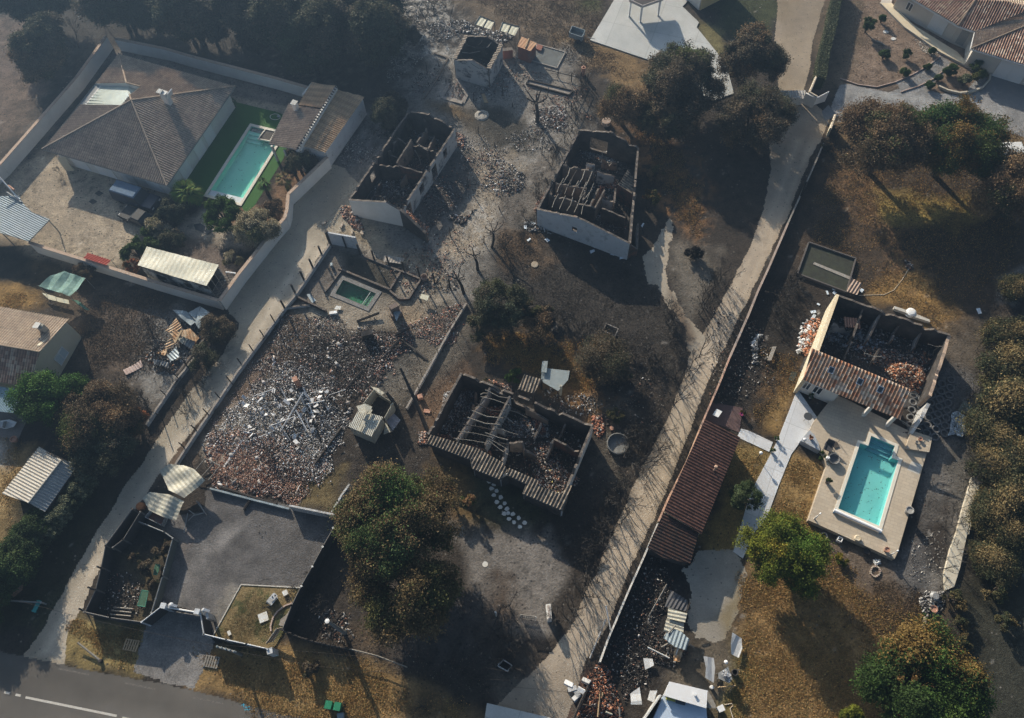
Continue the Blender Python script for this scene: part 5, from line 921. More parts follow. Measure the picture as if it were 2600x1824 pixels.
for i in range(7):t_=i/7;bl.append((2,2,290-200*t_,395+340*t_,470-170*t_ if i in(1,4)else 390-190*t_,475+320*t_,2.4,.7 if i%2 else 1.9))
for i in range(4):t_=i/4;bl.append((2,2,100+10*i,640+22*i,290+0*i,700+40*i,2.4,2.4))
beams(R4,bl+[(1,2,1950,440,2055,330,2.5,2.5),(1,2,2000,330,2060,320,2.5,2.4),(2,2,630,820,720,980,.3,1.4),(2,2,560,830,620,940,1.2,.3)],r=.05)
rubble('debris',inset(C4r,.3),2600,.06,.32,PCH+[(.12,.07,.05,2)],.3,'charred debris and ash on the floors of the house with the tile strip',31)
rubble('broken_tiles',Q(2,2,'95,430 240,440 210,520 110,480',0),200,.1,.3,PTL,1.6,'red broken tiles caught on beams in the house with the tile strip',32)
rubble('broken_tiles',Q(2,2,'480,520 560,540 600,650 560,660 520,600',0),130,.1,.26,PTL,.3,'red tile shards on the floor near the back of the house with the tile strip',33)
rubble('rubble',Q(2,2,'480,760 640,760 720,900 790,950 730,1120 600,1080 520,960',0),900,.06,.34,PTM+[(.45,.44,.42,2),(.5,.42,.15,.3)],.5,'mixed rubble in the near corner of the house with the tile strip',34)
rubble('broken_bricks',Q(2,2,'970,510 1060,500 1090,640 1030,690 980,620',0),110,.1,.36,PTL,.3,'bricks scattered at the right back corner outside the house with the tile strip',35)
rubble('broken_bricks',Q(1,2,'1490,630 1570,640 1590,740 1500,740',0),70,.1,.36,PTM+[(.5,.48,.46,2)],.3,'bricks and plaster at the left corner outside the house with the tile strip',36)
rubble('broken_tiles',Q(1,2,'1560,650 1700,700 2100,830 2090,800 1700,660',0),90,.1,.28,PTL,2.5,'red tile shards along the top of the brown tile strip',37)
rubble('broken_tiles',Q(1,2,'2060,210 2255,260 2255,300 2130,250',0),100,.08,.26,PTM,.15,'tile shards behind the house with the tile strip',38)
z5=2.8;zr5=4.4
e0,e1=q(3,2,445,210,z5),q(3,2,1242,535,z5);ra5,rb5=q(3,1,522,1400,zr5),q(3,2,1325,285,zr5)
rb5=on_plane(3,2,1325,285,(e0,e1,ra5))
R5=thing('half_burnt_house','house by the turquoise pool, front half tiled, back half burnt out','house',cen([e0,e1,ra5,rb5]))
roof_part(R5,'roof_slope',[e0,e1,rb5,ra5],e0,e1,T_MIX,.3,.065)
sk=mat('skylight_frame',(.30,.34,.40),fine=.05,rough=.4)
ex=(xy(e1-e0)).normalized();up5=(ra5-e0)-ex*((ra5-e0).dot(ex));up5.normalize();nn5=ex.cross(up5).normalized()
nn5=nn5 if nn5.z>0 else-nn5
for i,(x,y)in enumerate(((678,128),(912,222),(1078,288))):
 p=on_plane(3,2,x,y,(e0,e1,ra5))+nn5*.10;mb=MB();a=.25;b=.3
 for u0,u1,v0,v1 in((-a,a,-b,-b+.07),(-a,a,b-.07,b),(-a,-a+.06,-b+.07,b-.07),(a-.06,a,-b+.07,b-.07)):mb.hexa([p+ex*u+up5*v-nn5*.02 for u,v in((u0,v0),(u1,v0),(u1,v1),(u0,v1))],[p+ex*u+up5*v+nn5*.05 for u,v in((u0,v0),(u1,v0),(u1,v1),(u0,v1))])
 w=mb.build('skylight',sk,R5);ORG[w.name]=ORG[R5.name];g=[p+ex*u+up5*v+nn5*.03 for u,v in((-a+.06,-b+.07),(a-.06,-b+.07),(a-.06,b-.07),(-a+.06,b-.07))]
 MB().add(g,[(0,1,2,3)]).build('pane',mat('sky_glass',(.10,.15,.22)if i==0 else(.04,.045,.05),fine=0,bmp=0,rough=.12,spec=.5)if 0 else GLS,w)
bl5=q(3,1,735,955,3.2);br5=q(3,1,1655,1285,2.9);fr5=q(3,2,1490,335,2.6)
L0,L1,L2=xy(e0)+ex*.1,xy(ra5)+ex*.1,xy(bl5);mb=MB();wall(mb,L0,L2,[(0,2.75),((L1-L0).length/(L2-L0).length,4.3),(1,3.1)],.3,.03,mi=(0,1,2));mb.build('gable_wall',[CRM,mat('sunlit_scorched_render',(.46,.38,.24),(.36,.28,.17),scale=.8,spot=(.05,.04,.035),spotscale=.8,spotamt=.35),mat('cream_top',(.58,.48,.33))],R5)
mb=MB();wall(mb,L2,br5,[(0,3.1),(1,2.8)],.2,.12,mi=(0,1,2));mb.build('back_wall',[SMK,SOOT,TOPW],R5)
mb=MB();wall(mb,br5,fr5,[(0,2.8),(1,2.6)],.28,.10,mi=(0,1,2));mb.build('side_wall',[mat('tan_stained_render',(.42,.32,.20),(.30,.22,.14),scale=.9,spot=(.05,.04,.035),spotscale=1,spotamt=.3),SOOT,COPT],R5)
f0,f1=xy(e0)-Vector((ex.y,-ex.x,0))*-.45,xy(e1)
on5=outw(e0,e1,cen([ra5,rb5,e0,e1]));fw0,fw1=xy(e0)-on5*.5,xy(lerp(e0,e1,.38))-on5*.5
mb=MB();wall(mb,fw0,fw1,2.6,.25,mi=(0,0,0));gw0,gw1=xy(lerp(e0,e1,.38))-on5*2.6,xy(e1)-on5*2.6;wall(mb,fw1,gw0,2.6,.25,mi=(0,0,0));wall(mb,gw0,gw1,2.7,.25,mi=(0,0,0));mb.build('front_wall',STU,R5)
wins(R5,fw0,fw1,((.1,.3),(.38,.62)),.9,2.2,False,on5);wins(R5,gw0,gw1,((.06,.28),(.36,.58),(.66,.92)),.65,2.6,False,on5)
for x,y in((940,500),(1130,580)):p=q(3,2,x,y,.6);MB().box((p.x,p.y,1.65),(.28,.28,2.1),R_(-22)).build('column',STU,R5)
gp5=xy(lerp(e1,fr5,.35));mb=MB();wall(mb,q(3,2,1425,510,2.0),q(3,2,1480,400,2.4),[(0,1.9),(1,2.4)],.28,.1,mi=(0,1,2));wall(mb,q(3,2,1330,650,.9),q(3,2,1425,510,2.0),[(0,.95),(1,1.9)],.28,.1,mi=(0,1,2));mb.build('broken_wall',[SMK,SOOT,mat('white_break',(.55,.53,.50),fine=.2)],R5)
iwalls(R5,[(3,1,955,1040,860,1300,2.6,2.0),(3,1,1100,1085,980,1330,2.8,1.4,(SOOT,SMK)),(3,1,850,1340,790,1480,2.0,1.6),(3,1,1080,1400,1020,1500,1.8,1.2)])
beams(R5,[(3,1,1470,1365,1600,1385,2.4,2.4),(3,1,950,1440,1090,1470,1.8,2),(3,1,1510,1460,1570,1380,.5,2.2),(3,2,1330,320,1400,340,2.8,2.4),(3,2,1290,430,1400,500,2.2,1.5),(3,2,1260,560,1400,610,2.6,1.4),(3,2,1240,535,1410,615,2.7,2.2)],r=.07)
MB().prism([L1]+[xy(rb5),xy(fr5),xy(br5),L2],-.03,.06).build('floor',SOOT,R5)
ip=Q(3,1,'730,1000 1640,1320 1570,1500',.6)+Q(3,2,'1480,300 1340,260',1)+Q(3,1,'1100,1590 560,1380',2.5)
rubble('debris',ip,1900,.06,.36,PCH+[(.30,.32,.34,1.2)],.4,'charred debris inside the burnt back half of the house by the turquoise pool',51)
rubble('broken_tiles',Q(3,2,'1140,110 1180,40 1450,60 1500,200 1430,300 1330,270 1180,190',.8),750,.1,.42,[(.48,.22,.12,4),(.38,.17,.10,3),(.52,.36,.25,2),(.45,.42,.36,2),(.10,.08,.07,1)],1.4,'orange roof tiles heaped behind the half roof',52)
rubble('broken_tiles',Q(3,1,'480,1180 580,1150 600,1240 540,1400 490,1480 400,1420 420,1280',0),330,.1,.45,[(.46,.20,.11,4),(.40,.25,.17,2),(.6,.6,.6,1.2)],.35,'orange tiles scattered outside the left gable of the half roofed house',53)
rubble('plaster_debris',Q(3,1,'640,1180 760,1200 940,1240 1120,1330 1080,1400 860,1400 640,1300',.5),420,.1,.6,[(.30,.33,.37,3),(.42,.45,.5,1),(.1,.1,.1,3)],.4,'blue-grey plaster pieces inside the burnt back half',54)
rubble('debris',Q(3,2,'1140,590 1280,600 1420,620 1300,690 1180,640',.6),200,.06,.3,[(.09,.05,.04,3),(.03,.03,.03,3),(.3,.3,.3,1)],1.2,'burnt debris fallen on the terrace at the broken corner',55)
for i,(x,y,n)in enumerate(((850,1185,6),)):
 p=q(3,1,x,y,1.6);mb=MB()
 for k in range(n):mb.tube([p+Vector((k*.24-.6,.5-k*.05,.1)),p+Vector((k*.24-.7,-.5-k*.05,0))],[.12,.1],6)
 mb.build('tile_remnant',TERC,R5)
rm=mat('cream_render_roof',(.5,)*3)
wt=Q(3,1,'1185,1070 1290,1105 1350,1130 1470,1180 1475,1200 1350,1160 1290,1130 1180,1090',0);MB().prism(wt,-.02,.35).build('step',mat('pale_kerb',(.42,)*3),R5)
MB().lathe(q(3,1,1320,1120),[(.46,0),(.46,.4),(.3,.48),(.1,.5)],20).build('water_tank',PAN,label='round white tank against the back wall of the half roofed house',cat='tank')
R6o=O('628,690 700,705 870,730 975,690 1040,700 1000,760 900,800 860,860 800,900 770,960 700,1100 660,1130 560,1110 470,1080 450,1000 500,950 570,880 600,800')
rubble('debris_field',O('640,700 830,735 900,770 860,860 800,900 770,960 740,950 650,900 560,900 600,790'),6000,.05,.32,[(.06,.055,.05,4),(.14,.13,.125,4),(.26,.245,.23,3.5),(.20,.12,.10,2),(.45,.43,.41,1.2)],.35,'dark ash and broken tiles of the collapsed house, far half',61)
rubble('debris_field',O('560,880 640,820 740,860 775,950 720,1080 680,1090 600,1040 540,1020 440,1000 500,930'),4200,.05,.34,[(.46,.455,.45,3.5),(.25,.245,.24,3),(.07,.07,.07,3),(.66,.66,.66,2.5),(.3,.2,.16,1)],.5,'white and grey plaster wreckage in the middle of the collapsed house',62)
rubble('debris_field',O('450,975 540,950 640,980 720,1040 690,1110 660,1132 560,1112 470,1080 500,1030'),5200,.06,.30,[(.36,.21,.15,4),(.28,.15,.11,3),(.46,.35,.29,3),(.13,.10,.09,2),(.38,.36,.34,2)],.30,'red broken tiles of the collapsed house, near half',63)
rubble('debris_field',O('880,760 960,690 1040,680 1010,760 930,760 860,860 800,910 840,800'),1500,.06,.34,[(.36,.24,.19,4),(.30,.13,.09,2),(.10,.09,.085,3),(.45,.44,.43,2)],.3,'pinkish bricks and scraps beside the collapsed house',64)
rubble('debris_field',O('560,830 620,790 640,720 620,880 540,940 460,1000 440,990'),1500,.04,.2,[(.42,.35,.31,4),(.36,.24,.2,2),(.2,.18,.17,1)],.1,'pale crumbs along the left edge of the collapsed house',65)
WHB=mat('white_ash_board',(.50,.50,.50),(.62,.62,.62),fine=.1)
t6=thing('fallen_roof','fallen white roof frame lying in the plaster wreckage of the collapsed house','roof frame',q(1,2,450,450))
rg6=random.Random(6)
for i in range(34):
 x=rg6.uniform(90,800);y=rg6.uniform(250,680);a=q(1,2,x,y,rg6.uniform(.6,1.5));L_=rg6.uniform(.8,2.4);an_=R_(rg6.choice((-65,-62,-70,-58,25,20))+rg6.uniform(-9,9));MB().tube([a,a+Vector((math.cos(an_)*L_,math.sin(an_)*L_,-rg6.uniform(.3,1.0)))],rg6.uniform(.03,.06),4).build('batten',rg6.choice((WHB,WOODB,WOODB,STEEL)),t6)
MB().tube([q(1,2,550,310,1.3),q(1,2,365,625,.5)],.07,5).build('ridge_beam',WHB,t6);MB().tube([q(1,2,545,270,1.4),q(1,2,610,390,.6)],.06,5).build('beam',WHB,t6)
for i in range(60):
 mb=MB();x=rg6.uniform(60,760);y=rg6.uniform(280,720)
 if(x-420)/380+(y-480)/260>1.1:continue
 p=q(1,2,x,y,rg6.uniform(.2,.8));mb.box(p,(rg6.uniform(.25,.7),rg6.uniform(.15,.4),.03),rg6.uniform(0,3),tilt=(rg6.gauss(0,.5),rg6.gauss(0,.5)));mb.build('sheathing',WHB,t6)
MB().box(q(1,2,497,230,.9),(.45,.5,1.6),.4).build('chimney',TERC,label='stub of a terracotta chimney standing in the plaster wreckage',cat='chimney')
bml=[((1,2,1035,130),(1,2,895,285),.4),((1,1,1345,1320),(1,1,1215,1460),.5),((1,1,1170,1110),(1,1,985,1180),.4),((1,2,120,1180),(1,2,60,1275),.3),((1,1,1420,1230),(1,1,1300,1290),.5),((1,2,640,900),(1,2,860,600),.3)]
for i,(a,b,z)in enumerate(bml):MB().tube([q(*a,z),q(*b,.15)],.13,5).build('fallen_beam',WOODB,label=['black fallen beam right of the dark ash field','black fallen beam below the brick chimney stub','black fallen beam beside the green plunge pool','short brown beam lying on the gravel court edge','black fallen beam leaning at the chimney stub','long grey gutter along the right edge of the debris'][i],cat='beam')
cst=q(1,1,1310,1130,0);mb=MB();mb.box((cst.x,cst.y,.9),(.8,.5,1.8),.5);mb.box((cst.x+.1,cst.y-.25,.5),(1.1,.5,1.0),.5);mb.build('chimney_stub',mat('smoky_brick',(.20,.15,.125),(.09,.08,.075),scale=3),label='broken brick chimney stub at the near side of the sandy path',cat='chimney')
MB().box(q(1,1,1070,1290,.6),(1.1,.5,1.2),.3,tilt=(.2,.1)).build('burnt_cupboard',SOOT,label='dark metal cabinet sticking out of the ash field',cat='cabinet')
for lab,m_,pts_,h_ in(('thin pale floor edge crossing the red broken tiles',WHB,[(0,2,2020,640),(0,2,1830,920)],.25),('black charred sill at the foot of the red broken tiles',WOODB,[(0,2,1780,1070),(0,2,2050,1160),(0,2,2260,1220)],.35),('zinc edged low wall between red tiles and gravel court',ZINC,[(0,2,1715,1095),(0,2,2040,1180),(1,2,430,1262)],.45),('scorched wall closing the dry triangle beside the big tree',SMK,[(1,2,430,1235),(1,2,850,1320)],1.3),('wall stub between dry triangle and dark hedge gap',SMK,[(1,2,925,1060),(1,2,860,1150),(1,2,780,1290)],1.2)):
 mb=MB();pp=[q(*p,h_)for p in pts_]
 for a,b in zip(pp,pp[1:]):wall(mb,a,b,h_,.16,.02,mi=(0,0,0))
 mb.build('low_wall',m_,label=lab,cat='wall')
def lowwall(label,pts_,h,m_,th=.18,jag=.03,mt=None):
 mb=MB();pp=[q(*p,h)for p in pts_]
 for a,b in zip(pp,pp[1:]):wall(mb,a,b,h,th,jag,mi=(0,0,1))
 return mb.build('low_wall',[m_,mt or TOPW],label=label,cat='wall')
GWT=mat('grey_wall_top',(.20,.18,.16),(.28,.25,.22),scale=3,fine=.3)
lowwall('low wall between the gravel lane and the strip of fence posts',[(1,1,762,545),(1,1,480,965),(1,1,395,1065),(1,1,0,1600),(0,2,1600,640),(0,2,1430,900)],.55,SMK,mt=GWT)
lowwall('low charred wall branching off at the rubble corner by the lane',[(1,1,480,965),(1,1,590,1020),(1,1,730,1085)],.5,BRK);lowwall('low wall crossing the narrow strip beside the lane',[(1,1,395,1065),(1,1,600,1040)],.35,SMK)
lowwall('low grey wall on the shed side of the gravel lane',[(0,2,1590,20),(0,2,1440,205),(0,2,1190,575)],.5,SMK,mt=GWT)
lowwall('sooty wall end closing the black yard by the lane',[(0,1,1690,1290),(0,1,1440,1611)],.25,GWT)
lowwall('low block wall along the middle garden',[(1,1,1880,1030),(1,1,1740,1260),(1,1,1560,1590),(1,2,1390,440)],.45,SMK,mt=GWT)
lowwall('low stone edge of the lawn strip above the green plunge pool',[(1,1,830,740),(1,1,1255,915),(1,1,1340,775)],.3,TOPW);lowwall('dark edging from plunge pool corner to the rubble',[(1,1,850,770),(1,1,720,940)],.25,TOPW)
lowwall('curved planting bed edge right of the plunge pool',[(1,1,1255,925),(1,1,1330,990),(1,1,1410,990),(1,1,1510,830),(1,1,1350,765)],.35,BRK)
lowwall('stone kerb under the yard of the long house',[(1,1,1040,640),(1,1,1350,770)],.2,GWT)
shw=thing('shower_wall','free standing blue-grey wall above the plunge pool garden','wall',q(1,1,870,560))
a,b,c_=q(1,1,735,450,2.0),q(1,1,975,492,2.0),q(1,1,760,540,1.5);mb=MB();wall(mb,a,b,2.0,.16,.0,mi=(0,0,0));mb.build('panel',SMW,shw);MB().box((a.x,a.y,1.05),(.28,.28,2.2)).build('pier',SOOT,shw)
MB().box((lerp(a,b,.55).x,lerp(a,b,.55).y-.2,.95),(.12,.12,1.9)).build('post',WOODB,shw)
PLK=mat('grey_plank_edge',(.22,.20,.18),(.30,.28,.25),scale=3)
def frame(label,P,h,m_,fill,th=.12,name='raised_bed',cat='raised bed'):
 c=cen(P);t=thing(name,label,cat,c);mb=MB()
 for a,b in zip(P,P[1:]+P[:1]):wall(mb,a,b,h,th,mi=(0,0,0))
 mb.build('edging',m_,t);f_=MB();f_.poly([xy(p,h*.35+.02)for p in inset(P,th*.6)]);f_.build('bed_soil',fill,t);return t
BEDG=mat('dark_slate_gravel',(.085,.09,.09),(.13,.14,.135),scale=1,bscale=14,fine=.35)
frame('large bed of slate gravel behind the orange wooden hut',Q(2,0,'525,360 758,425 690,555 480,495',.15),.15,PLK,BEDG)
frame('ash filled bed with a black edge in front of the burnt fence',Q(2,0,'455,650 820,740 790,775 640,740 440,680',.25)[:3]+Q(2,0,'440,680',.25),.25,WOODB,MATS['grey_wall_top'])
frame('large fenced bed with a pale plank walk, east garden',Q(3,1,'495,532 880,665 805,940 402,788',.3),.35,mat('dark_edging',(.10,.09,.085)),mat('dark_bed',(.028,.028,.024),(.045,.05,.032),scale=2,fine=.4))
MB().prism(Q(3,1,'540,695 850,820 835,840 530,712',.2),.1,.2).build('plank_walk',PLK,label='pale plank walk across the large fenced bed',cat='walkway')
t=thing('lean_to','small tiled lean-to at the corner of the large fenced bed','shed',q(3,1,870,890));roof_part(t,'roof',Q(3,1,'850,828 930,870 890,965 805,935',.9),q(3,1,850,828,.9),q(3,1,930,870,.9),mat('pinkish_tiles',(.26,.19,.15),(.34,.26,.21),scale=3,fine=.3),.3,.06)
MB().prism(inset(Q(3,1,'850,828 930,870 890,965 805,935',.8),.12),0,.8).build('wall',SOOT,t)
hut=thing('hut','small orange wooden hut with a bright plank roof beside the white cottage','shed',q(2,0,440,430));hr_=Q(2,0,'400,300 525,355 475,420 365,380',1.9)
mb=MB();corr(mb,hr_,hr_[1]-hr_[0],.35,.012);mb.build('roof',mat('orange_planks',(.44,.27,.16),(.38,.21,.12),scale=2,fine=.2),hut);MB().prism(inset(hr_,.08),0,1.85).build('wall',mat('red_boards',(.26,.10,.07),(.16,.08,.06),scale=1.2,spot=(.15,.14,.14),spotscale=.7,spotamt=.4),hut);MB().box(q(2,0,445,352,2.0),(.14,1.5,.06),R_(-20)).build('batten',WOOD,hut)
MB().prism(Q(2,0,'525,358 575,375 560,415 520,400',.3),0,.3).build('crate',mat('red_boards',(.2,)*3),label='low reddish box between hut and slate bed',cat='box')
mb=MB();wall(mb,q(2,0,245,405,1.3),q(2,0,325,395,1.3),1.3,.5,.1,mi=(0,0,1));mb.build('brick_wall',[mat('red_brick_wall',(.28,.10,.07),(.22,.09,.065),fine=.2),TOPW],label='stub of red brick wall beside the white cottage',cat='wall')
for i,(P,lb)in enumerate(((Q(2,0,'60,135 180,180 150,250 15,205',1.6),'cream sheet roof tipped over the ash, left of two behind the cottage'),(Q(2,0,'245,185 385,225 345,300 220,255',1.6),'cream sheet roof on a frame, right of two behind the cottage'))):
 t=thing('lean_to_roof',lb,'shed roof',cen(P));mb=MB();corr(mb,P,P[1]-P[0],.5,.012);mb.build('sheet',mat('cream_sheet',(.50,.48,.36),(.44,.43,.34),fine=.08,rough=.6),t)
 for a,b in((0,1),(2,3),(1,2),(3,0)):MB().tube([P[a]+Vector((0,0,.05)),P[b]+Vector((0,0,.05))],.06,4).build('frame',WOODG,t)
 MB().tube([lerp(P[0],P[1],.5)+Vector((0,0,.04)),lerp(P[3],P[2],.5)+Vector((0,0,.04))],.04,4).build('frame',WOODB,t)
 for a in P[:3]:MB().tube([xy(a),a],.06,4).build('post',WOODG,t)
rubble('plaster_debris',Q(2,0,'-60,170 60,250 200,260 340,300 240,370 120,310 0,280 -140,260',0),600,.08,.45,PAS,.3,'pale debris heaped between the sheet roofs and the cottage',71)
rubble('plaster_debris',Q(1,0,'1600,180 1880,160 1820,300 1700,330 1560,260',0),450,.06,.3,PAS,.15,'pale debris on the ash left of the cottage',72)
rubble('debris',Q(1,0,'1710,640 1800,650 1880,760 1860,820 1700,780',0),250,.06,.25,PCH+[(.28,.12,.09,2)],.25,'dark reddish debris in the pale edged bed before the cottage',73)
lowwall('pale broken edge of the bed before the cottage',[(1,0,1810,640),(1,0,1885,770),(1,0,1850,840),(1,0,1680,790),(1,0,1740,680)],.15,MATS['grey_wall_top'],.45,.06,MATS['grey_wall_top'])
lowwall('dark kerb round the reddish slab left of the cottage',[(1,0,1620,430),(1,0,1730,470),(1,0,1640,640),(1,0,1535,800)],.2,TOPW)
rubble('debris',Q(2,0,'480,900 720,860 800,960 740,1080 580,1020',0),500,.06,.34,PAS+[(.3,.14,.09,1)],.3,'white and dark wreckage in front of the burnt fence',74)
rubble('debris',Q(2,0,'220,1400 320,1370 430,1430 420,1540 300,1600 200,1520',0),260,.08,.4,PCH+[(.25,.28,.30,2)],.4,'black and blue-grey wreckage on the sunlit ash',75)
rubble('debris',Q(1,1,'1880,330 1960,260 1850,400 1720,330 1800,300',0),120,.08,.36,PCH,.3,'dark wreckage heap on the sunlit ash before the long house',76)
rubble('clods',Q(1,0,'1850,1300 2000,1290 2255,1340 2200,1611 1900,1611',0)[:3]+Q(1,1,'2200,200 1960,340 1800,560 1740,420 1860,200 1900,60',0),420,.05,.16,PCH,.05,'burnt clods dotted over the sunlit ash',77)
rubble('clods',Q(2,2,'950,0 1600,200 1500,700 1200,700 1000,500',0),200,.05,.22,PCH+[(.3,.3,.28,1)],.05,'small burnt remains in the garden right of the tile strip house',78)
rubble('debris',Q(2,3,'850,1611 900,1330 1040,1150 1110,1200 1240,1560 1180,1650',0),1100,.06,.36,[(.30,.12,.07,4),(.38,.20,.12,2),(.06,.05,.045,4),(.40,.38,.36,.8)],.5,'orange brown tile rubble at the near end of the lane wall',81)
rubble('debris',Q(2,3,'1060,1150 1420,280 1560,300 1640,500 1500,900 1450,1300 1250,1500 1120,1180',0),1300,.06,.3,PCH+[(.025,.024,.024,6)],.2,'black burnt debris behind the lane wall',82)
rubble('debris',O('1600,690 1700,720 1740,850 1660,900 1590,910'),800,.05,.28,PCH,.15,'black burnt debris between lane wall and half roofed house',83)
rubble('plaster_debris',Q(3,1,'440,1200 500,1170 540,1260 480,1380 400,1460 400,1360',0),45,.2,.5,[(.62,.62,.62,1)],.1,'white slabs among the tiles by the left gable',84)
rubble('ash_litter',Q(3,3,'1350,100 1600,80 1620,300 1500,540 1330,450 1320,250',0),120,.03,.2,[(.5,.48,.44,3),(.25,.24,.22,2)],.0,'pale splinters scattered on the dark drive',85,long=4)
rubble('ash_litter',O('1380,250 1500,300 1560,480 1500,560 1440,420'),260,.04,.16,[(.2,.12,.06,3),(.05,.045,.04,3)],.03,'litter of burnt leaves under the scorched trees',86)
rubble('wreckage',Q(0,3,'860,470 1000,440 1180,560 1100,760 900,720 820,640',0),320,.05,.3,PCH+[(.4,.4,.4,.6)],.2,'burnt remains inside the fenced black yard',87)
rubble('wreckage',Q(1,3,'620,740 860,800 900,960 700,900',0),200,.05,.3,PCH+[(.3,.27,.25,1)],.15,'burnt planks and ash behind the burnt roadside fence',88,long=4)
rubble('wreckage',Q(2,2,'520,280 900,330 980,480 700,420',0),260,.05,.3,PAS,.15,'pale wreckage along the back of the tile strip house',89)
rubble('ash_field',O('845,10 1000,0 1000,90 930,150 870,190 860,90'),1400,.05,.3,[(.4,.39,.37,3),(.22,.21,.2,2),(.08,.075,.07,2)],.08,'white ash and fallen twigs in the clearing of the dark wood',90,long=3)
for f_,nn_,s0_,s1_,pl_,zz_,lb_,sd_ in((O('640,720 830,745 880,790 800,880 700,860 600,860'),2500,.03,.16,[(.035,.032,.03,4),(.10,.095,.09,2),(.2,.19,.185,1)],.4,'black charcoal crumbs in the far half of the collapsed house',108),(O('470,1000 560,1010 640,1080 640,1120 560,1105 480,1080'),2600,.04,.2,[(.40,.22,.15,3),(.32,.15,.10,3),(.50,.38,.31,1.5)],.3,'reddest tile shards near the court edge',109),(O('560,1000 640,1010 700,1060 670,1110 620,1080'),1500,.03,.16,[(.03,.028,.027,3),(.1,.095,.09,2)],.35,'black charcoal patch between white wreckage and tiles',110)):rubble('debris_field',f_,nn_,s0_,s1_,pl_,zz_,lb_,sd_)
FIELD=O('640,700 830,735 900,770 870,850 800,900 770,960 700,1100 660,1130 560,1112 470,1080 450,1000 500,950 570,880 600,800')
rubble('broken_slabs',FIELD,130,.2,.55,[(.34,.31,.29,3),(.2,.19,.18,3),(.5,.49,.48,1.5),(.30,.18,.14,1.5)],.35,'larger broken slabs lying in the collapsed house',111,flat=.12,tilt=.3)
rubble('charred_battens',FIELD,240,.10,.16,[(.03,.027,.025,4),(.12,.11,.10,2),(.4,.39,.38,1)],.45,'charred battens strewn over the collapsed house',112,flat=.3,tilt=.18,long=16)
rubble('ash_crust',O('560,880 640,820 740,860 775,950 720,1050 680,1070 600,1030 540,1020 470,990 500,930'),4200,.06,.26,[(.62,.61,.60,3),(.42,.41,.40,3),(.16,.15,.14,1.5)],.22,'flat crusts of ash and plaster over the collapsed house',113,flat=.1,tilt=.25)
for i,(P,lab)in enumerate(((Q(1,2,'1700,300 1950,300 1880,620 1660,640',0),'pale ash on the floor of the left room of the tile strip house'),(Q(2,2,'200,500 620,560 640,680 300,680',0),'pale ash in the middle room of the tile strip house'),(Q(2,0,'860,1240 1100,1240 1250,1380 1000,1340',0),'pale ash in the upper room of the house with the small window'),(Q(2,1,'900,250 1250,340 1200,450 960,320',0),'pale ash in the lower room of the house with the small window'),(Q(1,0,'1480,1020 1700,1090 1640,1200 1420,1110',0),'pale ash in the far room of the long roofless house'),(Q(1,1,'1100,30 1450,60 1380,170 1050,120',0),'pale ash in the near room of the long roofless house'))):
 rubble('pale_ash',P,420,.08,.36,[(.34,.34,.34,3),(.2,.2,.2,3),(.48,.48,.49,1)],.08,lab,120+i,flat=.08,tilt=.2)
iwalls(R2,[(1,0,1240,1240,1320,1130,2.2,2.4),(1,0,1620,1110,1560,1230,1.6,2.1),(1,1,1180,30,1120,120,1.2,.6,(BRK,SOOT)),(1,0,1400,1380,1340,1500,2.2,.9,(BRKT,BRKT))],jag=.16)
iwalls(R4,[(1,2,1960,310,1930,440,1.6,1.1,(SMK,BRKT)),(2,2,560,560,500,690,1.2,.6,(SMK,SMK)),(2,2,760,560,700,690,1.5,1.0,(BRKT,SMK)),(2,2,150,560,270,620,2.0,1.6,(BRKT,SMK))],jag=.18)
iwalls(R3,[(2,0,1060,1290,1180,1330,1.8,1.3,(SMK,BRKT)),(2,0,1020,1400,1160,1440,2.0,1.5,(BRKT,SMK)),(2,1,740,50,700,150,2.2,2.2,(BRKT,SMK)),(2,1,1060,160,1150,200,1.9,1.9,(SMK,SMK))],jag=.16)
iwalls(R5,[(3,1,1250,1180,1180,1330,2.0,1.2,(SMK,SMK)),(3,1,1420,1260,1360,1400,1.9,.8,(BRKT,SMK)),(3,1,700,1180,860,1230,2.2,1.6,(SMK,SMK))],jag=.18)
rubble('broken_tiles',Q(3,1,'900,1330 1250,1380 1500,1400 1560,1480 1300,1560 1000,1500',.8),520,.1,.4,[(.40,.20,.12,3),(.10,.09,.085,4),(.42,.40,.37,2),(.30,.24,.18,2)],.7,'mixed tiles and charred debris behind the half roof',130)
HP=[(960,175,'left of the cottage'),(1100,190,'below the cottage'),(1160,165,'beside the slate bed'),(1245,270,'before the burnt fence, right'),(1085,345,'on the pale ash above the wreck'),(1060,395,'next to the sunlit wreck'),(1000,450,'beside the shaded wall of the long house'),(1120,400,'below the pollarded tree'),(1010,560,'below the sunlit ash'),(880,300,'between the wood and the long house'),(800,350,'below the pool house wall'),(930,600,'in the yard above the plunge pool'),(1000,640,'by the lower pollarded tree'),(1190,310,'left of the house with the small window'),(1260,240,'inside the burnt fence')]
for i,(x,y,lab)in enumerate(HP):
 c=O('%d,%d'%(x,y))[0];rr=2.2+.7*(i%3);rgq=random.Random(i);P=[c+Vector((math.cos(k)*rr*rgq.uniform(.5,1.2),math.sin(k)*rr*rgq.uniform(.5,1.1),0))for k in(0,.8,1.6,2.4,3.1,3.9,4.7,5.5)]
 rubble('burnt_heap',P,260+60*(i%4),.04,.30,(PCH,PAS,PTM)[i%3],.08,'burnt scrap spread '+lab,140+i)
posts_=[(1035,205),(1062,225),(1128,215),(1150,240),(1228,215),(1275,235),(1110,330),(1072,300),(1050,420),(1120,470),(1085,545),(1010,530),(1168,395),(1215,345),(958,165),(985,150)]
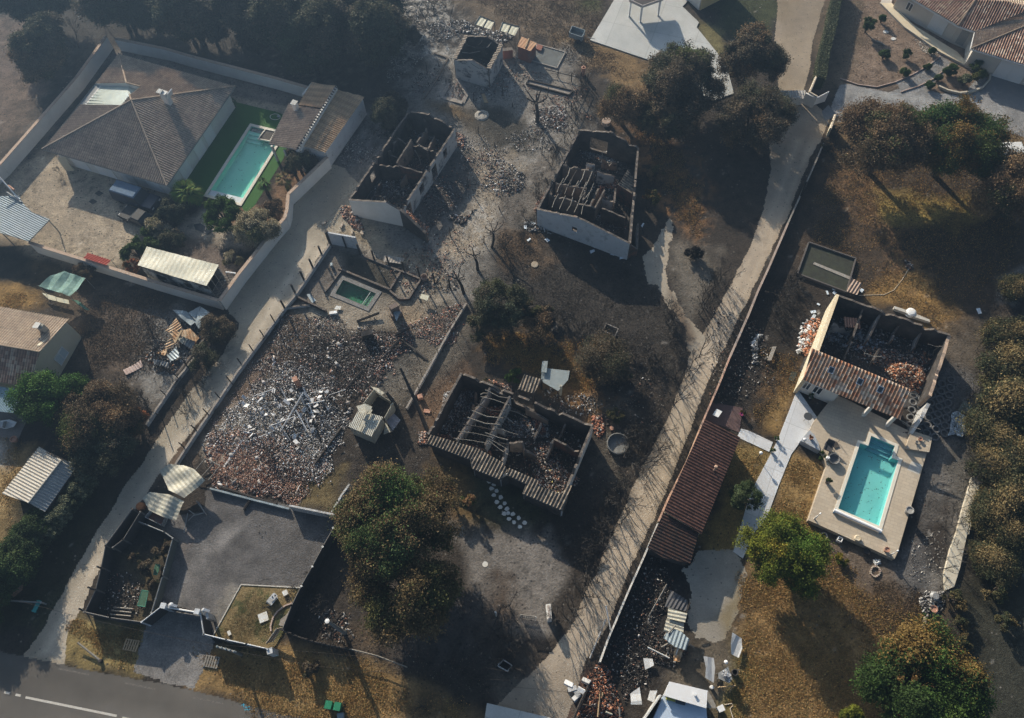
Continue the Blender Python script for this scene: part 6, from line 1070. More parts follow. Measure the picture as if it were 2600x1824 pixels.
for i,(x,y)in enumerate(posts_):
 p=O('%d,%d'%(x,y))[0];hh_=.7+.5*(i%3);MB().tube([p,p+Vector((.1*math.sin(i*2),.1*math.cos(i*3),hh_))],[.06,.04],5).build('charred_stump',WOODB,label='thin charred stump standing in the ash between the ruins',cat='stump',group='charred stumps in the ash between the ruins')
def leafmat(name,trans=.25):
 m=bpy.data.materials.new(name);m.use_nodes=True;nt=m.node_tree;b=nt.nodes['Principled BSDF'];b.inputs['Roughness'].default_value=.75;b.inputs['Specular IOR Level'].default_value=.15
 at=nd(nt,'ShaderNodeAttribute',attribute_name='Col');nt.links.new(at.outputs['Color'],b.inputs['Base Color'])
 tr=nd(nt,'ShaderNodeBsdfTranslucent');nt.links.new(at.outputs['Color'],tr.inputs[0]);mx=nd(nt,'ShaderNodeMixShader');mx.inputs[0].default_value=trans
 nt.links.new(b.outputs[0],mx.inputs[1]);nt.links.new(tr.outputs[0],mx.inputs[2]);nt.links.new(mx.outputs[0],nt.nodes['Material Output'].inputs[0]);return m
LEAF=leafmat('foliage');BARK=mat('bark',(.06,.048,.038),(.09,.072,.055),scale=4,fine=.35);BBARK=mat('burnt_bark',(.030,.027,.025),(.060,.054,.048),scale=5,fine=.4)
def crown_mesh(name,rad,h0,h1,n,size,pals,seed,lobes=26,gap=.35,shape=1.0,zones=None,flat=0):
 """leaf quads on a lumpy crown; pals = list of (colour, weight); one palette pick per lobe, jittered per leaf"""
 n=int(n*2.3);size*=.68;rg=np.random.default_rng(seed);hc=(h0+h1)/2;hz=(h1-h0)/2
 th=rg.uniform(0,2*np.pi,lobes);zz=rg.uniform(-.55,1,lobes)*shape;rr=np.sqrt(np.clip(1-zz**2,0,1))*rg.uniform(.35,1.0,lobes)**.6
 ry=rg.uniform(.82,1.05);L=np.stack([rr*np.cos(th)*rad*.80,rr*np.sin(th)*rad*.80*ry,hc+zz*hz*.72],-1);lr=rad*rg.uniform(.17,.36,lobes)
 pw=np.array([w for _,w in pals],float);pc=np.array([c for c,_ in pals]);li_c=rg.choice(len(pals),lobes,p=pw/pw.sum())
 wgt=lr**2;li=rg.choice(lobes,n,p=wgt/wgt.sum())
 ncl=16;cd=rg.normal(0,1,(lobes,ncl,3));cd[...,2]=cd[...,2]*.8+.25;cd/=np.linalg.norm(cd,axis=-1,keepdims=True);cdist=rg.uniform(.55,1.05,(lobes,ncl));ccol=rg.uniform(.72,1.28,(lobes,ncl))
 ci=rg.integers(0,ncl,n);base=L[li]+cd[li,ci]*(cdist[li,ci]*lr[li])[:,None]
 P=base+rg.normal(0,1,(n,3))*(lr[li]*gap*.62)[:,None]*np.array([1,1,.75]);P[:,2]=np.maximum(P[:,2],h0*.6+.1*rg.uniform(0,1,n))
 nrm=P-np.array([0,0,hc-hz*.4]);nrm/=np.linalg.norm(nrm,axis=1,keepdims=True)+1e-6;nrm=nrm*.75+rg.normal(0,.75,(n,3));nrm/=np.linalg.norm(nrm,axis=1,keepdims=True)
 a=np.cross(nrm,rg.normal(0,1,(n,3)));a/=np.linalg.norm(a,axis=1,keepdims=True);b=np.cross(nrm,a);s=(size*rg.uniform(.55,1.35,n))[:,None]
 a=a*s;b=b*s*.62;V=np.stack([P-a,P-b*.9,P+a,P+b],1).reshape(-1,3);F=np.arange(n*4).reshape(n,4)
 c=pc[li_c[li]].copy();swap=rg.random(n)<.16;c[swap]=pc[rg.choice(len(pals),swap.sum(),p=pw/pw.sum())]
 if zones is not None:c=zones(P,c,rg)
 c=c*(ccol[li,ci]*rg.uniform(.70,1.30,n))[:,None];return rawmesh(name,V,F,LEAF,np.clip(np.repeat(c,4,0),.004,.8)),L,lr
def limbs(t,L,lr,h0,r0,m,n=14,name='trunk',lean=(0,0)):
 mb=MB();top=Vector((lean[0],lean[1],h0*1.15));mb.tube([(0,0,-.1),(lean[0]*.4,lean[1]*.4,h0*.5),top],[r0*1.25,r0,r0*.8],8);rg=random.Random(n)
 idx=list(range(len(L)));rg.shuffle(idx)
 for i in idx[:n]:
  e=Vector(L[i]);md=lerp(top,e,.5)+Vector((rg.uniform(-.2,.2),rg.uniform(-.2,.2),.25));mb.tube([top,md,e],[r0*.55,r0*.3,r0*.08],5)
  for k in range(3):
   d=Vector((rg.gauss(0,1),rg.gauss(0,1),rg.gauss(.2,.7))).normalized()*lr[i]*1.1;mb.tube([lerp(md,e,.6),e+d*.6,e+d],[r0*.12,r0*.06,r0*.02],3)
 k=len(mb.v);me=bpy.data.meshes.new(name);me.from_pydata(mb.v,[],mb.f);me.materials.append(m);me.update();return me
PAL=dict(oak=[((.085,.085,.032),3),((.12,.088,.042),4),((.155,.11,.055),3),((.07,.09,.03),2)],green=[((.045,.085,.018),4),((.065,.105,.022),3),((.035,.06,.016),2)],lime=[((.15,.165,.020),4),((.11,.135,.02),3),((.20,.165,.025),2),((.07,.10,.018),2)],autumn=[((.15,.095,.030),3),((.06,.08,.02),3),((.20,.125,.035),2),((.05,.07,.02),2)],brown=[((.15,.10,.058),4),((.21,.14,.075),2),((.10,.075,.045),3),((.08,.085,.035),1)],scorch=[((.095,.078,.052),4),((.13,.10,.065),3),((.07,.072,.04),3),((.18,.12,.065),1)],dark=[((.055,.065,.040),4),((.080,.080,.048),3),((.10,.085,.06),2)],pale=[((.30,.26,.17),4),((.20,.18,.10),3),((.08,.09,.04),2),((.38,.33,.24),1)],rust=[((.26,.10,.045),4),((.18,.085,.035),3),((.10,.07,.03),2)],hedge=[((.045,.075,.024),4),((.065,.095,.03),3),((.035,.055,.02),2)],gold=[((.20,.15,.07),2),((.11,.10,.045),3),((.07,.065,.035),3),((.05,.06,.03),2)],laurel=[((.17,.18,.11),3),((.08,.095,.05),3),((.045,.055,.028),2)])
PROTO={}
def tree(name,label,cat,loc,rad,h0,h1,pal,n,size=.15,seed=1,group=None,bark=BARK,zones=None,lobes=26,r0=None,rot=0,gap=.35,key=None,lean=(0,0),shape=1.0):
 t=thing(name,label,cat,(loc[0],loc[1],0),group,rot)
 key=key or(name,seed)
 if key not in PROTO:
  me,L,lr=crown_mesh('crown',rad,h0,h1,n,size,PAL[pal]if isinstance(pal,str)else pal,seed,lobes,gap,shape,zones);tm=limbs(t,L,lr,h0,r0 or rad*.055+.05,bark,n=min(14,lobes),lean=lean);PROTO[key]=(me,tm,rad)
 me,tm,pr=PROTO[key];s=rad/pr
 for nm,m_ in(('crown',me),('trunk',tm)):
  o=link(nm,m_,t);o.scale=(s,s,s)
 return t
def ctr(ox,oy,z):return xy(G(ox*1.1324,oy*1.1324,z))
def gzone(cx,cy,r,col,z0=None,soft=.6):
 def f(P,c,rg):
  d=np.hypot(P[:,0]-cx,P[:,1]-cy)+rg.normal(0,soft,len(P));k=d<r
  if z0 is not None:k&=P[:,2]>z0
  c[k]=np.array(col)*rg.uniform(.8,1.2,(k.sum(),1));return c
 return f
def gz2(*zs):
 def f(P,c,rg):
  for z in zs:c=z(P,c,rg)
  return c
 return f
tree('oak_tree','huge scorched oak with green patches on its brown crown, centre foreground','tree',ctr(893,1180,5.0),5.3,2.2,9.3,'oak',60000,.13,3,zones=gz2(gzone(.1,1.7,1.3,(.075,.13,.035),5.0,1.0),gzone(-1.9,-1.2,.9,(.07,.11,.035),4.5,1.0),gzone(.3,-3.0,.8,(.075,.115,.045),3,.9)),lobes=44,gap=.32)
tree('oak_tree','scorched oak crown reaching down beside the dark front garden','tree',ctr(912,1312,5.2),4.5,1.2,8.0,'oak',34000,.13,5,lobes=30)
tree('maple_tree','yellow green tree beside the lower left of the beige terrace','tree',ctr(1758,1238,3.2),3.5,1.1,5.6,'lime',34000,.11,7,lobes=34,zones=gzone(1.6,.5,1.3,(.075,.13,.02),2))
tree('maple_tree','large green and brown tree at the bottom edge, right side','tree',ctr(2055,1545,3.4),5.0,1.2,6.4,'green',46000,.13,9,lobes=40,zones=gz2(gzone(-.4,3.6,1.9,(.19,.125,.04)),gzone(3.6,1.6,1.5,(.17,.115,.035))))
tree('oak_tree','dark green topped tree in front of the pale concrete slab','tree',ctr(1530,185,4.0),4.6,1.5,7.2,'scorch',42000,.13,11,lobes=36,zones=gzone(.6,2.4,1.6,(.085,.105,.03),4.5))
tree('oak_tree','brownish tree between the concrete slab and the far lane','tree',ctr(1683,132,3.6),3.9,1.4,6.4,'scorch',28000,.13,12,lobes=30)
tree('oak_tree','scorched tree overhanging the wide bend of the dirt lane','tree',ctr(1686,272,3.2),4.3,1.2,6.0,'scorch',32000,.12,13,lobes=32)
tree('oak_tree','ragged brown tree with a rust coloured top, left of the tree before the slab','tree',ctr(1400,235,3.0),3.3,.8,5.2,'brown',17000,.11,14,lobes=26,gap=.45)
tree('oak_tree','brown tree filling the gap below the two dark trees','tree',ctr(1490,275,2.2),3.2,.8,4.4,'scorch',17000,.12,15)
tree('oak_tree','brown autumn tree, left one of the pair below the pale grey drive','tree',ctr(1985,320,4.6),4.7,2.4,7.8,'brown',42000,.13,16,lobes=36,zones=gzone(2.5,1,1.2,(.06,.085,.025)))
tree('oak_tree','green and brown tree, right one of the pair below the pale grey drive','tree',ctr(2138,325,4.6),4.9,2.4,7.8,'autumn',42000,.13,17,lobes=36,zones=gz2(gzone(-2,2.2,1.9,(.045,.085,.022)),gzone(2.8,.5,1.6,(.05,.085,.022))))
tree('oak_tree','brown tree at the right edge under the white van','tree',ctr(2275,420,3.6),4.8,1.8,6.6,'brown',30000,.13,18,lobes=32)
tree('conifer','dark conifer reaching over the seedling corner of the front hedge','tree',ctr(20,1270,1.6),2.3,.2,3.6,'hedge',12000,.11,19,gap=.45)
tree('green_tree','bright green tree below the cream gabled house','tree',ctr(118,895,2.8),3.4,.9,5.0,[((.05,.115,.02),4),((.07,.14,.025),3),((.04,.08,.018),2)],28000,.11,20,lobes=30)
tree('scorched_tree','rusty brown tree between the green tree and the gravel lane','tree',ctr(215,930,2.6),3.7,.8,4.8,'brown',26000,.11,21,lobes=30,zones=gzone(-2,-2,1.2,(.08,.10,.025)))
tree('scorched_tree','dark scorched tree on the verge of the lower gravel lane','tree',ctr(235,1010,1.8),3.0,.5,3.6,'dark',16000,.12,22)
tree('shrub','half green half rusty shrub at the wall of the gravel lane','shrub',ctr(300,950,1.4),1.5,.3,2.6,'rust',6000,.09,23,lobes=12,zones=gzone(-.4,-.6,.9,(.03,.055,.02)))
tree('scorched_tree','dark round tree in the middle garden, left side','tree',ctr(1128,682,2.6),3.0,.8,4.4,'dark',22000,.11,24,lobes=26,zones=gzone(0,2,1.4,(.065,.068,.03),2.5))
tree('scorched_tree','small brown tree right of the dark round tree','tree',ctr(1200,725,1.8),1.9,.5,3.2,'brown',8000,.10,25,lobes=16,gap=.45)
tree('scorched_tree','sparse scorched tree above the tile strip house','tree',ctr(1355,805,1.9),2.7,.5,3.4,'scorch',10000,.09,26,gap=.55)
tree('scorched_tree','brown crown overhanging the block wall, below the dark round tree','tree',ctr(1075,640+95,1.2),1.6,.3,2.4,'scorch',5000,.10,27,lobes=14)
tree('shrub','round red and olive shrub right of the house with the small window','shrub',ctr(1462,442,1.1),.95,.2,2.0,'rust',3600,.08,28,lobes=10,zones=gzone(.3,-.5,.7,(.12,.12,.04)))
tree('shrub','tan shrub above the red and olive one','shrub',ctr(1473,390,1.0),1.2,.2,1.8,'brown',3600,.08,29,lobes=12)
tree('shrub','rust red small tree between the oak and the stepping stones','shrub',ctr(1008,1108,1.2),.85,.5,2.2,'rust',3000,.08,30,lobes=10)
tree('shrub','small shrub green on top and pink below, beside the stepping stones','shrub',ctr(1048,1125,1.1),.75,.2,2.0,[((.06,.09,.02),3),((.24,.14,.07),3)],3000,.07,31,lobes=9)
tree('olive_tree','small olive tree by the white path','tree',ctr(1670,1112,1.8),1.5,.6,3.0,[((.055,.08,.03),4),((.085,.11,.05),2)],7000,.075,32,lobes=18)
tree('shrub','small yellow green shrub below the terrace','shrub',ctr(1890,1252,.6),.62,.05,1.1,'lime',2200,.07,33,lobes=8)
tree('shrub','bright lime bush at the bottom edge','shrub',ctr(1911,1600,.9),1.1,.1,1.7,'lime',6000,.08,34,lobes=12)
tree('shrub','orange dry shrub at the concrete strip end','shrub',ctr(2140,1342,.9),1.0,.1,1.6,'gold',2600,.08,35,lobes=9)
tree('shrub','small round orange shrub at the back corner of the tile strip house','shrub',ctr(1558,1057,.6),.8,.1,1.2,'rust',100,.07,36)if 0 else None
tree('shrub','orange leaved bush beside the fallen water butt','shrub',ctr(1560-5,1040,.7),.1,.1,.3,'rust',10,.01,37)if 0 else None
tree('shrub','orange brown bush near the back right corner of the tile strip house','shrub',ctr(1388+175-180,905+137-110,.7),.9,.1,1.4,'gold',2200,.08,38,lobes=9)
tree('shrub','green grass like plant behind the tile strip house','shrub',ctr(1155,845,.5),.9,.05,1.2,'green',2500,.10,39,lobes=8)
tree('shrub','burnt brown shrub under the metal shed','shrub',ctr(1025,1000,.9),1.1,.1,1.8,'scorch',3000,.08,40,lobes=9)
tree('shrub','brown shrub between the wood and the west lawn','shrub',ctr(190,610,.8),1.3,.1,1.6,'brown',3500,.09,41,lobes=10)
tree('shrub','dark scorched shrub at the corner of the compound by the lane','shrub',ctr(490,735,1.0),1.8,.2,2.2,'scorch',7000,.09,42,lobes=14,gap=.5)
tree('shrub','twiggy scorched shrub on the verge below the steel sheets','shrub',ctr(455,800,.9),1.6,.1,1.9,'dark',4500,.08,43,lobes=12,gap=.5)
tree('shrub','round green tree at the foot of the villa pool','tree',ctr(496,480,1.8),2.1,.5,3.2,[((.06,.11,.02),4),((.045,.085,.02),3)],14000,.10,50,lobes=20)
tree('shrub','pale dry leaved tree between the villa pool and the lane wall','tree',ctr(572,512,1.9),2.6,.5,3.4,'pale',16000,.10,51,lobes=22)
tree('shrub','small pale bush right of the mobile home','shrub',ctr(523,583,1.0),1.1,.2,2.0,'pale',4500,.08,52,lobes=10)
tree('shrub','dark green bush beside the pool house wall','tree',ctr(667,362,1.7),2.1,.3,3.2,'dark',12000,.10,53,lobes=18)
tree('shrub','brown bush above the pale dry tree','shrub',ctr(610,470,1.0),1.5,.2,1.9,'brown',6000,.09,54,lobes=12)
for i,(x,y,r,pal,lab)in enumerate(((388,478,1.6,'dark','dark bush behind the dark blue van'),(352,512,1.5,'pale','pale flowering bush in the yard hedge'),(330,540,1.5,'green','green bush in the yard hedge below the pale one'),(305,567,1.45,'green','green bush in the yard hedge, next to the mobile home'),(385,540,1.5,'dark','dark bush between the yard hedge and the gravel nook'),(368,486,1.2,'dark','dark bush in front of the small black car'),(300,597,.9,'rust','rusty low bush at the near end of the yard hedge'),(350,560,1.3,'hedge','deep green bush behind the mobile home'))):
 tree('shrub',lab,'shrub',ctr(x,y,1.1),r,.2,2.1,pal,6500,.09,60+i,lobes=13)
for i in range(8):
 t_=i/7;tree('hedge_shrub','pale flowering shrub in the hedge beside the fibre cement shed','shrub',ctr(lerp(190,88,t_),lerp(1085,1210,t_),1.2),1.15,.1,2.2,'laurel',5200,.085,70,group='pale hedge beside the fibre cement shed',key='laurel',rot=i*1.3)
for i in range(8):
 t_=i/7;tree('hedge_shrub','dark green feathery conifer in the roadside corner hedge','shrub',ctr(lerp(78,-30,t_),lerp(1215,1370,t_)-(0 if i%2 else 30),1.3),1.7,.1,2.8,'hedge',8000,.09,71,group='dark green hedge in the lower left corner',key='conif',rot=i*1.1,gap=.45)
hp=[ctr(x,y,.8)for x,y in((1884,-30),(1868,25),(1862,60),(1852,100),(1843,135),(1838,170),(1835,188))]
def boxhedge(name,label,pts,w,h,n,pal,seed,size=.07):
 rg=np.random.default_rng(seed);P=[];c=[]
 seg=[(b-a).length for a,b in zip(pts,pts[1:])];tot=sum(seg);N=[]
 for(a,b),L in zip(zip(pts,pts[1:]),seg):
  k=int(n*L/tot);t_=rg.uniform(0,1,k);d=(b-a).normalized();s=rg.uniform(-1,1,k);z=rg.uniform(0,1,k);face=rg.integers(0,3,k);bulge=1+.12*np.sin(t_*40)
  s=np.where(face==1,np.sign(s)*rg.uniform(.85,1.05,k),s);z=np.where(face==1,z,rg.uniform(.88,1.04,k));base=np.array(a)[None]+np.array(b-a)[None]*t_[:,None];pn=np.array([-d.y,d.x,0])
  P.append(base+pn*(s*w/2*bulge)[:,None]+np.array([0,0,1])*(z*h)[:,None])
 P=np.concatenate(P);n=len(P);o=np.array(pts[0]);nr=rg.normal(0,1,(n,3));nr[:,2]+=.8;nr/=np.linalg.norm(nr,axis=1,keepdims=True);a=np.cross(nr,rg.normal(0,1,(n,3)));a/=np.linalg.norm(a,axis=1,keepdims=True);b=np.cross(nr,a);s=(size*rg.uniform(.6,1.3,n))[:,None]
 V=np.stack([P-a*s,P-b*s*.6,P+a*s,P+b*s*.6],1).reshape(-1,3);pc=np.array([x for x,_ in PAL[pal]]);pw=np.array([w_ for _,w_ in PAL[pal]],float);c=pc[rg.choice(len(pc),n,p=pw/pw.sum())]*rg.uniform(.7,1.3,(n,1))
 t=thing(name,label,'hedge',o);me=rawmesh('foliage',V-o,np.arange(n*4).reshape(n,4),LEAF,np.repeat(c,4,0));link('foliage',me,t);mb=MB()
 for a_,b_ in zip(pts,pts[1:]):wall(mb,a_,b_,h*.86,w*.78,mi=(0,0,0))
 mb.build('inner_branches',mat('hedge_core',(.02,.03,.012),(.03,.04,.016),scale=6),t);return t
boxhedge('hedge','long clipped green hedge between the far lane and the hipped house garden',hp,1.1,1.7,26000,'laurel',5)
for i,(x,y,r,h,pal,lab)in enumerate(((1946,58,.8,1.9,'hedge','small round topped green tree in the bare front garden'),(1145,0,0,0,'',''),(1982,108+16,.75,1.0,'hedge','low dark green bush in the middle of the bare garden'),(2035,112+10,.55,1.2,'hedge','spiky green bush near the cream terrace'),(2030,162,.55,1.0,'olive'if 0 else 'green','feathery plant at the edge of the pale grey drive'),(2132,158,.8,1.2,'green','green bush at the left of the round stone bed'),(2165,182,.8,1.2,'laurel','grey green bush in the round stone bed'),(2198,170,.85,1.6,[((.10,.10,.03),1),((.06,.08,.02),1)],'egg shaped clipped bush at the right of the round stone bed'),(2190,150,.8,1.5,'hedge','dark bush against the garage wall'),(2085,190,.55,.9,'green','spiky plant beside the round stone bed'),(2105,175,.5,.8,'hedge','low plant left of the spiky plant'),(1978,42,.45,1.2,'green','small palm at the upper corner of the cream terrace'),(2090,115,.45,.9,'green','small plant beside the cream terrace'),(2080,150,.45,.7,'green','small plant by the slanting gravel path'))):
 if r:tree('shrub',lab,'shrub',ctr(x,y,h*.5),r,.02 if i else.6,h,pal,5000,.08,80+i,lobes=14,gap=.5)
FT=[('wa',3.5,.4,7.0,'dark',20000),('wb',3.0,.4,6.2,'scorch',16000),('wc',3.8,.5,7.8,[((.055,.065,.042),5),((.06,.08,.04),2)],22000),('wd',2.4,.8,5.0,[((.05,.045,.036),3),((.09,.08,.06),2)],8000)]
fr=random.Random(8);spots=[]
for(x0,x1,y0,y1,n,kinds)in((60,260,-40,90,9,'acac'),(0,200,100,290,9,'abcd'),(250,560,-30,60,15,'acad'),(260,600,60,150,13,'abdb'),(600,850,-30,120,17,'acac'),(600,840,110,200,12,'acba'),(740,900,170,260,9,'dabd'),(860,1080,-40,110,8,'ddbd'),(-60,60,200,420,6,'dbdd'),(90,160,210,330,3,'bdd')):
 for i in range(n):spots.append((fr.uniform(x0,x1),fr.uniform(y0,y1),kinds[i%4]))
FL=dict(a='dark evergreen tree in the hazy wood beyond the white walls',b='scorched brown tree in the hazy wood beyond the white walls',c='tall dark green tree in the hazy wood beyond the white walls',d='thin pale burnt bushy tree at the edge of the hazy wood')
FG=dict(a='dark evergreens of the wood',b='scorched trees of the wood',c='tall green trees of the wood',d='thin burnt trees at the edge of the wood')
villa_in=inset(O('-30,430 240,95 700,205 830,215 790,330 730,380 500,690 0,560'),-2.5)
cnt=0
for i,(x,y,k)in enumerate(spots):
 d=FT['abcd'.index(k)];h=d[3];p=ctr(x,y,h*.6)
 q_=np.array([p.x]),np.array([p.y])
 if inpoly(q_[0],q_[1],villa_in)[0]:continue
 if x>930 and y>-15 or x<100 and 20<y<120 or x<65 and 165<y<260:continue
 tree('forest_tree',FL[k],'tree',p,d[1]*fr.uniform(.75,1.1)*(.6 if x>850 else 1),d[2],h,d[4],d[5],.16,100+'abcd'.index(k),FG[k],BBARK,key='for'+k,rot=fr.uniform(0,6),gap=.42,lobes=24 if k!='d'else 18)
for i,(x,y,r,h)in enumerate(((2290,640,1.8,3),(2272,740,2.2,3.6),(2262,820,2.4,3.8),(2285,900,2.6,4),(2250,960,2.2,3.6),(2290,1010,2.4,3.8),(2240,1050,2.2,3.2),(2275,1110,2.4,3.6),(2225,1140,1.6,2.6),(2262,1190,2.0,3.2),(2240,1260,1.5,2.4),(2205,1240,1.2,1.8))):
 et=tree('edge_tree','golden brown scrubby tree in the belt along the right edge','tree',ctr(x,y,h*.55),r*1.15,.1,h*.8,'gold',14000,.10,120,'golden brown trees along the right edge',key='gold',rot=i*1.7,lobes=34,gap=.75);et.scale=(fr.uniform(.65,1.3),fr.uniform(.7,1.35),fr.uniform(.5,1.0))
for i,(x,y,r)in enumerate(((2160,1440,.7),(2130,1480,.9),(2225,1330,1.0),(2110,1420,.8),(2150,1400,.7),(2250,1400,.9),(2120,1510,1.0))):
 tree('shrub','dry golden scrub bush at the lower right edge','shrub',ctr(x,y,.4),r,.05,1.2,'gold',2200,.07,121,'dry scrub at the lower right edge',key='scrub',rot=i,lobes=9)
for i,(x,y,r)in enumerate(((300,1250,.6),(330,1275,.8),(360,1240,.7),(345,1310,.6),(380,1225,.6),(700,1500,.8),(1225,700,.8),(1180,690,.8),(1330,840,.9),(1400,845,.8),(1090,870,.8),(1850,330,.8),(1875,300,.9))):
 tree('shrub','low scorched brown bush','shrub',ctr(x,y,.4),r,.05,1.1,'scorch',1800,.07,122,'low scorched bushes',key='lows',rot=i*2,lobes=8)
def palm(label,loc,h,r,n,pal,seed):
 t=thing('palm_tree',label,'palm',loc);rg=random.Random(seed)
 MB().tube([(loc.x,loc.y,-.05),(loc.x+.05,loc.y,h*.5),(loc.x,loc.y,h)],[.22,.17,.15],8).build('trunk',BARK,t);vs=[];fs=[];cs=[]
 for i in range(n):
  a=i*2.4;el=rg.uniform(-.35,1.2);d=Vector((math.cos(a)*math.cos(el),math.sin(a)*math.cos(el),math.sin(el)));s=d.cross(Vector((0,0,1))).normalized();L=r*rg.uniform(.75,1.05);c=rg.choice(pal)
  for j in range(12):
   u=(j-5.5)/5.5;tip=d*(L*(1-.18*u*u))+s*(u*L*.42)+Vector((0,0,-.22*L-.15*abs(u)*L));b0=d*(L*.42);w=(tip-b0).cross(Vector((0,0,1))).normalized()*.04*r
   k=len(vs);vs+=[b0-w,b0+w,tip];fs.append((k,k+1,k+2));cs+=[tuple(x*rg.uniform(.75,1.3)for x in c)]*3
  k=len(vs);vs+=[s*.02,-s*.02,d*(L*.45)];fs.append((k,k+1,k+2));cs+=[c]*3
 me=bpy.data.meshes.new('fronds');me.from_pydata([tuple(v+Vector((0,0,h)))for v in vs],[],fs);me.materials.append(LEAF);ca=me.color_attributes.new('Col','FLOAT_COLOR','POINT');ca.data.foreach_set('color',np.array([(*c,1)for c in cs],np.float32).ravel());link('fronds',me,t)
palm('big bright green fan palm at the corner of the villa',ctr(417,430,1.6),1.6,1.9,44,[(.11,.17,.03),(.08,.13,.025),(.16,.21,.05)],1)
palm('small green palm on the lawn strip beside the villa pool',ctr(590,412,1.6),1.6,1.0,24,[(.07,.12,.03),(.05,.09,.02)],2)
palm('small brownish palm near the lane wall',ctr(636,402,1.7),1.7,1.2,26,[(.13,.12,.04),(.16,.11,.05)],3)
palm('small young palm at the back corner of the villa',ctr(520,228,.8),.8,.7,16,[(.06,.10,.03)],4)
def burnt_mesh(name,seed,h,depth=5,spread=.55,r0=.06,kids=(2,3),n0=3,up=.35):
 rg=random.Random(seed);mb=MB()
 def grow(p,d,L,r,k):
  e=p+d*L;mid=p+d*L*.5+Vector((rg.gauss(0,.06),rg.gauss(0,.06),0))*L;mb.tube([p,mid,e],[r,r*.85,r*.68],4 if k<2 else 3,cap=False)
  if k>=depth:return
  for _ in range(rg.randint(*kids)):
   nd_=(d+Vector((rg.gauss(0,spread),rg.gauss(0,spread),rg.gauss(up*.3,spread*.5)))).normalized();grow(e,nd_,L*rg.uniform(.6,.85),max(r*.64,.012),k+1)
 for i in range(n0):a=i*2*math.pi/n0+rg.random();grow(Vector((rg.gauss(0,.12),rg.gauss(0,.12),-.05)),Vector((math.cos(a)*.35,math.sin(a)*.35,1)).normalized(),h*rg.uniform(.26,.36),r0,1)
 me=bpy.data.meshes.new(name);me.from_pydata(mb.v,[],mb.f);me.materials.append(BBARK);me.update();return me
BM=[burnt_mesh('branches',s,3.3,5,.34,.05,(2,3),2,.6)for s in(1,2,3,4,5)]
BS=[burnt_mesh('branches',s,1.6,5,.55,.03,(2,3),4)for s in(11,12,13)]
def row(pts,n,meshes,label,group,sc=(.8,1.15),jx=.3,seed=1,name='burnt_shrub',cat='shrub'):
 rg=random.Random(seed);L=[0]
 for a,b in zip(pts,pts[1:]):L.append(L[-1]+(b-a).length)
 for i in range(n):
  s=(i+.5)/n*L[-1];k=next(j for j in range(1,len(L))if s<=L[j]+1e-6);p=lerp(pts[k-1],pts[k],(s-L[k-1])/(L[k]-L[k-1]))
  o=link(name,rg.choice(meshes),None,(p.x+rg.gauss(0,jx),p.y+rg.gauss(0,jx),0));o.rotation_euler=(0,0,rg.uniform(0,6.28));z=rg.uniform(*sc);o.scale=(z,z,z*rg.uniform(.9,1.1));tag(o,label,cat,group)
def op(s):return[ctr(*p,0)for p in prs(s)]
row(op('1625,610 1600,660 1570,710'),13,BM,'charred bare hedge tree beside the upper dirt lane','charred hedge trees on the lane side above the gate',seed=1)
row(op('1560,800 1530,860 1500,920 1470,980 1440,1040 1415,1100 1380,1160 1350,1230 1310,1310'),34,BM,'charred bare hedge tree along the middle of the dirt lane','charred hedge trees along the middle of the dirt lane',seed=2,jx=.35)
row(op('1330,1290 1290,1350 1262,1390'),9,BM,'charred bare hedge tree by the white gate box','charred hedge trees by the white gate box',seed=3)
row(op('1155,1370 1130,1420 1120,1470 1130,1520'),9,BM,'charred bare tree left of the slatted gate','charred trees left of the slatted gate',seed=4,jx=.5)
row(op('1500,700 1510,760 1530,800'),9,BS,'low charred bush along the garden path','charred bushes along the garden path',seed=5)
row(op('1230,710 1300,730 1350,750 1400,790 1440,800 1500,830'),22,BS,'low charred bush bordering the dark middle lawn','charred bushes bordering the dark middle lawn',seed=6)
row(op('1600,930 1420,960 1400,1020')[1:],8,BS,'low charred bush right of the tile strip house','charred bushes right of the tile strip house',seed=7)
row(op('1395,1050 1370,1120 1330,1190 1300,1280'),18,BS,'low charred bush under the hedge trees','charred bushes under the hedge trees',seed=17,sc=(.6,.9))
row(op('1310,190 1300,240 1290,290 1260,330'),13,BM,'charred bare sapling at the burnt fence by the ash beds','charred saplings at the burnt fence by the ash beds',seed=8,sc=(.6,.9))
row(op('1250,330 1200,440 1170,520 1130,570'),16,BS,'low charred bush between the two long ruins','charred bushes between the two long ruins',seed=9,jx=.6)
row(op('2240,640 2215,760 2200,830 2180,900 2190,960 2180,1030 2160,1090 2140,1150 2110,1250 2090,1320'),38,BM,'charred bare hedge tree along the east drive','charred hedge trees along the east drive',seed=10,sc=(.55,.85))
row(op('1780,620 1750,690 1730,740'),12,BS,'thin charred bush behind the lane wall','thin charred bushes behind the lane wall',seed=11)
row(op('270,880 320,900 340,930'),8,BS,'charred bush beside the grey lane wall','charred bushes beside the grey lane wall',seed=12,sc=(.9,1.3))
row(op('340,740 350,780 380,840'),6,BS,'charred shrub left of the steel sheets','charred shrubs left of the steel sheets',seed=13)
row(op('420,890 455,850 480,820 400,940'),7,BS,'charred twiggy bush on the lane verge','charred twiggy bushes on the lane verge',seed=14)
row(op('560,1040 640,1000'),1,BS,'charred twig in the debris field','charred twigs in the debris field',seed=15)
row(op('860,1440 1080,1470'),8,BS,'charred bush in the dark front garden','charred bushes in the dark front garden',seed=16,jx=1.5,sc=(.6,.9))
row(op('680,1300 700,1350 740,1400'),8,BS,'charred bush beside the fence of the court','charred bushes beside the fence of the court',seed=18,jx=.8,sc=(.6,.9))
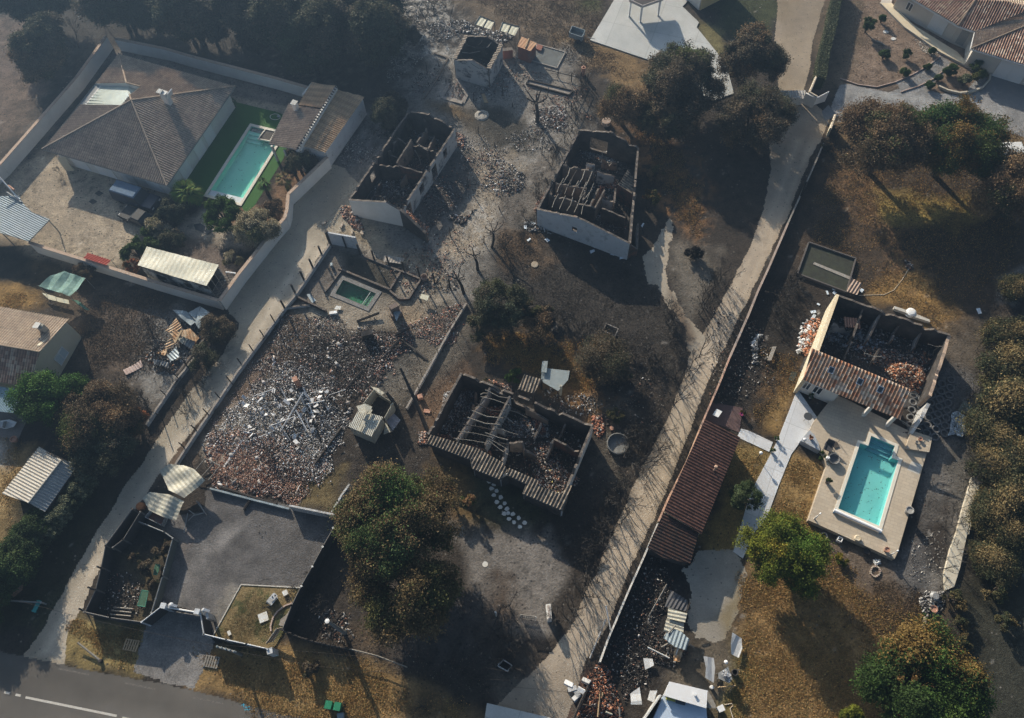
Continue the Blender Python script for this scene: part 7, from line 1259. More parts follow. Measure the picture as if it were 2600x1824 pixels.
row(op('80,20 480,40 800,60 900,30 1050,60'),24,BM,'bare burnt sapling in the hazy wood','bare burnt saplings in the hazy wood',seed=19,jx=3.0,sc=(1,1.6))
def pollard(label,base,top,rad,n,seed,r0=.2):
 t=thing('pollard_tree',label,'tree',base);rg=random.Random(seed);mb=MB();top=Vector(top);md=lerp(base,top,.5)+Vector((.1,0,0));mb.tube([base-Vector((0,0,.05)),md,top],[r0*1.2,r0,r0*.9],8);mb.build('trunk',BBARK,t);mb=MB()
 for i in range(n):
  a=i*2*math.pi/n+rg.uniform(-.3,.3);L=rad*rg.uniform(.7,1.1);p1_=top+Vector((math.cos(a)*L*.5,math.sin(a)*L*.5,L*.25));p2_=top+Vector((math.cos(a)*L,math.sin(a)*L,L*.7));mb.tube([top-Vector((0,0,.1)),p1_,p2_],[r0*.55,r0*.38,r0*.34],5)
  for k in range(5):d=Vector((rg.gauss(0,.5),rg.gauss(0,.5),rg.uniform(.2,.8)));mb.tube([p2_,p2_+d*.5],[.03,.012],3)
 mb.build('branches',BBARK,t)
b=q(2,0,528,1000);pollard('pollarded black tree with clenched branches between the ash beds',b,q(2,0,520,840,2.3),1.15,8,1,.2)
b=q(2,1,158,575);pollard('thin pollarded burnt tree, upper one of three by the middle garden',b,q(2,1,170,450,2.1),.9,7,2,.12)
b=q(1,1,1975,760);pollard('black pollarded stump, middle one of three by the middle garden',b,q(1,1,1945,640,2.1),.7,4,3,.14)
b=q(1,1,1860,950);pollard('black pollarded tree, lower one of three by the middle garden',b,q(1,1,1810,830,2.0),.9,6,4,.15)
for i,(c,r,x0,y0,z,x1,y1,rr,lab)in enumerate(((1,2,1340,110,4.6,1560,620,.17,'tall leaning dead trunk beside the tile strip house'),(1,2,1225,310,2.4,1310,440,.2,'thick dead trunk at the corner of the metal shed'),(1,1,1345,1330,.3,1560,1500,.15,'black trunk lying under the leaning one'))):
 p0=q(c,r,x0,y0,z);p1_=q(c,r,x1,y1,0);mb=MB();mb.tube([p1_-Vector((0,0,.05)),lerp(p1_,p0,.5)+Vector((.08,0,0)),p0],[rr*1.2,rr,rr*.6],7);rg=random.Random(i)
 for k in range(4):a=lerp(p1_,p0,rg.uniform(.5,.95));mb.tube([a,a+Vector((rg.gauss(0,.4),rg.gauss(0,.4),.3))],[.06,.03],4)
 mb.build('dead_tree',BBARK,label=lab,cat='tree')
t=thing('dead_conifer','burnt black conifer stump bush on the brown island by the path','shrub',q(2,1,1810,650));bm_=burnt_mesh('branches',31,1.7,5,.6,.05,(2,4),5);o=link('branches',bm_,t);me,_,_=crown_mesh('crown',1.05,.1,1.4,3500,.07,[((.016,.015,.014),1)],55,10);link('crown',me,t)
def grass(name,P,n,cols,h,label,seed=1):
 rg=np.random.default_rng(seed);x0=min(p[0]for p in P);x1=max(p[0]for p in P);y0=min(p[1]for p in P);y1=max(p[1]for p in P);a=rg.uniform(x0,x1,n*3);b=rg.uniform(y0,y1,n*3);k=(fbm(a*.5,b*.5,seed,4)+rg.uniform(-.22,.32,n*3)-np.clip(sdist(a,b,P)*.28+.35,0,2)>0);a=a[k][:n];b=b[k][:n];m=len(a)
 th=rg.uniform(0,6.28,m);w=rg.uniform(.02,.05,m);hh=h*rg.uniform(.4,1.3,m);dx=np.cos(th)*w;dy=np.sin(th)*w;lx=rg.normal(0,.6,m)*hh;ly=rg.normal(0,.6,m)*hh;z=np.full(m,.0)
 V=np.stack([np.stack([a-dx,b-dy,z],-1),np.stack([a+dx,b+dy,z],-1),np.stack([a+lx,b+ly,hh],-1)],1).reshape(-1,3);F=np.arange(m*3).reshape(m,3)
 c=np.array(cols)[rg.integers(0,len(cols),m)]*rg.uniform(.7,1.35,(m,1));o=np.array([a.mean(),b.mean(),0]);me=rawmesh(name,V-o,F,LEAF,np.repeat(c,3,0));ob=link(name,me,None,Vector(o));tag(ob,label,None,kind='stuff')
ORC=[(.36,.22,.085),(.30,.18,.07),(.40,.27,.11),(.18,.15,.055)];BRC=[(.13,.09,.055),(.09,.065,.045),(.17,.12,.07),(.05,.045,.035)];DKC=[(.045,.04,.034),(.075,.062,.048),(.03,.026,.023)]
for P,n,c,h,lab in((O('1650,1300 1780,1240 1880,1240 1960,1330 2100,1380 2120,1500 2080,1700 1600,1750 1640,1500'),60000,ORC,.09,'dry orange grass of the lower right lawn'),(O('1770,1010 1850,1030 1830,1200 1780,1230 1720,1200'),14000,ORC,.08,'dry grass between white path and terrace'),(O('1640,990 1740,1000 1740,1050 1640,1250 1570,1240'),9000,ORC,.08,'dry grass between annex and white path'),(O('1860,1290 2060,1320 2110,1380 2070,1480 1960,1460'),15000,BRC,.08,'scorched brown grass below the terrace'),(O('430,1450 620,1450 800,1480 1000,1540 1100,1611 600,1660 560,1600'),26000,ORC,.10,'dry grass of the roadside verge'),(O('150,1390 330,1390 310,1510 200,1500'),9000,ORC,.10,'dry grass left of the driveway'),(O('1860,320 2020,300 2300,290 2296,600 2100,740 1960,660 1850,620 1800,560'),45000,ORC+BRC,.10,'patchy scorched grass of the east garden'),(O('1080,740 1180,740 1300,760 1340,830 1330,890 1200,850 1100,800'),16000,ORC,.12,'orange grass of the middle garden'),(O('1400,270 1470,270 1560,360 1590,470 1560,540 1500,460'),14000,ORC+BRC,.12,'orange grass under the dark trees'),(O('1100,560 1200,480 1400,570 1540,700 1540,840 1440,900 1180,800'),30000,DKC,.06,'burnt stubble of the middle lawn'),(O('960,-60 1400,-60 1340,100 1500,200 1300,170 1180,80'),30000,BRC,.12,'burnt grass of the north meadow'),(O('1880,-60 2020,-60 2130,80 2210,170 2160,215 1990,195 1890,190'),12000,[(.22,.16,.12),(.16,.12,.09),(.28,.21,.16)],.06,'sparse dry grass of the bare front garden'),(O('200,660 330,640 400,680 380,820 300,860 200,830 160,760'),15000,BRC,.10,'scorched grass of the west yard'),(O('1700,780 1790,800 1810,870 1790,870 1700,960 1690,930'),8000,ORC+BRC,.09,'dry grass left of the half roofed house'),(GP,26000,[(.22,.17,.08),(.11,.10,.045),(.2,.15,.08)],.14,'dry tufts of the grass plot'),(O('0,635 30,640 100,660 120,690 0,690'),3000,ORC,.1,'dry grass above the cream gabled house'),(O('0,960 60,1010 30,1120 60,1200 0,1240'),5000,ORC,.1,'dry grass left of the shed')):grass('dry_grass',P,n,c,h,lab,len(lab))
LIT=[(.04,.036,.032,6),(.12,.105,.09,2),(.30,.28,.25,.6),(.14,.08,.055,1)]
for P,n,lab in((O('940,110 1300,120 1300,300 1240,420 1180,560 1080,700 960,700 720,560 760,400 830,300 900,250'),5200,'scattered burnt litter between the northern ruins'),(O('860,680 1060,690 1060,860 1000,960 900,1100 780,1080 860,900'),2400,'scattered burnt litter beside the collapsed house'),(O('1330,880 1430,900 1440,1040 1380,1160 1290,1280 1250,1200'),1600,'burnt litter between tile strip house and lane'),(O('1560,650 1800,620 1820,760 1700,900 1620,920'),1300,'burnt litter of the dark ground by the lane wall'),(O('2050,800 2200,830 2230,900 2200,1000 2080,1250 2030,1320 2060,1010'),1400,'litter on the east drive'),(O('170,640 430,640 500,700 420,860 200,850'),1500,'litter of the burnt west yard'),(O('660,1350 900,1450 1100,1480 1100,1560 700,1470'),1500,'litter of the burnt front garden')):rubble('burnt_litter',P,n,.03,.13,LIT,.0,lab,len(lab))
def posts(lst,h,r,m,label,group,name='fence_post',cat='post'):
 for c,rr,x,y in lst:
  p=q(c,rr,x,y,h);MB().tube([xy(p,-.05),xy(p,h)],r,6).build(name,m,label=label,cat=cat,group=group)
posts([(1,1,278,1125),(1,1,190,1250),(1,1,102,1370),(1,1,5,1480),(0,2,1850,180),(0,2,1757,310),(0,2,1660,445),(0,2,1562,580),(0,2,1462,722)],1.8,.055,WOODB,'thin black fence post in the long row along the gravel lane','thin black posts along the gravel lane')
posts([(1,1,670,565),(1,1,595,670),(1,1,520,770),(1,1,447,880),(1,1,362,1010)],1.85,.10,WOODB,'thick charred post along the wall of the plunge pool garden','thick charred posts by the plunge pool garden')
posts([(1,1,985,550),(1,1,1105,600),(1,1,1228,645),(1,1,1352,690),(1,1,1480,735),(1,1,1605,785),(1,1,1735,830)],1.85,.09,WOODB,'charred post in the row between the yard and the plunge pool garden','charred posts above the plunge pool garden')
posts([(1,1,1780,1130),(1,1,1830,1020),(1,1,1750,1215),(1,1,1640,1400),(1,2,1480,240),(1,1,1500,1560)],1.5,.03,WOODB,'thin black post along the block wall of the middle garden','thin black posts along the block wall')
posts([(0,2,1500,60),(0,2,1415,150),(0,2,1310,290),(0,2,1270,480),(0,1,1480,1480)],1.6,.05,WOODB,'thin black post on the shed side of the gravel lane','thin black posts on the shed side of the lane')
posts([(2,0,890,590),(2,0,925,610),(2,0,945,600),(2,0,700,560),(2,0,812,600),(2,0,850,740),(2,0,765,840),(2,0,810,840)],1.3,.06,WOODB,'charred post of the burnt fence round the ash beds','charred posts round the ash beds')
t=thing('burnt_fence','two rail burnt fence between the slate bed and the ash bed','fence',q(2,0,700,610))
for z in(.5,.95):
 for a,b in(((600,570),(920,650)),((920,650),(800,910))):MB().tube([q(2,0,*a,z),q(2,0,*b,z)],.05,4).build('rail',WOODB,t)
MB().lathe(q(2,0,903,615),[(.22,0),(.22,1.1),(.26,1.15),(.16,1.16),(.16,.9)],12).build('chimney_pot',TERC,label='upright rusty drum at the corner of the burnt fence',cat='drum')
DRL=mat('dark_rail',(.10,.095,.09),(.15,.14,.13),scale=4,fine=.3)
WB0=mat('green_bar',(.06,.22,.16),fine=.1)
FB=mat('black_fence_board',(.035,.033,.032),(.055,.05,.048),scale=3,fine=.3);FW=mat('white_post_cap',(.48,.48,.46),fine=.1)
def fence(label,pts_,h,m,th=.06,rail=None,capm=None,npost=0,holes=None,jag=0,name='fence',pm=None):
 pp=[q(*p,h)for p in pts_];c=cen(pp);t=thing(name,label,'fence',c);mb=MB();rl=MB()
 for a,b in zip(pp,pp[1:]):
  wall(mb,a,b,h,th,jag,mi=(0,0,0));rl.tube([xy(a,h+.03),xy(b,h+.03)],.05,4)
  n=max(1,int((b-a).length/2.4))
  for i in range(n+1):p=lerp(a,b,i/n);MB().box((p.x,p.y,(h+.1)/2),(.13,.13,h+.12),math.atan2((b-a).y,(b-a).x)).build('post',pm or rail or m,t)
 mb.build('panel',m,t);rl.build('top_rail',rail or m,t);return t
bf=fence('black board fence between the court and the big oak',[(1,2,880,1270),(1,3,800,50),(1,3,715,200),(1,3,625,365),(1,3,535,525),(1,3,455,690),(1,3,380,880)],1.5,FB,.08,DRL,pm=FB)
for x,y in((875,-96),(792,55),(707,208),(622,370),(533,530)):MB().box(q(1,3,x,y,1.68),(.16,.16,.1),.4).build('post_cap',FW,bf)
fence('dark panel fence closing the black yard towards the gravel lane',[(0,2,1085,1265),(0,2,865,1565),(0,3,830,380),(0,3,785,560),(0,3,700,740)],1.5,FB,.08,DRL)
fence('inner dark panel fence of the black yard',[(0,2,1150,1290),(0,3,1010,150),(0,3,925,215)],1.5,FB,.06,DRL)
fence('dark front fence between the black yard and the roadside verge',[(0,3,690,742),(0,3,900,790),(0,3,1160,825)],1.6,FB,.1,DRL)
fence('pale topped fence left of the entrance gate',[(0,3,1160,825),(0,3,1320,700)],1.7,FB,.08,SMW)
fence('pale topped fence right of the entrance gate',[(0,3,1640,755),(0,3,1668,925)],1.7,FB,.1,SMW)
fence('dark front fence of the dry grass plot',[(0,3,1668,925),(0,3,1850,970),(0,3,2015,1005),(0,3,2190,1045)],1.7,FB,.1,SMW)
fence('thin mesh fence between the black yard and the court',[(0,3,1415,140),(0,3,1330,450),(0,3,1240,750)],1.1,mat('grey_mesh',(.10,.11,.10)),.02,STEEL)
fence('green edged low fence at the top of the black yard',[(0,3,1140,5),(0,3,1345,90),(0,3,1415,140)],.9,mat('green_black_mesh',(.04,.05,.04)),.03,STEEL)
pd=q(0,3,1700,800)
gt2=thing('entrance_gate','dark sliding gate with pale posts between court and driveway','gate',q(0,3,1480,740))
a,b=q(0,3,1345,700,1.6),q(0,3,1615,745,1.6);mb=MB();wall(mb,a,b,1.5,.07,mi=(0,0,0),z0=.08);mb.build('gate_leaf',FB,gt2);MB().tube([xy(a,1.55),xy(b,1.55)],.07,6).build('top_rail',PAN,gt2)
for x,y in((1335,690),(1612,738)):p=q(0,3,x,y,1.9);MB().box((p.x,p.y,.95),(.34,.34,1.9),R_(-12)).build('pillar',SMW,gt2);MB().box((p.x,p.y,1.94),(.44,.44,.09),R_(-12)).build('pillar_cap',SMW,gt2)
p=q(0,3,1690,770,1.7);mb=MB();mb.box((p.x,p.y,.8),(.22,.5,1.6),.3)
mb.build('end_pier',SMK,gt2)
for x,y,s in((1395,685,.5),(1660,725,.4)):
 p=q(0,3,x,y,1.75);mb=MB();mb.lathe((p.x,p.y,1.55),[(s*.3,0),(s*.45,s*.25),(s*.35,s*.5),(s*.1,s*.6)],10);mb.box((p.x+.3,p.y-.05,1.75),(.5,.2,.2),-.3,tilt=(0,.4));mb.build('ornament',SMW,gt2)
p=q(0,3,2205,1060,1.7);MB().box((p.x,p.y,.85),(.45,.45,1.7),.2).build('pillar',SMW,label='pale square pillar at the corner of the dry grass plot',cat='pillar')
tr_=thing('timber_stack','half burnt planks leaning at the corner of the dry grass plot','timber',q(1,3,320,960))
for i in range(7):MB().tube([q(1,3,245+i*9,1000-i*3,.3),q(1,3,330+i*6,880-i*2,1.2)],.06,4).build('plank',(WOODG,WOODB,WOOD)[i%3],tr_)
mb=MB();pl=[q(1,3,*p,.15)for p in((460,668),(400,690),(340,735),(300,790),(280,860),(285,900))]
for a,b in zip(pl,pl[1:]):wall(mb,a,b,.22,.12,mi=(0,0,0))
mb.build('curved_kerb',mat('pinkish_kerb',(.33,.24,.20),(.42,.33,.28),scale=5,fine=.3),label='curved brick edging in the corner of the dry grass plot',cat='edging')
MB().prism(Q(1,3,'470,705 440,770 395,860 345,850 360,800 410,760 440,715',.2),0,.14).build('ash_patch',MATS['grey_wall_top'],kind='structure',label='grey ash patch behind the curved edging')
t=thing('plank_stack','three pale planks lying side by side in the black yard','planks',q(0,3,1000,740))
for a_,b_ in(((930,705),(1088,718)),((910,730),(1075,748)),((900,762),(1070,777))):MB().tube([q(0,3,*a_,.15),q(0,3,*b_,.15)],.07,4).build('plank',WOODG,t)
for s_,lab in(('1160,565 1215,572 1188,700 1125,690','green mesh frame leaning in the black yard, lower of two'),('1275,350 1310,360 1285,440 1255,435','green mesh frame leaning in the black yard, upper of two')):
 P=Q(0,3,s_,.4);t=thing('mesh_frame',lab,'frame',cen(P));MB().slab(P,.02).build('mesh',mat('green_mesh',(.05,.11,.07),fine=.3),t)
 for a_,b_ in zip(P,P[1:]+P[:1]):MB().tube([a_,b_],.03,4).build('bar',WB0,t)
for i,(x0,y0,x1,y1)in enumerate(((790,368,850,392),(715,538,785,562),(643,713,705,738))):MB().tube([q(0,3,x0,y0,1.9),q(0,3,x1,y1,1.5),q(0,3,x1+5,y1+5,0)],.08,5).build('charred_post',WOODB,label='charred post leaning over the lane from the black yard',cat='post',group='charred posts of the black yard')
WST=mat('white_stone',(.52,.52,.50),(.60,.60,.58),fine=.1,spot=(.42,.38,.28),spotscale=3,spotamt=.4)
def tilted(name,label,c,size,rz,tilt,m,cat,z=.1):
 p=q(*c,.2);return MB().box((p.x,p.y,z+size[2]/2),size,rz,tilt=tilt).build(name,m,label=label,cat=cat)
t=thing('gas_stove','white camping stove box tipped on the dry grass plot','stove',q(1,3,290,640));p=q(1,3,290,640,.5);MB().box((p.x,p.y,.42),(.8,.55,.5),.9,tilt=(.3,.2)).build('body',WST,t);MB().box((p.x+.22,p.y+.18,.75),(.5,.4,.08),.9,tilt=(.3,.2)).build('lid',PAN,t)
for s in(-.1,.14):MB().lathe((p.x+.22+s,p.y+.18+s*.4,.82),[(.08,0),(.08,.02)],10).build('burner',GLS,t)
tilted('slab','square cream slab lying on the dry grass plot',(1,3,220,785),(.75,.75,.10),.35,(0,.05),WST,'slab');tilted('box','small white box near the upper corner of the dry grass plot',(1,3,402,588),(.42,.42,.25),.5,(0,.1),WST,'box')
tilted('stone','small white block on the dry grass plot',(0,3,1875,915),(.24,.38,.16),.5,(0,.1),WST,'block');p=q(1,3,250,710);rubble('debris',[p+Vector((x,y,0))for x,y in((-.4,-.6),(.3,-.5),(.5,.4),(-.2,.5))],60,.06,.25,[(.03,.03,.03,1)],.3,'black burnt remains beside the camping stove',91)
def pallet(label,c,rz,m):
 p=q(*c);t=thing('pallet',label,'pallet',p,None,0);ca,sa=math.cos(rz),math.sin(rz)
 for i in range(6):u=(i-2.5)*.21;MB().box((p.x+u*ca,p.y+u*sa,.13),(.12,.9,.022),rz).build('board',m,t)
 for v in(-.4,0,.4):MB().box((p.x-v*sa,p.y+v*ca,.06),(1.2,.09,.10),rz).build('runner',m,t)
pallet('pale wooden pallet left of the driveway',(0,3,1078,1015),R_(-12),WOOD);pallet('grey wooden pallet right of the driveway',(0,3,1735,1150),R_(-12),WOODG)
a,b=q(0,3,635,992,.5),q(0,3,825,1145,.12);t=thing('fallen_pole','fallen pole lying on the roadside verge, left','pole',(a+b)/2*Vector((1,1,0))if 0 else xy((a+b)/2));MB().tube([a,b],[.07,.10],8).build('pole',WOODG,t);MB().lathe((b.x,b.y,0),[(.16,0),(.16,.3),(.1,.32)],8).build('foot',WOODB,t)
WB=mat('green_plastic',(.02,.16,.085),(.025,.19,.10),fine=.05,rough=.5,bmp=0)
for i,(x,y,lab)in enumerate(((752,1502,'green wheelie bin beside the road, left of two'),(825,1515,'green wheelie bin beside the road, right of two'))):
 p=q(1,3,x,y,1.0);rz=R_(-12);t=thing('wheelie_bin',lab,'bin',p*Vector((1,1,0))if 0 else xy(p),'green bins beside the road')
 lo=[(-.24,-.26),(.24,-.26),(.24,.26),(-.24,.26)];f=lambda k,z:[Vector((p.x+(a*math.cos(rz)-b*math.sin(rz))*k,p.y+(a*math.sin(rz)+b*math.cos(rz))*k,z))for a,b in lo]
 MB().hexa(f(.85,.06),f(1.05,.95)).build('body',WB,t);MB().hexa(f(1.16,.96),f(1.1,1.04)).build('lid',WB,t)
 for s in(-1,1):MB().tube([f(1,.1)[2 if s>0 else 3]+Vector((0,.06,0)),f(1,.1)[2 if s>0 else 3]+Vector((0.05*s,.06,0))],.1,10).build('wheel',WOODB,t)
p=q(1,3,850,1590,.6);MB().box((p.x,p.y,.3),(.5,.4,.6),.1).build('utility_box',ZINC,label='grey utility box at the bottom edge below the bins',cat='box')
up=thing('utility_pole','short utility pole with a grey crossarm above the roadside fence','utility pole',q(0,3,1950,1085));tp=q(0,3,1850,1045,3.6);bs=xy(tp)
MB().tube([bs,tp],[.13,.1],8).build('pole',WOODG,up);a,b=q(0,3,1770,1025,3.7),q(0,3,1930,1070,3.7);MB().tube([a,b],.07,6).build('crossarm',STEEL,up)
for k in range(5):p=lerp(a,b,(k+.3)/4.6);MB().lathe((p.x,p.y,3.72),[(.08,0),(.1,.1),(.05,.2)],8).build('insulator',ZINC,up)
up2=thing('lamp_pole','thick grey steel pole in the burnt front garden','pole',q(1,3,915,950));t2=q(1,3,745,817,6.2);MB().tube([xy(t2),t2],[.17,.11],12).build('pole',ZINC,up2);MB().lathe((t2.x,t2.y,6.2),[(.16,0),(.18,.08),(.05,.1)],12).build('cap',PAN,up2)
def wire(label,pts_,z,r=.01):
 P=[q(*p,z)for p in pts_];mb=MB();mb.tube(P,r,4);return mb.build('overhead_wire',WOODB if r<.012 else WOODG,label=label,cat='cable')
wire('overhead wire from the lower left to the utility pole',[(0,3,150,650),(0,3,700,795),(0,3,1200,905),(0,3,1770,1025)],3.9);wire('upper overhead wire running right from the utility pole',[(0,3,1850,1015),(1,3,400,1050),(1,3,1200,1120),(2,3,0,1170),(2,3,300,1235)],3.9);wire('lower overhead wire across the burnt front garden',[(0,3,1900,1060),(1,3,700,1190),(1,3,1600,1270),(2,3,300,1300)],3.7)
wire('thin wire crossing the villa yard',[(0,1,180,200),(0,1,480,380),(0,1,830,640)],1.2,.015);wire('overhead wire over the lower end of the dirt lane',[(2,3,0,1330),(2,3,500,1370),(2,3,900,1410)],3.0)
t=thing('bench','small teal painted bench by the dark hedge near the lane','bench',q(0,3,300,700));MB().box(q(0,3,300,695,.45),(.35,1.0,.06),R_(-18)).build('seat',mat('teal_paint',(.04,.25,.24),fine=.1),t)
for s in(-.4,.4):MB().box(q(0,3,300,695,.22)+Vector((s*.3,s,0)),(.3,.06,.42),R_(-18)).build('leg',MATS['teal_paint'],t)
MB().slab([q(0,3,*p,.25)for p in((190,500),(180,560),(110,622),(90,600))],.05).build('board',TERC,label='orange brown board lying at the foot of the dark hedge',cat='board')
fence('thin grey fence at the lower left corner',[(0,3,0,640),(0,3,340,665)],.7,STEEL,.03)
def bent(name,label,P,edir,per,amp,m,wf,vs=.3,frame_=None,cat='metal sheet'):
 t=thing(name,label,cat,cen(P));mb=MB();corr(mb,P,edir,per,amp,vstep=vs,warp=wf);mb.build('sheet',m,t);return t
P=Q(0,2,'1315,965 1400,910 1510,915 1600,950 1690,1040 1520,1185 1390,1120',1.3);sh1=bent('bent_roof_sheet','large bent cream and grey metal roof fallen by the lane, upper of two',P,P[4]-P[5],.35,.014,CREAMS,lambda u,v:.35*math.sin(u*.55+1)+.12*math.sin(v*1.7)+.10*math.sin(u*2.1+v*1.3)+.06*math.sin(v*4+u))
P=Q(0,2,'1165,1180 1230,1130 1380,1150 1520,1210 1430,1350 1330,1330 1210,1270',1.2);sh2=bent('bent_roof_sheet','curled cream metal roof fallen by the lane, lower of two',P,P[3]-P[4],.35,.014,CREAMS,lambda u,v:.4*math.sin(u*.7)+.1*math.sin(v*2)+.10*math.sin(u*2.4-v*1.5)+.06*math.sin(v*4.4))
tb=thing('open_crate','open rusty red box under the curled cream metal roof','box',q(0,2,1275,1320));Pq=Q(0,2,'1235,1270 1360,1315 1320,1395 1185,1330',.6);mb=MB()
for a,b in zip(Pq,Pq[1:]+Pq[:1]):wall(mb,a,b,.6,.05,mi=(0,0,0))
mb.build('side',SMK,tb);MB().prism(inset(Pq,.04),0,.12).build('bottom',mat('red_boards',(.2,)*3),tb)
MB().lathe(q(0,2,1165,1255),[(.35,0),(.4,.3),(.35,.55),(.1,.6)],12).build('rusty_drum',mat('orange_rust',(.34,.14,.05),(.22,.09,.04),scale=3),label='orange rusty drum beside the curled cream roof',cat='drum')
fr_=thing('scrap_frame','bent pale metal frame lying on the edge of the gravel court','metal frame',q(0,2,1600,1300))
for a,b in(((1605,1200),(1690,1315)),((1580,1320),(1675,1295)),((1545,1275),(1590,1310)),((1535,1300),(1505,1460)),((1590,1310),(1540,1360)),((1620,1205),(1655,1260))):MB().tube([q(0,2,*a,.35),q(0,2,*b,.1)],.045,4).build('bar',STEEL,fr_)
t=thing('frame_table','dark wooden frame leaning over the court corner debris','timber frame',q(0,2,1700,960))
for a,b in(((1520,815),(1575,960)),((1680,850),(1800,915)),((1680,850),(1580,970)),((1800,915),(1705,1030)),((1580,970),(1705,1030)),((1740,900),(1650,1000))):MB().tube([q(0,2,*a,.6),q(0,2,*b,.4)],.05,4).build('beam',WOODG if a[0]>1600 else WOODB,t)
SH=[('rusty corrugated sheet, uppermost on the scrap heap by the lane',RUST,'1440,1150 1490,1225 1480,1252 1350,1275',.9),('cream rusty sheet in the middle of the scrap heap',RUST,'1390,1280 1450,1230 1490,1250 1430,1355',.8),('broad striped rusty sheet at the right of the scrap heap',RUST,'1490,1262 1555,1240 1625,1310 1600,1342 1480,1305',.9),('narrow rusty sheet low on the scrap heap',RUST,'1365,1345 1400,1315 1425,1360 1382,1398 1345,1390',.6),('pointed rusty sheet at the left of the scrap heap',RUST,'1265,1435 1370,1395 1350,1458',.5),('pale grey torn sheet low on the scrap heap',ZINC,'1360,1455 1442,1388 1472,1470 1390,1505',.5),('grey ribbed sheet at the foot of the scrap heap',STEEL,'1248,1485 1385,1520 1375,1562 1258,1532',.4),('dark grey sheet under the striped rusty one',STEEL,'1480,1310 1600,1350 1560,1405 1470,1350',.5),('small cream sheet beside the ridge plank of the scrap heap',CREAMS,'1455,1330 1520,1310 1530,1340 1490,1362',.7),('pinkish ribbed sheet lying alone on the bare ground',mat('pink_grey_sheet',(.36,.27,.24),(.44,.36,.33),scale=2,fine=.15),'1010,1580 1150,1495 1168,1548 1035,1622',.12)]
for i,(lab,m_,s,z)in enumerate(SH):P=Q(0,1,s,z);bent('corrugated_sheet',lab,P,P[1]-P[0]if i!=3 else P[2]-P[1],.28,.035,m_,lambda u,v,k=i:.10*math.sin(u*1.7+k)+.06*math.sin(v*2.3+k),cat='metal sheet')
MB().slab([q(0,1,*p,1.1)for p in((1480,1250),(1492,1256),(1435,1358),(1420,1350))],.06).build('plank',WOOD,label='pale plank on top of the scrap heap',cat='plank')
for lab,s,z in(('grey green folded panel, left half, above the scrap heap','1412,1085 1485,1095 1528,1102 1600,1182 1560,1215 1490,1160',.9),('grey green folded panel, right half, above the scrap heap','1645,1062 1718,1112 1625,1240 1595,1190',1.2),('grey green upright flap between the folded panels','1540,1110 1645,1060 1605,1180',1.0)):P=Q(0,1,s,z);bent('folded_panel',lab,P,P[1]-P[0],1.2,.02,ZINC,lambda u,v:.12*math.sin(u*1.5)*math.cos(v),cat='metal sheet')
rubble('debris',Q(0,1,'1190,1480 1340,1290 1420,1150 1640,1240 1660,1360 1450,1611 1280,1600',0),900,.06,.34,PAS+[(.3,.14,.06,1.5),(.04,.04,.04,4)],.3,'scrap and ash under the rusty sheets by the lane',92)
nc=thing('net_canopy','torn green net canopy over garden frames by the west wall','canopy',q(0,1,520,880));P=Q(0,1,'530,770 700,828 640,920 570,975 430,930 315,888 420,810',1.9);mb=MB();corr(mb,P,P[1]-P[0],1.3,.06,vstep=.3,warp=lambda u,v:.15*math.sin(u*1.3)*math.sin(v*1.8));mb.build('net',mat('green_net',(.11,.20,.17),(.22,.33,.29),scale=3,bscale=20,fine=.4),nc)
for a in(P[0],P[1],P[3],P[5],P[6]):MB().tube([xy(a),a],.03,5).build('post',STEEL,nc)
for i,(s,m_,lab)in enumerate((('340,945 450,975 465,1015 400,1000',MATS['cream_sheet'],'cream panel fallen below the net canopy, left of two'),('455,980 560,1005 568,1040 470,1018',MATS['cream_sheet'],'cream panel fallen below the net canopy, right of two'),('585,1000 640,1010 735,1090 700,1085',mat('green_panel',(.07,.16,.12),fine=.2),'green panel leaning beside the net canopy'))):MB().slab(Q(0,1,s,.5),.04).build('panel',m_,label=lab,cat='panel')
msd=thing('metal_shed','small cream metal shed with a torn open roof right of the debris field','shed',q(1,2,1100,480));hz=1.9
ra=Q(1,2,'1000,455 1200,512 1105,672 918,592',hz);mb=MB();corr(mb,ra,ra[1]-ra[0],.16,.02);mb.build('roof_sheet',mat('cream_grey_sheet',(.34,.33,.28),(.42,.41,.36),fine=.1,rough=.6),msd)
mb=MB();ri_=inset(ra,.06)
for i in(1,2,3):wall(mb,ri_[i],ri_[(i+1)%4],hz-.05,.05,mi=(0,0,0))
mb.build('wall',mat('cream_metal_wall',(.38,.36,.29),(.30,.29,.25),scale=1.2,fine=.12),msd)
f1_=Q(1,2,'985,430 1060,415 1115,435 1100,470 1040,500 1010,480',hz+.35);mb=MB();corr(mb,f1_,f1_[1]-f1_[0],.8,.03,vstep=.3,warp=lambda u,v:.3*math.sin(u*1.4+.5));mb.build('roof_flap',CREAMS,msd);MB().slab([q(1,2,*p,hz+.25)for p in((1095,450),(1115,455),(1010,630),(990,622))],.05).build('ridge_strip',CREAMS,msd)
mb=MB();wall(mb,q(1,2,1130,280,1.7),q(1,2,1040,400,1.7),1.7,.05,mi=(0,0,0));wall(mb,q(1,2,1280,395,1.7),q(1,2,1210,520,1.7),1.7,.05,mi=(0,0,0));wall(mb,q(1,2,1130,280,1.7),q(1,2,1280,395,.6),[(0,1.0),(1,.6)],.05,.1,mi=(0,0,0));mb.build('open_wall',MATS['cream_metal_wall'],msd)
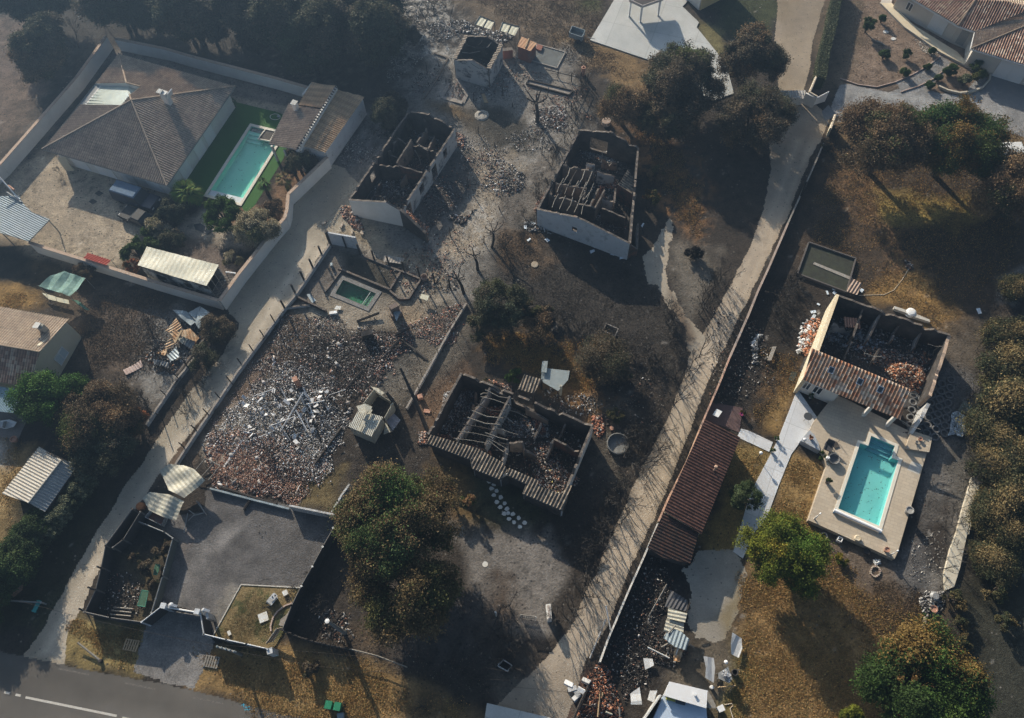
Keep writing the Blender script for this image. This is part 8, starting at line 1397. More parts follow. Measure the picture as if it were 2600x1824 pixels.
bent('loose_sheet','curled cream sheet hanging off the back of the metal shed',Q(1,2,'1100,265 1160,280 1215,320 1190,335 1140,300',1.9),Vector((1,0,0)),.4,.02,CREAMS,lambda u,v:.1*math.sin(u*2));P=Q(1,2,'1225,545 1290,485 1345,540 1280,625',.9);bent('loose_sheet','mauve grey sheet leaning right of the metal shed',P,P[1]-P[0],.5,.02,mat('mauve_grey_sheet',(.24,.22,.23),fine=.12),lambda u,v:.05*math.sin(u*2));MB().slab([q(1,2,*p,.5)for p in((1220,560),(1278,630),(1205,655))],.04).build('panel',MATS['cream_metal_wall'],label='triangular pale panel beside the mauve sheet',cat='panel')
MB().box(q(1,2,1505,350,.3),(.5,.4,.5),.3).build('clay_block',TERC,label='clay block standing on the burnt ground by the leaning trunk',cat='block');MB().box(q(1,2,1560,465,.08),(.6,.35,.12),-.2).build('brick_stack',TERC,label='flat reddish bricks near the leaning trunk',cat='bricks')
for i,(x,y)in enumerate(((2070,1040),(2108,1065),(2088,1098),(2128,1118),(2108,1152),(2162,1172),(2130,1208),(2195,1220),(2160,1250),(2215,1265))):
 p=q(1,2,x,y);rg=random.Random(i);MB().prism([(p.x+math.cos(k)*rg.uniform(.17,.26),p.y+math.sin(k)*rg.uniform(.16,.24))for k in(0,1.1,2.2,3.3,4.3,5.3)],-.02,.05).build('stepping_stone',WST,label='irregular pale stepping stone before the tile strip house',cat='stepping stone',group='stepping stones before the tile strip house')
for i,(x,y)in enumerate(((258,1305),(292,1300),(328,1308),(297,1347),(375,1340),(338,1375),(425,1378),(386,1412))):
 p=q(2,2,x,y);rg=random.Random(i+20);MB().prism([(p.x+math.cos(k)*rg.uniform(.15,.25),p.y+math.sin(k)*rg.uniform(.15,.23))for k in(0,1.1,2.2,3.3,4.3,5.3)],-.02,.05).build('stepping_stone',WST,label='irregular pale stepping stone before the tile strip house',cat='stepping stone',group='stepping stones before the tile strip house')
t=thing('lean_to','tilted grey glass panel roof behind the tile strip house','canopy',q(2,2,670,200));P=Q(2,2,'565,110 795,135 780,210 700,300 560,220',1.7);MB().slab(P,.05).build('roof_panel',mat('grey_glass_panel',(.20,.235,.24),(.26,.29,.29),scale=2,fine=.15,rough=.3),t);MB().slab(Q(2,2,'570,55 615,55 605,150 562,145',2.0),.05).build('side_panel',MATS['grey_glass_panel'],t)
for a in(P[1],P[3],P[4]):MB().tube([xy(a),a],.05,5).build('post',WOODB,t)
t=thing('tile_canopy','small brown tiled canopy against the back of the tile strip house','canopy',q(2,2,470,250));P=Q(2,2,'425,165 568,205 500,320 370,285',2.1);roof_part(t,'roof',P,P[0],P[1],T_LIP,.3,.055)
for a in P:MB().tube([xy(a),a-Vector((0,0,.05))],.06,5).build('post',WOODB,t)
MB().lathe(q(2,2,718,330),[(.14,0),(.14,1.6),(.11,1.9),(.1,2.0)],10).build('flue',CREAMS,label='pale standing flue behind the tile strip house',cat='flue')
hp_=thing('water_butt','half buried grey round tub in the burnt garden','tub',q(2,2,1180,740));MB().lathe(q(2,2,1185,745),[(.95,0),(1.0,.55),(.92,.57),(.88,.12)],24).build('shell',mat('grey_plastic',(.22,.22,.21),(.12,.12,.115),scale=2,fine=.2),hp_)
for x,y in((1135,612),):MB().lathe(q(2,2,x,y),[(.16,0),(.2,.3),(.14,.3)],10).build('clay_pot',TERC,label='small clay pot in the burnt garden',cat='plant pot')
def boxthing(name,label,P,h,m,mi_,cat,th=.06,legs=False,z0=.1):
 t=thing(name,label,cat,cen(P));mb=MB()
 for a,b in zip(P,P[1:]+P[:1]):wall(mb,a,b,h,th,mi=(0,0,0),z0=z0)
 mb.build('side',m,t);MB().prism(inset(P,th*.6),z0,z0+.08).build('bottom',mi_,t);return t
tq=boxthing('trailer','small open box trailer on the burnt north meadow',Q(2,0,'815,210 920,245 895,300 790,265',1.2),1.15,ZINC,mat('grey_bed',(.18,.18,.17)),'trailer',z0=.5);c=cen(Q(2,0,'815,210 920,245 895,300 790,265',1.2))
for s in(-1,1):MB().tube([c+Vector((.2,s*.75,.32)),c+Vector((.2,s*.9,.32))],.32,14).build('wheel',WOODB,tq)
MB().tube([c+Vector((1.2,-.3,.5)),c+Vector((2.1,-.6,.4))],.04,5).build('drawbar',STEEL,tq)
tq=boxthing('trailer','small open box trailer with a tan load in the dark middle lawn',Q(2,1,'1095,1197 1192,1237 1165,1297 1065,1252',1.0),.95,mat('pale_trailer_side',(.26,.24,.22),fine=.2),mat('sandy_load',(.26,.20,.14),(.05,.05,.05),scale=1.5),'trailer',z0=.4);c=cen(Q(2,1,'1095,1197 1192,1237 1165,1297 1065,1252',1.0))
for s in(-1,1):MB().tube([c+Vector((.1,s*.7,.28)),c+Vector((.1,s*.82,.28))],.28,14).build('wheel',WOODB,tq)
gs=thing('slatted_gate','standing grey slatted gate at the lower court','gate',q(2,3,455,790));A,B=q(2,3,395,765,1.35),q(2,3,517,780,1.35)
for i in range(9):p=lerp(A,B,i/8);MB().box((p.x,p.y,.7),(.07,.05,1.3),R_(-8)).build('slat',FW if i in(0,8)else WOODG,gs)
for z in(.35,1.3):MB().tube([xy(A,z),xy(B,z)],.045,4).build('rail',WOODG,gs)
wp=thing('gate_pier','white gate pier with an open top box beside the lower lane','pillar',q(2,3,625,745));P=Q(2,3,'598,680 638,675 648,800 612,805',1.4);MB().prism(P,0,1.4).build('pier',STU,wp);MB().prism(inset(P,.1),1.4,1.46).build('cap',mat('stained_cap',(.24,.18,.15),(.5,.47,.43),scale=5),wp)
for i,(x0,y0,x1,y1,lab)in enumerate(((1090,690,1130,890,'bent white pipe leaning on the lane wall, upper'),(1092,800,958,1120,'long grey gutter leaning against the lane wall'),(1590,515,1440,780,'grey pole lying on the burnt ground behind the lane wall'),(235,700,60,1140,'charred pole lying in the dark front garden'))):MB().tube([q(2,3,x0,y0,.9),q(2,3,x1,y1,.1)],.06,5).build('pipe',(PAN,SMK,WOODG,WOODB)[i],label=lab,cat='pipe')
MB().tube([q(2,3,187,742,1.9),xy(q(2,3,187,742,1.9))],.09,8).build('post',FW,label='white topped post at the edge of the lower court',cat='post')
t=boxthing('open_box','black open concrete box at the edge of the dark front garden',Q(2,3,'250,1130 320,1175 285,1225 205,1180',.7),.7,SMK,SOOT,'box',z0=0)
MB().lathe(q(2,3,103,352),[(.24,0),(.24,.03)],14).build('manhole_cover',WST,label='pale round manhole cover in the lower court',cat='manhole cover');MB().lathe(q(2,1,508,718),[(.36,0),(.36,.08),(.3,.09)],18).build('manhole_cover',mat('pale_stone_disc',(.30,.25,.19)),label='round stone lid on the dark middle lawn',cat='lid')
MB().lathe(q(2,0,1092,1015),[(.5,.0),(.5,.5),(.45,.52)],24).build('round_tank',mat('tan_disc',(.30,.23,.19)),label='round tan topped tank above the house with the small window',cat='tank')
MB().lathe(q(2,0,75,945),[(.85,0),(.7,.12),(.42,.16),(.38,.05)],9).build('fire_ring',mat('ash_stone',(.38,.36,.32),(.2,.19,.17),scale=4,fine=.3),label='round pale stone well ring on the burnt lawn',cat='well ring')
MB().lathe(q(1,1,1540,835),[(.30,0),(.34,.5),(.30,.52),(.27,.1)],16).build('plant_pot',mat('bleached_pot',(.36,.28,.23),(.26,.2,.17),scale=4),label='round clay tub at the top of the brick scraps',cat='plant pot')
P=Q(1,1,'1215,635 1375,665 1355,710 1198,690',.4);bent('corrugated_sheet','pale corrugated panel fallen beside the yard of the long house',P,P[1]-P[0],.3,.02,mat('pale_board',(.32,.30,.27),(.24,.21,.18),scale=2),lambda u,v:0)
MB().box(q(1,1,795,1112,.2),(.75,.3,.3),R_(5)).build('white_box',PAN,label='white oblong box at the edge of the dark ash field',cat='box');MB().box(q(1,1,782,725,.35),(.22,.35,.6),.1).build('grey_canister',ZINC,label='grey green canister in the plunge pool garden',cat='canister')
t=thing('grill_table','cream topped garden table with black remains beside the brick scraps','table',q(1,1,1545,985));MB().slab(Q(1,1,'1515,955 1580,970 1560,1010 1500,990',.7),.06).build('top',MATS['cream_sheet'],t);
for x,y in((1518,958),(1577,972),(1560,1005),(1505,988)):p=q(1,1,x,y,.66);MB().tube([xy(p),p],.03,5).build('leg',STEEL,t)
MB().slab(Q(1,1,'1285,1110 1300,1095 1345,1100 1310,1180',1.2),.05).build('metal_sheet',ZINC,label='grey sheet leaning on the brick chimney stub',cat='metal sheet')
MB().slab(Q(1,1,'575,960 600,955 655,1010 620,1030',.4),.05).build('metal_sheet',ZINC,label='blue grey sheet at the corner of the plunge pool garden',cat='metal sheet');MB().slab(Q(1,1,'820,1050 860,1060 850,1085 800,1080',.2),.05).build('slab',WST,label='pale slab near the white oblong box',cat='slab')
for i,(x0,y0,x1,y1)in enumerate(((2005,770,2060,840),)):MB().slab([q(1,0,x0,y0,.1),q(1,0,x0+25,y0-5,.1),q(1,0,x1,y1,.1),q(1,0,x1-30,y1,.1)],.06).build('plank',WOOD,label='brown plank on the black ground before the cottage',cat='plank')
def car(name,label,c,rz,L,Wd,H,body,cat='car',van=False,roofm=None):
 t=thing(name,label,cat,c,None,rz);ORG[t.name]=Vector((0,0,0))
 def pr(z,x0,x1,w,inx=0):return[Vector((x0,-w,z)),Vector((x1,-w,z)),Vector((x1,w,z)),Vector((x0,w,z))]
 w=Wd/2;hl=L/2;mb=MB();mb.hexa(pr(.28,-hl,hl,w*.94),pr(.62,-hl,hl,w));mb.hexa(pr(.62,-hl,hl,w),pr(H*.52 if van else H*.58,-hl+.03,hl-.08,w*.96));mb.build('body',body,t)
 zb=H*.52 if van else H*.58;xf=hl*.50 if van else hl*.35;xr=-hl+.05 if van else-hl*.75
 mb=MB();mb.hexa(pr(zb,xr,xf,w*.95),pr(H-.08,xr+(.1 if van else.5),xf-.65,w*.82));mb.build('windows',mat('car_glass',(.025,.03,.035),fine=0,bmp=0,rough=.35,spec=.3),t)
 mb=MB();xa,xb=xr+(.08 if van else.48),xf-.62;mb.hexa(pr(H-.10,xa-.06,xb+.06,w*.86),pr(H,xa+.05,xb-.08,w*.74));mb.build('roof',roofm or body,t)
 if van:
  mb=MB();mb.hexa(pr(zb+.02,xr-.02,xf-1.7,w*.975),pr(H-.09,xr+.06,xf-1.8,w*.87));mb.build('side_panel',body,t)
 for sx in(-.62,.62):
  for sy in(-1,1):y=sy*w*.92;MB().tube([(sx*hl,y-.09*sy,.32),(sx*hl,y+.05*sy,.32)],.32,14).build('wheel',WOODB,t)
 for sy in(-1,1):MB().box((hl-.03,sy*w*.68,.68),(.08,.32,.16)).build('headlight',PAN,t);MB().box((xf-.25,sy*(w+.08),zb+.08),(.12,.16,.12)).build('wing_mirror',body,t)
 return t
DKB=mat('dark_blue_car_paint',(.03,.04,.06),fine=.03,bmp=0,rough=.45,spec=.3);LBL=mat('dusty_blue_roof',(.09,.13,.19),(.12,.17,.23),scale=1.5,fine=.08,rough=.85,spec=.1)
c0=xy(lerp(q(0,1,945,90,1),q(0,1,1300,190,.8),.5));car('van','dark blue van with a dusty light blue roof parked beside the villa',xy(q(0,1,1110,160,.9)),R_(-24),5.0,1.85,1.9,DKB,'van',True,LBL)
car('car','small black car half hidden by the bushes in the villa yard',xy(q(0,1,1130,335,.5)),R_(150),3.9,1.65,1.4,mat('black_car_paint',(.02,.022,.024),fine=.03,bmp=0,rough=.6,spec=.2),'car')
car('van','white van parked under the trees at the right edge',xy(q(3,0,2170,1250,1.2)),R_(-2),5.2,1.95,2.0,mat('white_car_paint',(.62,.62,.60),fine=.03,bmp=0,rough=.3,spec=.5),'van',True)
MB().prism([q(0,1,*p)for p in((1585,390),(1640,380),(1740,440),(1700,470),(1600,430))],.0,.05).build('pond',mat('dark_pond',(.02,.025,.03),rough=.3,fine=.1),kind='structure',label='dark pond basin in the gravel nook')
for x,y in((760,200),(810,133)):MB().prism([q(0,1,x+dx,y+dy)for dx,dy in((-35,0),(0,-22),(35,0),(0,25))],-.02,.02).build('drain_cover',SOOT,label='dark square drain cover in the villa yard',cat='drain cover',group='square drain covers in the villa yard')
t=thing('dead_palm','small dead palm at the corner of the villa wall','palm',q(0,0,500,1420));o=link('branches',BS[0],t);o.scale=(.6,.6,.8)
hose=thing('garden_hose','coiled pale hose on the green lawn by the pool house','hose',q(1,0,320,960));pts_=[q(1,0,318+42*math.cos(a),957+24*math.sin(a),.05)for a in np.linspace(0,6.3,20)];MB().tube(pts_,.025,5).build('coil',PAN,hose);MB().lathe(q(1,0,345,960),[(.14,0),(.14,.2)],10).build('reel',ZINC,hose)
mb=MB();mb.tube([q(3,1,905,968,.03),q(3,1,1000,965,.03),q(3,1,1110,962,.03),q(3,1,1190,925,.03),q(3,1,1250,850,.03),q(3,1,1300,770,.03),q(3,1,1325,735,.03)],.025,5);mb.build('garden_hose',MATS['cream_tile'],label='long pale hose curving over the dry lawn of the east garden',cat='hose')
rubble('debris',Q(3,1,'1285,690 1340,720 1330,760 1290,750',0),60,.1,.4,PCH,.4,'dark tangle at the end of the long hose',93)
def pot(label,c,r,h,m,z=0.6,plant=None,seed=1,group=None,cat='plant pot'):
 p=xy(q(*c,z));t=thing('plant_pot',label,cat,(p.x,p.y,z),group);MB().lathe((p.x,p.y,z),[(r*.7,0),(r,h),(r*1.08,h+.02),(r*.85,h+.02),(r*.8,h-.06)],14).build('pot',m,t)
 if plant:
  me,_,_=crown_mesh('plant',r*1.5,h*.9,h+r*2.6,700,.06,PAL[plant],seed,6);link('plant',me,t)
 return t
GPOT=mat('grey_pot',(.30,.29,.27),fine=.1);CPOT=mat('cream_pot',(.5,.42,.3),fine=.1)
pot('dark potted plant on the left part of the terrace',(3,2,642,1050),.2,.35,SOOT,plant='hedge');pot('large grey pot on the right edge of the terrace',(3,2,1298,1290),.32,.6,GPOT);pot('terracotta pot at the near corner of the terrace',(3,3,1122,240),.22,.4,TERC)
pot('clay pot on the side slab by the broken corner, right',(3,2,1400,700),.17,.25,TERC,z=.9);pot('grey pot on the side slab by the broken corner, left',(3,2,1372,725),.13,.22,GPOT,z=.9);pot('low pot below the side slab',(3,2,1310,755),.16,.2,GPOT)
pot('small potted plant at the path junction, upper',(3,2,225,700),.17,.25,GPOT,.06,'green',3);pot('small potted plant at the path junction, lower',(3,2,190,800),.17,.25,GPOT,.06,'green',4);pot('small potted plant by the house door',(3,2,505,355),.18,.3,GPOT,.06,'green',5)
pot('red flowered pot on the half round terrace step',(3,2,508,690),.16,.2,TERC,.75,'rust',6);pot('green plant in a tub left of the terrace',(3,2,590,850),.3,.3,SOOT,0,'green',7)
pot('black potted stone ring below the terrace',(3,3,962,252),.26,.3,SOOT,.0);pot('red clay pot at the end of the concrete strip',(3,3,1497,725),.28,.5,TERC,0)
MB().prism(Q(3,2,'1325,650 1345,625 1505,680 1480,800 1290,770',.9),.6,.9).build('side_slab',TERM,label='raised side slab with pots at the broken corner',cat='bench')
mb=MB();mb.prism(Q(3,2,'500,618 545,660 575,730 588,790 430,705',.8),0,.78);mb.build('half_round_step',mat('grey_slate_step',(.28,.30,.32),(.34,.36,.38),fine=.1),label='half round grey platform at the left edge of the terrace',cat='platform')
MB().prism(Q(3,2,'1335,875 1425,905 1395,985 1300,945',.61),.6,.607).build('paving_inset',mat('pale_inset',(.50,.48,.43),(.42,.40,.36),scale=4),kind='structure',label='pale square stone inset in the terrace')
tb=thing('garden_table','round dark garden table on the white path','table',q(3,2,500,570));p=q(3,2,490,507,.75);MB().lathe((p.x,p.y,.72),[(.36,0),(.38,.02),(.36,.04)],24).build('top',mat('dark_metal',(.05,)*3),tb)
for a in(.5,2.1,3.7,5.2):MB().tube([(p.x+.3*math.cos(a),p.y+.3*math.sin(a),.02),(p.x+.22*math.cos(a),p.y+.22*math.sin(a),.72)],.015,5).build('leg',STEEL,tb)
pg_=thing('parasol_base','dark square parasol base with a lying pole on the terrace','parasol stand',q(3,2,715,740,.6));MB().box(q(3,2,715,742,.65),(.5,.5,.07),.3).build('base',SOOT,pg_);MB().tube([q(3,2,735,715,.7),q(3,2,735,715,.7)+Vector((0,0,.5))],.03,6).build('stem',STEEL,pg_)
def chair(label,c,rz,m):
 p=xy(q(*c,.8));t=thing('lounge_chair',label,'lounge chair',(p.x,p.y,.6),None,rz);ORG[t.name]=Vector((0,0,0))
 MB().box((0,0,.35),(.62,.7,.1)).build('seat',m,t);MB().box((0,.42,.62),(.62,.1,.6),tilt=(-.35,0)).build('backrest',m,t)
 for sx in(-1,1):
  MB().box((sx*.34,0,.5),(.07,.7,.06)).build('armrest',m,t)
  for sy in(-1,1):MB().box((sx*.3,sy*.3,.15),(.05,.05,.3)).build('leg',m,t)
chair('dark lounge chair on the terrace, upper of two',(3,2,650,765),R_(-30),mat('dark_rattan',(.05,.05,.055),fine=.2));
ch2=thing('basket_chair','grey round basket chair on the terrace, below the dark lounge chair','lounge chair',q(3,2,700,865,.6));p=xy(q(3,2,700,860,.9));MB().lathe((p.x,p.y,.62),[(.2,0),(.42,.12),(.5,.45),(.46,.46),(.36,.18),(.1,.14)],16).build('shell',mat('grey_rattan',(.13,.13,.13),fine=.25),ch2);MB().lathe((p.x-.5,p.y+.15,.6),[(.16,0),(.18,.4),(.12,.5)],12).build('side_stool',PAN,ch2)
def lamp(label,c,h,z=0):
 p=q(*c,h);t=thing('garden_lamp',label,'lamp',(p.x,p.y,z));MB().tube([(p.x,p.y,z),(p.x,p.y,h-.1)],.03,6).build('post',SOOT,t);MB().lathe((p.x,p.y,h-.14),[(.05,0),(.13,.06),(.16,.16),(.12,.26),(.04,.3)],14).build('globe',WPL,t)
lamp('white globe lamp on the lawn left of the white path',(3,2,103,808),1.2);lamp('small white lamp at the half round platform',(3,2,462,697),1.1,.78);lamp('white globe lamp at the foot of the lawn by the foil table',(2,3,2073,1152),1.6)
t=thing('pool_shower','white swan necked pool shower at the left corner of the terrace','shower',q(3,2,540,1345,.6));p=q(3,2,540,1345,.6);MB().tube([p,p+Vector((0,0,.7)),p+Vector((.18,.12,.95)),p+Vector((.3,.2,.85))],[.07,.06,.05,.09],8).build('body',PAN,t)
t=thing('pool_shower','white swan necked fitting at the near corner of the terrace','shower',q(3,3,1165,275,.6));p=q(3,3,1165,275,.6);MB().tube([p,p+Vector((0,0,.6)),p+Vector((.2,.1,.85)),p+Vector((.35,.15,.75))],[.06,.05,.05,.08],8).build('body',PAN,t)
t=thing('stone_sculpture','cream rounded stone seat at the terrace edge','seat',q(3,3,888,140,.6));MB().lathe(q(3,3,888,145,.6),[(.25,0),(.3,.2),(.22,.32),(.1,.3)],12).build('stone',CPOT,t)
t=boxthing('square_planter','small square dark planter with a pale rim below the terrace',Q(3,3,'742,122 775,138 762,168 730,152',.45),.45,PAN,SOOT,'planter',z0=0)
t=thing('stone_ring','ring of red stones round a burnt plant below the terrace','stone ring',q(3,3,1035,410))
for i in range(16):a=i*.393;p=q(3,3,1035+38*math.cos(a),412+42*math.sin(a));MB().box((p.x,p.y,.08),(.14,.1,.16),a).build('stone',MATS['sooty_clay']if i%3 else MATS['pinkish_kerb'],t)
t=thing('stone_ring','ring of brown stones round a dead stump below the maple','stone ring',q(3,3,612,125))
for i in range(14):a=i*.45;p=q(3,3,612+28*math.cos(a),125+28*math.sin(a));MB().box((p.x,p.y,.08),(.12,.1,.16),a).build('stone',MATS['sooty_clay'],t)
rubble('scrap',Q(3,3,'1020,315 1075,315 1080,350 1035,360',0),22,.12,.3,[(.6,.6,.58,1)],.1,'white crumpled scrap below the near corner of the terrace',94)
rubble('stone_heap',Q(3,3,'1390,640 1440,580 1600,570 1610,690 1560,770 1450,780 1400,690',0),260,.08,.45,[(.20,.19,.18,3),(.36,.35,.33,2),(.05,.05,.05,3)],.6,'stones and black remains at the end of the concrete strip',95)
MB().lathe(q(3,3,1515,620),[(.38,0),(.4,.3),(.25,.45)],14).build('burnt_basin',STEEL,label='scorched round basin among the stones at the concrete strip',cat='basin')
mb=MB();wall(mb,q(3,3,1455,780,.4),q(3,3,1412,1040,.4),.4,.14,mi=(0,0,0));mb.build('low_wall',mat('tan_kerb',(.28,.24,.17)),label='low tan kerb at the lower right lawn',cat='wall')
TAR=mat('crumpled_tarp',(.20,.25,.29),(.46,.50,.54),scale=3,bscale=9,fine=.35,bmp=.08)
bent('tarpaulin','crumpled blue grey tarpaulin on the east drive',Q(3,2,'1665,480 1720,460 1780,510 1820,560 1790,640 1740,680 1690,655 1635,665 1650,590',.25),Vector((1,.2,0)),.37,.05,TAR,lambda u,v:.12*math.sin(u*5)*math.cos(v*4),.2,cat='tarpaulin')
MB().slab(Q(3,2,'1760,378 1865,435 1820,500 1715,455',.4),.05).build('board',mat('olive_grey_board',(.10,.115,.10),(.13,.14,.125)),label='flat olive grey board above the crumpled tarpaulin',cat='board')
tyre=MB()
import itertools
mb0=MB();rr_=[(0.31+.09*math.cos(k*2*math.pi/8),.09+.09*math.sin(k*2*math.pi/8))for k in range(8)]
for j in range(16):
 a=j*2*math.pi/16;mb0.v+=[(r*math.cos(a),r*math.sin(a),z)for r,z in rr_]
for j in range(16):
 for k in range(8):mb0.f.append((j*8+k,((j+1)%16)*8+k,((j+1)%16)*8+(k+1)%8,j*8+(k+1)%8))
tm_=bpy.data.meshes.new('tyre');tm_.from_pydata(mb0.v,[],mb0.f);tm_.materials.append(mat('grey_tyre',(.11,.11,.108),(.16,.155,.15),fine=.2));tm_.update()
rg=random.Random(5)
for i in range(8):
 for j in range(5):
  x=1665-j*62+i*-8-14*j;y=215+i*62+j*30;
  p=q(3,2,x-10,y,0);o=link('tyre',tm_,None,(p.x,p.y,0));o.rotation_euler=(rg.gauss(0,.06),rg.gauss(0,.06),0);tag(o,'grey ash covered tyre laid flat on the slope right of the half burnt house','tyre','tyres laid flat right of the half burnt house')
for x,y in((2168,1005),(2180,975),(2190,945),(2200,915),(2205,885)):p=q(3,1,x,y);o=link('tyre',tm_,None,(p.x,p.y,0));tag(o,'grey tyre in the short row on the far east slope','tyre','tyres in a short row on the far east slope')
for i,(x,y,w,l)in enumerate(((705,915,.35,.5),(702,950,.3,.35),(645,948,.2,.45),(572,1043,.2,.3),(530,1105,.3,.5),(925,930,.3,.4),(1885,1098,.35,.6),(735,850,.2,.25),(500,1300,.3,.5),(530,1150,.3,.8))):
 p=q(3,1,x,y);MB().box((p.x,p.y,.06),(l,w,.04),i*.8,tilt=(.1,.1)).build('board_scrap',WSH,label='pale scrap on the ground near the left gable of the half burnt house'if i!=6 else 'white scrap lying alone in the far east garden',cat='board',group=None if i==6 else 'pale scraps near the left gable')
t=thing('picnic_bench','pale slatted bench seat on the scorched ground behind the annex','bench',q(3,1,195,1435))
for i in range(3):MB().slab([q(3,1,200+i*11,1385,.45),q(3,1,208+i*11,1385,.45),q(3,1,165+i*11,1500,.45),q(3,1,155+i*11,1498,.45)],.04).build('slat',MATS['pale_board'],t)
for y in(1400,1485):MB().box(q(3,1,190-(y-1400)*.45,y,.2),(.4,.06,.4),R_(10)).build('leg',WOODG,t)
MB().prism(Q(3,2,'355,140 398,152 370,222 327,205',0),-.02,.03).build('mat',mat('dark_green_mat',(.045,.055,.05)),label='dark green rectangular mat on the dry grass',cat='mat')
MB().slab([q(2,2,1995,445,.75),q(2,2,2042,468,.75),q(2,2,2010,515,.75),q(2,2,1962,495,.75)],.05).build('table',PAN,label='small white table on the dark red terrace by the annex',cat='table')
pot('magenta pot with an orange plant at the annex terrace',(2,2,2200,495),.2,.25,mat('magenta_pot',(.35,.06,.18)),.05,'autumn',8)
rubble('wreckage',Q(3,1,'40,1250 90,1270 80,1360 110,1560 60,1540 0,1500 0,1330',0),120,.1,.6,[(.45,.46,.47,2),(.1,.1,.1,2)],.3,'white metal scraps in the black ground by the lane wall',96,long=3)
def S3(lab,s,z,m_,per=.3,e=(0,1),wf=None,name='metal_sheet'):P=Q(2,3,s,z);return bent(name,lab,P,P[e[1]]-P[e[0]],per,.035,m_,wf or(lambda u,v:.10*math.sin(u*1.5)))
S3('bright cream corrugated sheet, upper piece of the collapsed shelter','1600,705 1755,755 1735,830 1590,795',1.3,CREAMS,e=(0,3));S3('bright cream corrugated sheet, lower piece of the collapsed shelter','1585,795 1730,825 1722,920 1560,900',1.2,CREAMS,e=(0,3));S3('scorched grey curved sheet of the collapsed shelter','1620,870 1700,905 1770,970 1740,1060 1650,1030 1560,950',1.3,ZINC,wf=lambda u,v:.3*math.sin(u*1.1))
S3('dark tiled roof scrap above the cream sheets','1620,560 1760,650 1750,740 1570,700',.7,mat('grey_black_sheet',(.08,.08,.085),fine=.2));S3('rusty slatted sheet at the end of the collapsed shelter','1650,1020 1720,1060 1690,1150 1640,1140',.7,RUST)
t=thing('collapsed_shelter','tangled posts and beams of the collapsed shelter on the yard','shelter',q(2,3,1680,900))
for a,b,z0,z1 in(((1430,1030),(1610,1120),.5,.5),((1450,1085),(1530,1115),.3,.3),((1600,920),(1660,850),1.4,1.5),((1610,1000),(1690,950),1.0,1.3),((1545,1030),(1620,990),.5,.9),((1650,1130),(1690,1010),.5,1.2),((1780,665),(1750,750),1.5,1.2),((1620,860),(1570,940),1.2,1.1),((1810,1035),(1775,1005),.3,.5)):MB().tube([q(2,3,*a,z0),q(2,3,*b,z1)],.06,4).build('beam',random.Random(a[0]).choice((WOODG,FW,WOODB)),t)
rubble('debris',Q(2,3,'1440,1000 1560,900 1760,960 1760,1100 1640,1200 1480,1160',0),350,.06,.3,PCH,.4,'black debris under the collapsed shelter',97)
tub=lambda lab,s,m_,z=.7,e=(0,1):bent('bathtub',lab,Q(2,3,s,z),Q(2,3,s,z)[e[1]]-Q(2,3,s,z)[e[0]],1.4,.01,m_,lambda u,v:.16*math.cos(u*3.2),cat='metal panel')
BEN=mat('white_scorched_panel',(.46,.46,.45),(.55,.55,.54),scale=1.5,fine=.06,rough=.4,spot=(.24,.14,.08),spotscale=1.2,spotamt=.34)
tub('curved white scorched panel lying on the grass, right of the yard','2120,912 2205,955 2208,1040 2180,1115 2115,1085 2108,1000',BEN,.6);tub('curved white scorched panel standing below the yard','1885,1105 1975,1115 1988,1195 1975,1320 1900,1280 1905,1200',BEN,.8)
S3('cream and rusty torn panel on the black yard','1395,1120 1470,1125 1482,1180 1410,1215',.3,BEN,1.0);S3('triangular grey and rusty sheet by the bottom edge','1365,1355 1385,1500 1295,1500 1290,1410',.9,BEN,1.0);S3('pale torn sheet leaning on the rubble at the bottom','1450,1385 1510,1385 1480,1480 1430,1460',.8,BEN,1.0)
t=thing('foil_table','garden table with a heap of silvery foil beside the globe lamp','table',q(2,3,2070,1260));P=Q(2,3,'2010,1240 2090,1190 2125,1290 2100,1325 2010,1285',.7);MB().slab(P,.05).build('top',STEEL,t)
for a in(P[0],P[1],P[2],P[4]):MB().tube([xy(a),a],.03,5).build('leg',STEEL,t)
me,_,_=crown_mesh('foil',.5,.74,1.25,700,.13,[((.62,.63,.65),2),((.42,.43,.45),1)],77,8);o=link('foil',me,t);pt=cen(P);o.location=(pt.x-ORG[t.name].x,pt.y-ORG[t.name].y,0)
MB().lathe(q(2,3,2135,1240),[(.24,0),(.26,.5),(.2,.5),(.18,.1)],14).build('black_tub',SOOT,label='black tub right of the foil table',cat='tub')
t=thing('saw_horse','wooden crossed trestle below the foil table','trestle',q(2,3,2080,1360))
for a,b,z0,z1 in(((2005,1360),(2150,1345),.55,.55),((2070,1320),(2060,1395),.75,.05),((2020,1350),(2050,1390),.6,.0),((2130,1340),(2100,1400),.6,.0)):MB().tube([q(2,3,*a,z0),q(2,3,*b,z1)],.05,4).build('beam',WOOD,t)
wt_=thing('camper','white flat roofed camper or truck body cut off by the bottom edge','camper',q(2,3,1740,1500));P=Q(2,3,'1612,1310 1922,1385 1912,1530 1560,1425',1.9);MB().prism([P[0],P[1],P[2],P[3]],1.75,1.9).build('roof',mat('white_roof_panel',(.60,.60,.60),(.66,.66,.66),scale=.8,fine=.04,rough=.4),wt_)
MB().prism(inset(P,.12),.3,1.75).build('body',SMW,wt_);MB().lathe(q(2,3,1815,1415,1.9),[(.1,0),(.1,.2),(.13,.22)],12).build('roof_vent',PAN,wt_)
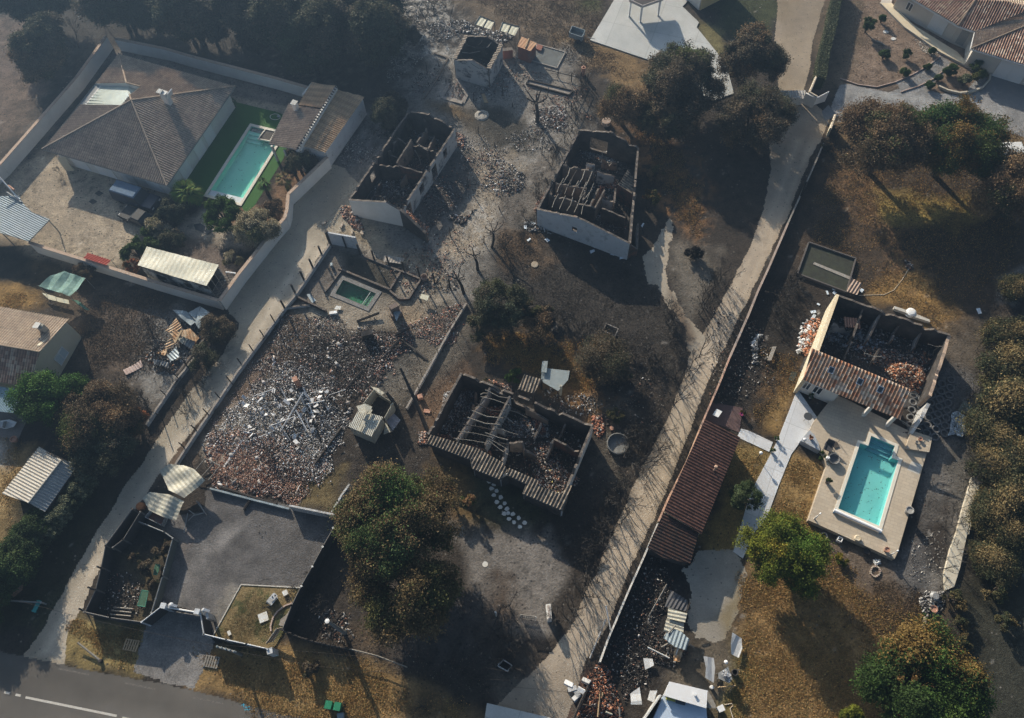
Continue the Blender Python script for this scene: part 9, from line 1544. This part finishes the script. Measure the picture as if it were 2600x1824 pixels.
P2=Q(2,3,'1560,1430 1912,1530 1930,1760 1440,1700',1.2);MB().prism(P2,.5,1.2).build('deck',mat('pale_blue_deck',(.38,.46,.56),(.44,.51,.60),scale=1,fine=.08,rough=.4),wt_);wall(mb:=MB(),q(2,3,1540,1420,1.6),q(2,3,1390,1640,1.6),1.6,.12,mi=(0,0,0));mb.build('side_rail',FW,wt_)
for x,y in((1620,1450),(1700,1480)):MB().box(q(2,3,x,y,1.4),(.7,.3,.3),-.3).build('windscreen',GLS if x>1650 else mat('yellow_bag',(.35,.33,.08)),wt_)
P=Q(2,3,'1925,1380 1990,1505 1985,1530 1915,1525',.8);MB().slab(P,.05).build('board',WOODG,label='grey board right of the camper',cat='board');t=thing('white_cabinet','white open cabinet frame at the right of the camper','cabinet',q(2,3,2030,1530));MB().slab(Q(2,3,'1995,1520 2045,1495 2068,1545 2020,1565',.7),.05).build('top',PAN,t);MB().prism(inset(Q(2,3,'1995,1520 2045,1495 2068,1545 2020,1565',.6),.05),0,.6).build('body',SMW,t)
MB().lathe(q(2,3,1950,1360),[(.14,0),(.15,.4),(.12,.42)],12).build('white_bucket',PAN,label='white bucket at the corner of the camper',cat='bucket');mb=MB();mb.tube([q(2,3,2060,1500,.05),q(2,3,2120,1490,.05),q(2,3,2130,1510,.05),q(2,3,2105,1530,.05),q(2,3,2130,1611,.05)],.03,5);mb.build('hose',MATS['cream_tile'],label='pink white hose on the grass right of the camper',cat='hose')
t=thing('white_wreck','white crumpled appliances at the lane end beside the orange rubble','wreckage',q(2,3,850,1380));rg=random.Random(3)
for i,(x,y)in enumerate(((785,1330),(815,1370),(850,1400),(890,1385),(850,1440),(930,1310))):MB().box(q(2,3,x,y,.4),(.7,.35,.3),rg.uniform(-1,1),tilt=(rg.gauss(0,.3),rg.gauss(0,.3))).build('casing',(PAN,SMK,STEEL)[i%3],t)
for i,(x0,y0,x1,y1)in enumerate(((1045,1370,1025,1600),(1065,1400,1060,1440),(1200,1520,1205,1600),(1090,1560,1140,1580),(900,1500,1010,1520))):MB().tube([q(2,3,x0,y0,.6),q(2,3,x1,y1,.5)],.07,4).build('beam',(WOOD,WOOD,WOODG,CREAMS,WOODB)[i],label=['long tan beam standing out of the orange rubble','short tan beam in the orange rubble','grey beam at the right of the orange rubble','cream board in the orange rubble','black beam at the left of the orange rubble'][i],cat='beam')
MB().tube([q(2,3,960,1320,.5),q(2,3,850,1560,.5),q(2,3,820,1640,.5)],.12,5).build('charred_beam',WOODB,label='black beam along the left edge of the orange rubble',cat='beam')
mb=MB();mb.prism(Q(2,3,'120,1490 400,1555 640,1611 640,1900 60,1900',0),-.02,.5);mb.build('loading_slab',CON,label='pale slab cut off by the bottom edge beside the lane',kind='structure')
t=thing('burnt_fence','burnt fence with ragged uprights along the roadside verge','fence',q(1,3,700,1000));mb=MB();pp=[q(1,3,*p,.9)for p in((400,900),(560,965),(740,1010),(930,1045),(1150,1100),(1400,1195))]
for a,b in zip(pp,pp[1:]):mb.tube([a,b],.05,4)
mb.build('rail',WOODG,t)
for i in range(16):s=i/15*2.9;k=int(s);p=lerp(pp[k],pp[k+1],s-k);hh_=random.Random(i).uniform(1.0,1.9);MB().box((p.x,p.y,hh_/2),(.28,.08,hh_),-.2).build('board',WOODB,t)
rubble('debris',O('545,1160 620,1180 640,1250 560,1200'),6,.06,.16,[(.05,.045,.04,1)],0,'few dark scraps on the gravel court',98)
rubble('white_gravel',Q(3,0,'1350,320 1480,370 1560,430 1540,480 1420,420',0),160,.05,.16,[(.5,.47,.42,1)],.03,'pale stones edging the cream terrace',99)
t=thing('stone_bed','curved pale stone edging of the round bed before the garage','edging',q(3,0,1780,690));pl=[q(3,0,*p,.3)for p in((1560,700),(1640,735),(1730,755),(1830,745),(1920,710),(1975,650),(1985,600))];mb=MB()
for a,b in zip(pl,pl[1:]):wall(mb,a,b,.3,.2,mi=(0,0,0))
mb.build('kerb',mat('pale_stone',(.42,.37,.29),(.5,.45,.37),scale=5,fine=.25),t)
for i,(x,y)in enumerate(((1122,263),(1186,320))):p=q(3,0,x,y);MB().prism([(p.x+math.cos(k)*.36,p.y+math.sin(k)*.26)for k in(0,1.1,2.0,3.3,4.3,5.3)],-.02,.05).build('stone_slab',WST,label=('square pale slab in the bare front garden','oval pale slab in the bare front garden')[i],cat='slab')
mb=MB();pl=[q(3,0,*p,.3)for p in((1015,315),(1050,335),(1100,350),(1115,365))]
for a,b in zip(pl,pl[1:]):wall(mb,a,b,.3,.15,.05,mi=(0,0,0))
mb.build('log',WOODG,label='curved log in the bare front garden',cat='log')
for lab,s in(('pinkish gravel path edging, upper side',((750,640),(900,690),(1050,710),(1200,670),(1340,610),(1480,530),(1570,460))),('pinkish gravel path edging, lower side',((1250,750),(1400,700),(1520,640),(1600,570),(1660,515)))):
 mb=MB();pl=[q(3,0,*p,.12)for p in s]
 for a,b in zip(pl,pl[1:]):wall(mb,a,b,.12,.1,mi=(0,0,0))
 mb.build('edging',MATS['pinkish_kerb'],label=lab,cat='edging')
rough_sheet('garden_path',Q(3,0,'1200,670 1340,610 1480,530 1570,460 1660,515 1600,570 1520,640 1400,700 1250,750'),.010,(.20,.195,.19),[],wob=.05,m=GRF,label='slanting gravel path to the cream terrace')
for x,y in((1745,735),):pass
hz_m=bpy.data.materials.new('haze');hz_m.use_nodes=True;nt=hz_m.node_tree;nt.nodes.clear();out=nd(nt,'ShaderNodeOutputMaterial');pv=nd(nt,'ShaderNodeVolumePrincipled');pv.inputs['Color'].default_value=(.38,.62,1.0,1);pv.inputs['Density'].default_value=HAZE;pv.inputs['Anisotropy'].default_value=.78;nt.links.new(pv.outputs[0],out.inputs['Volume'])
if HAZE>0:
 mb=MB();mb.box((0,40,35),(3600,3600,72));hb=mb.build('haze',hz_m,kind='stuff')
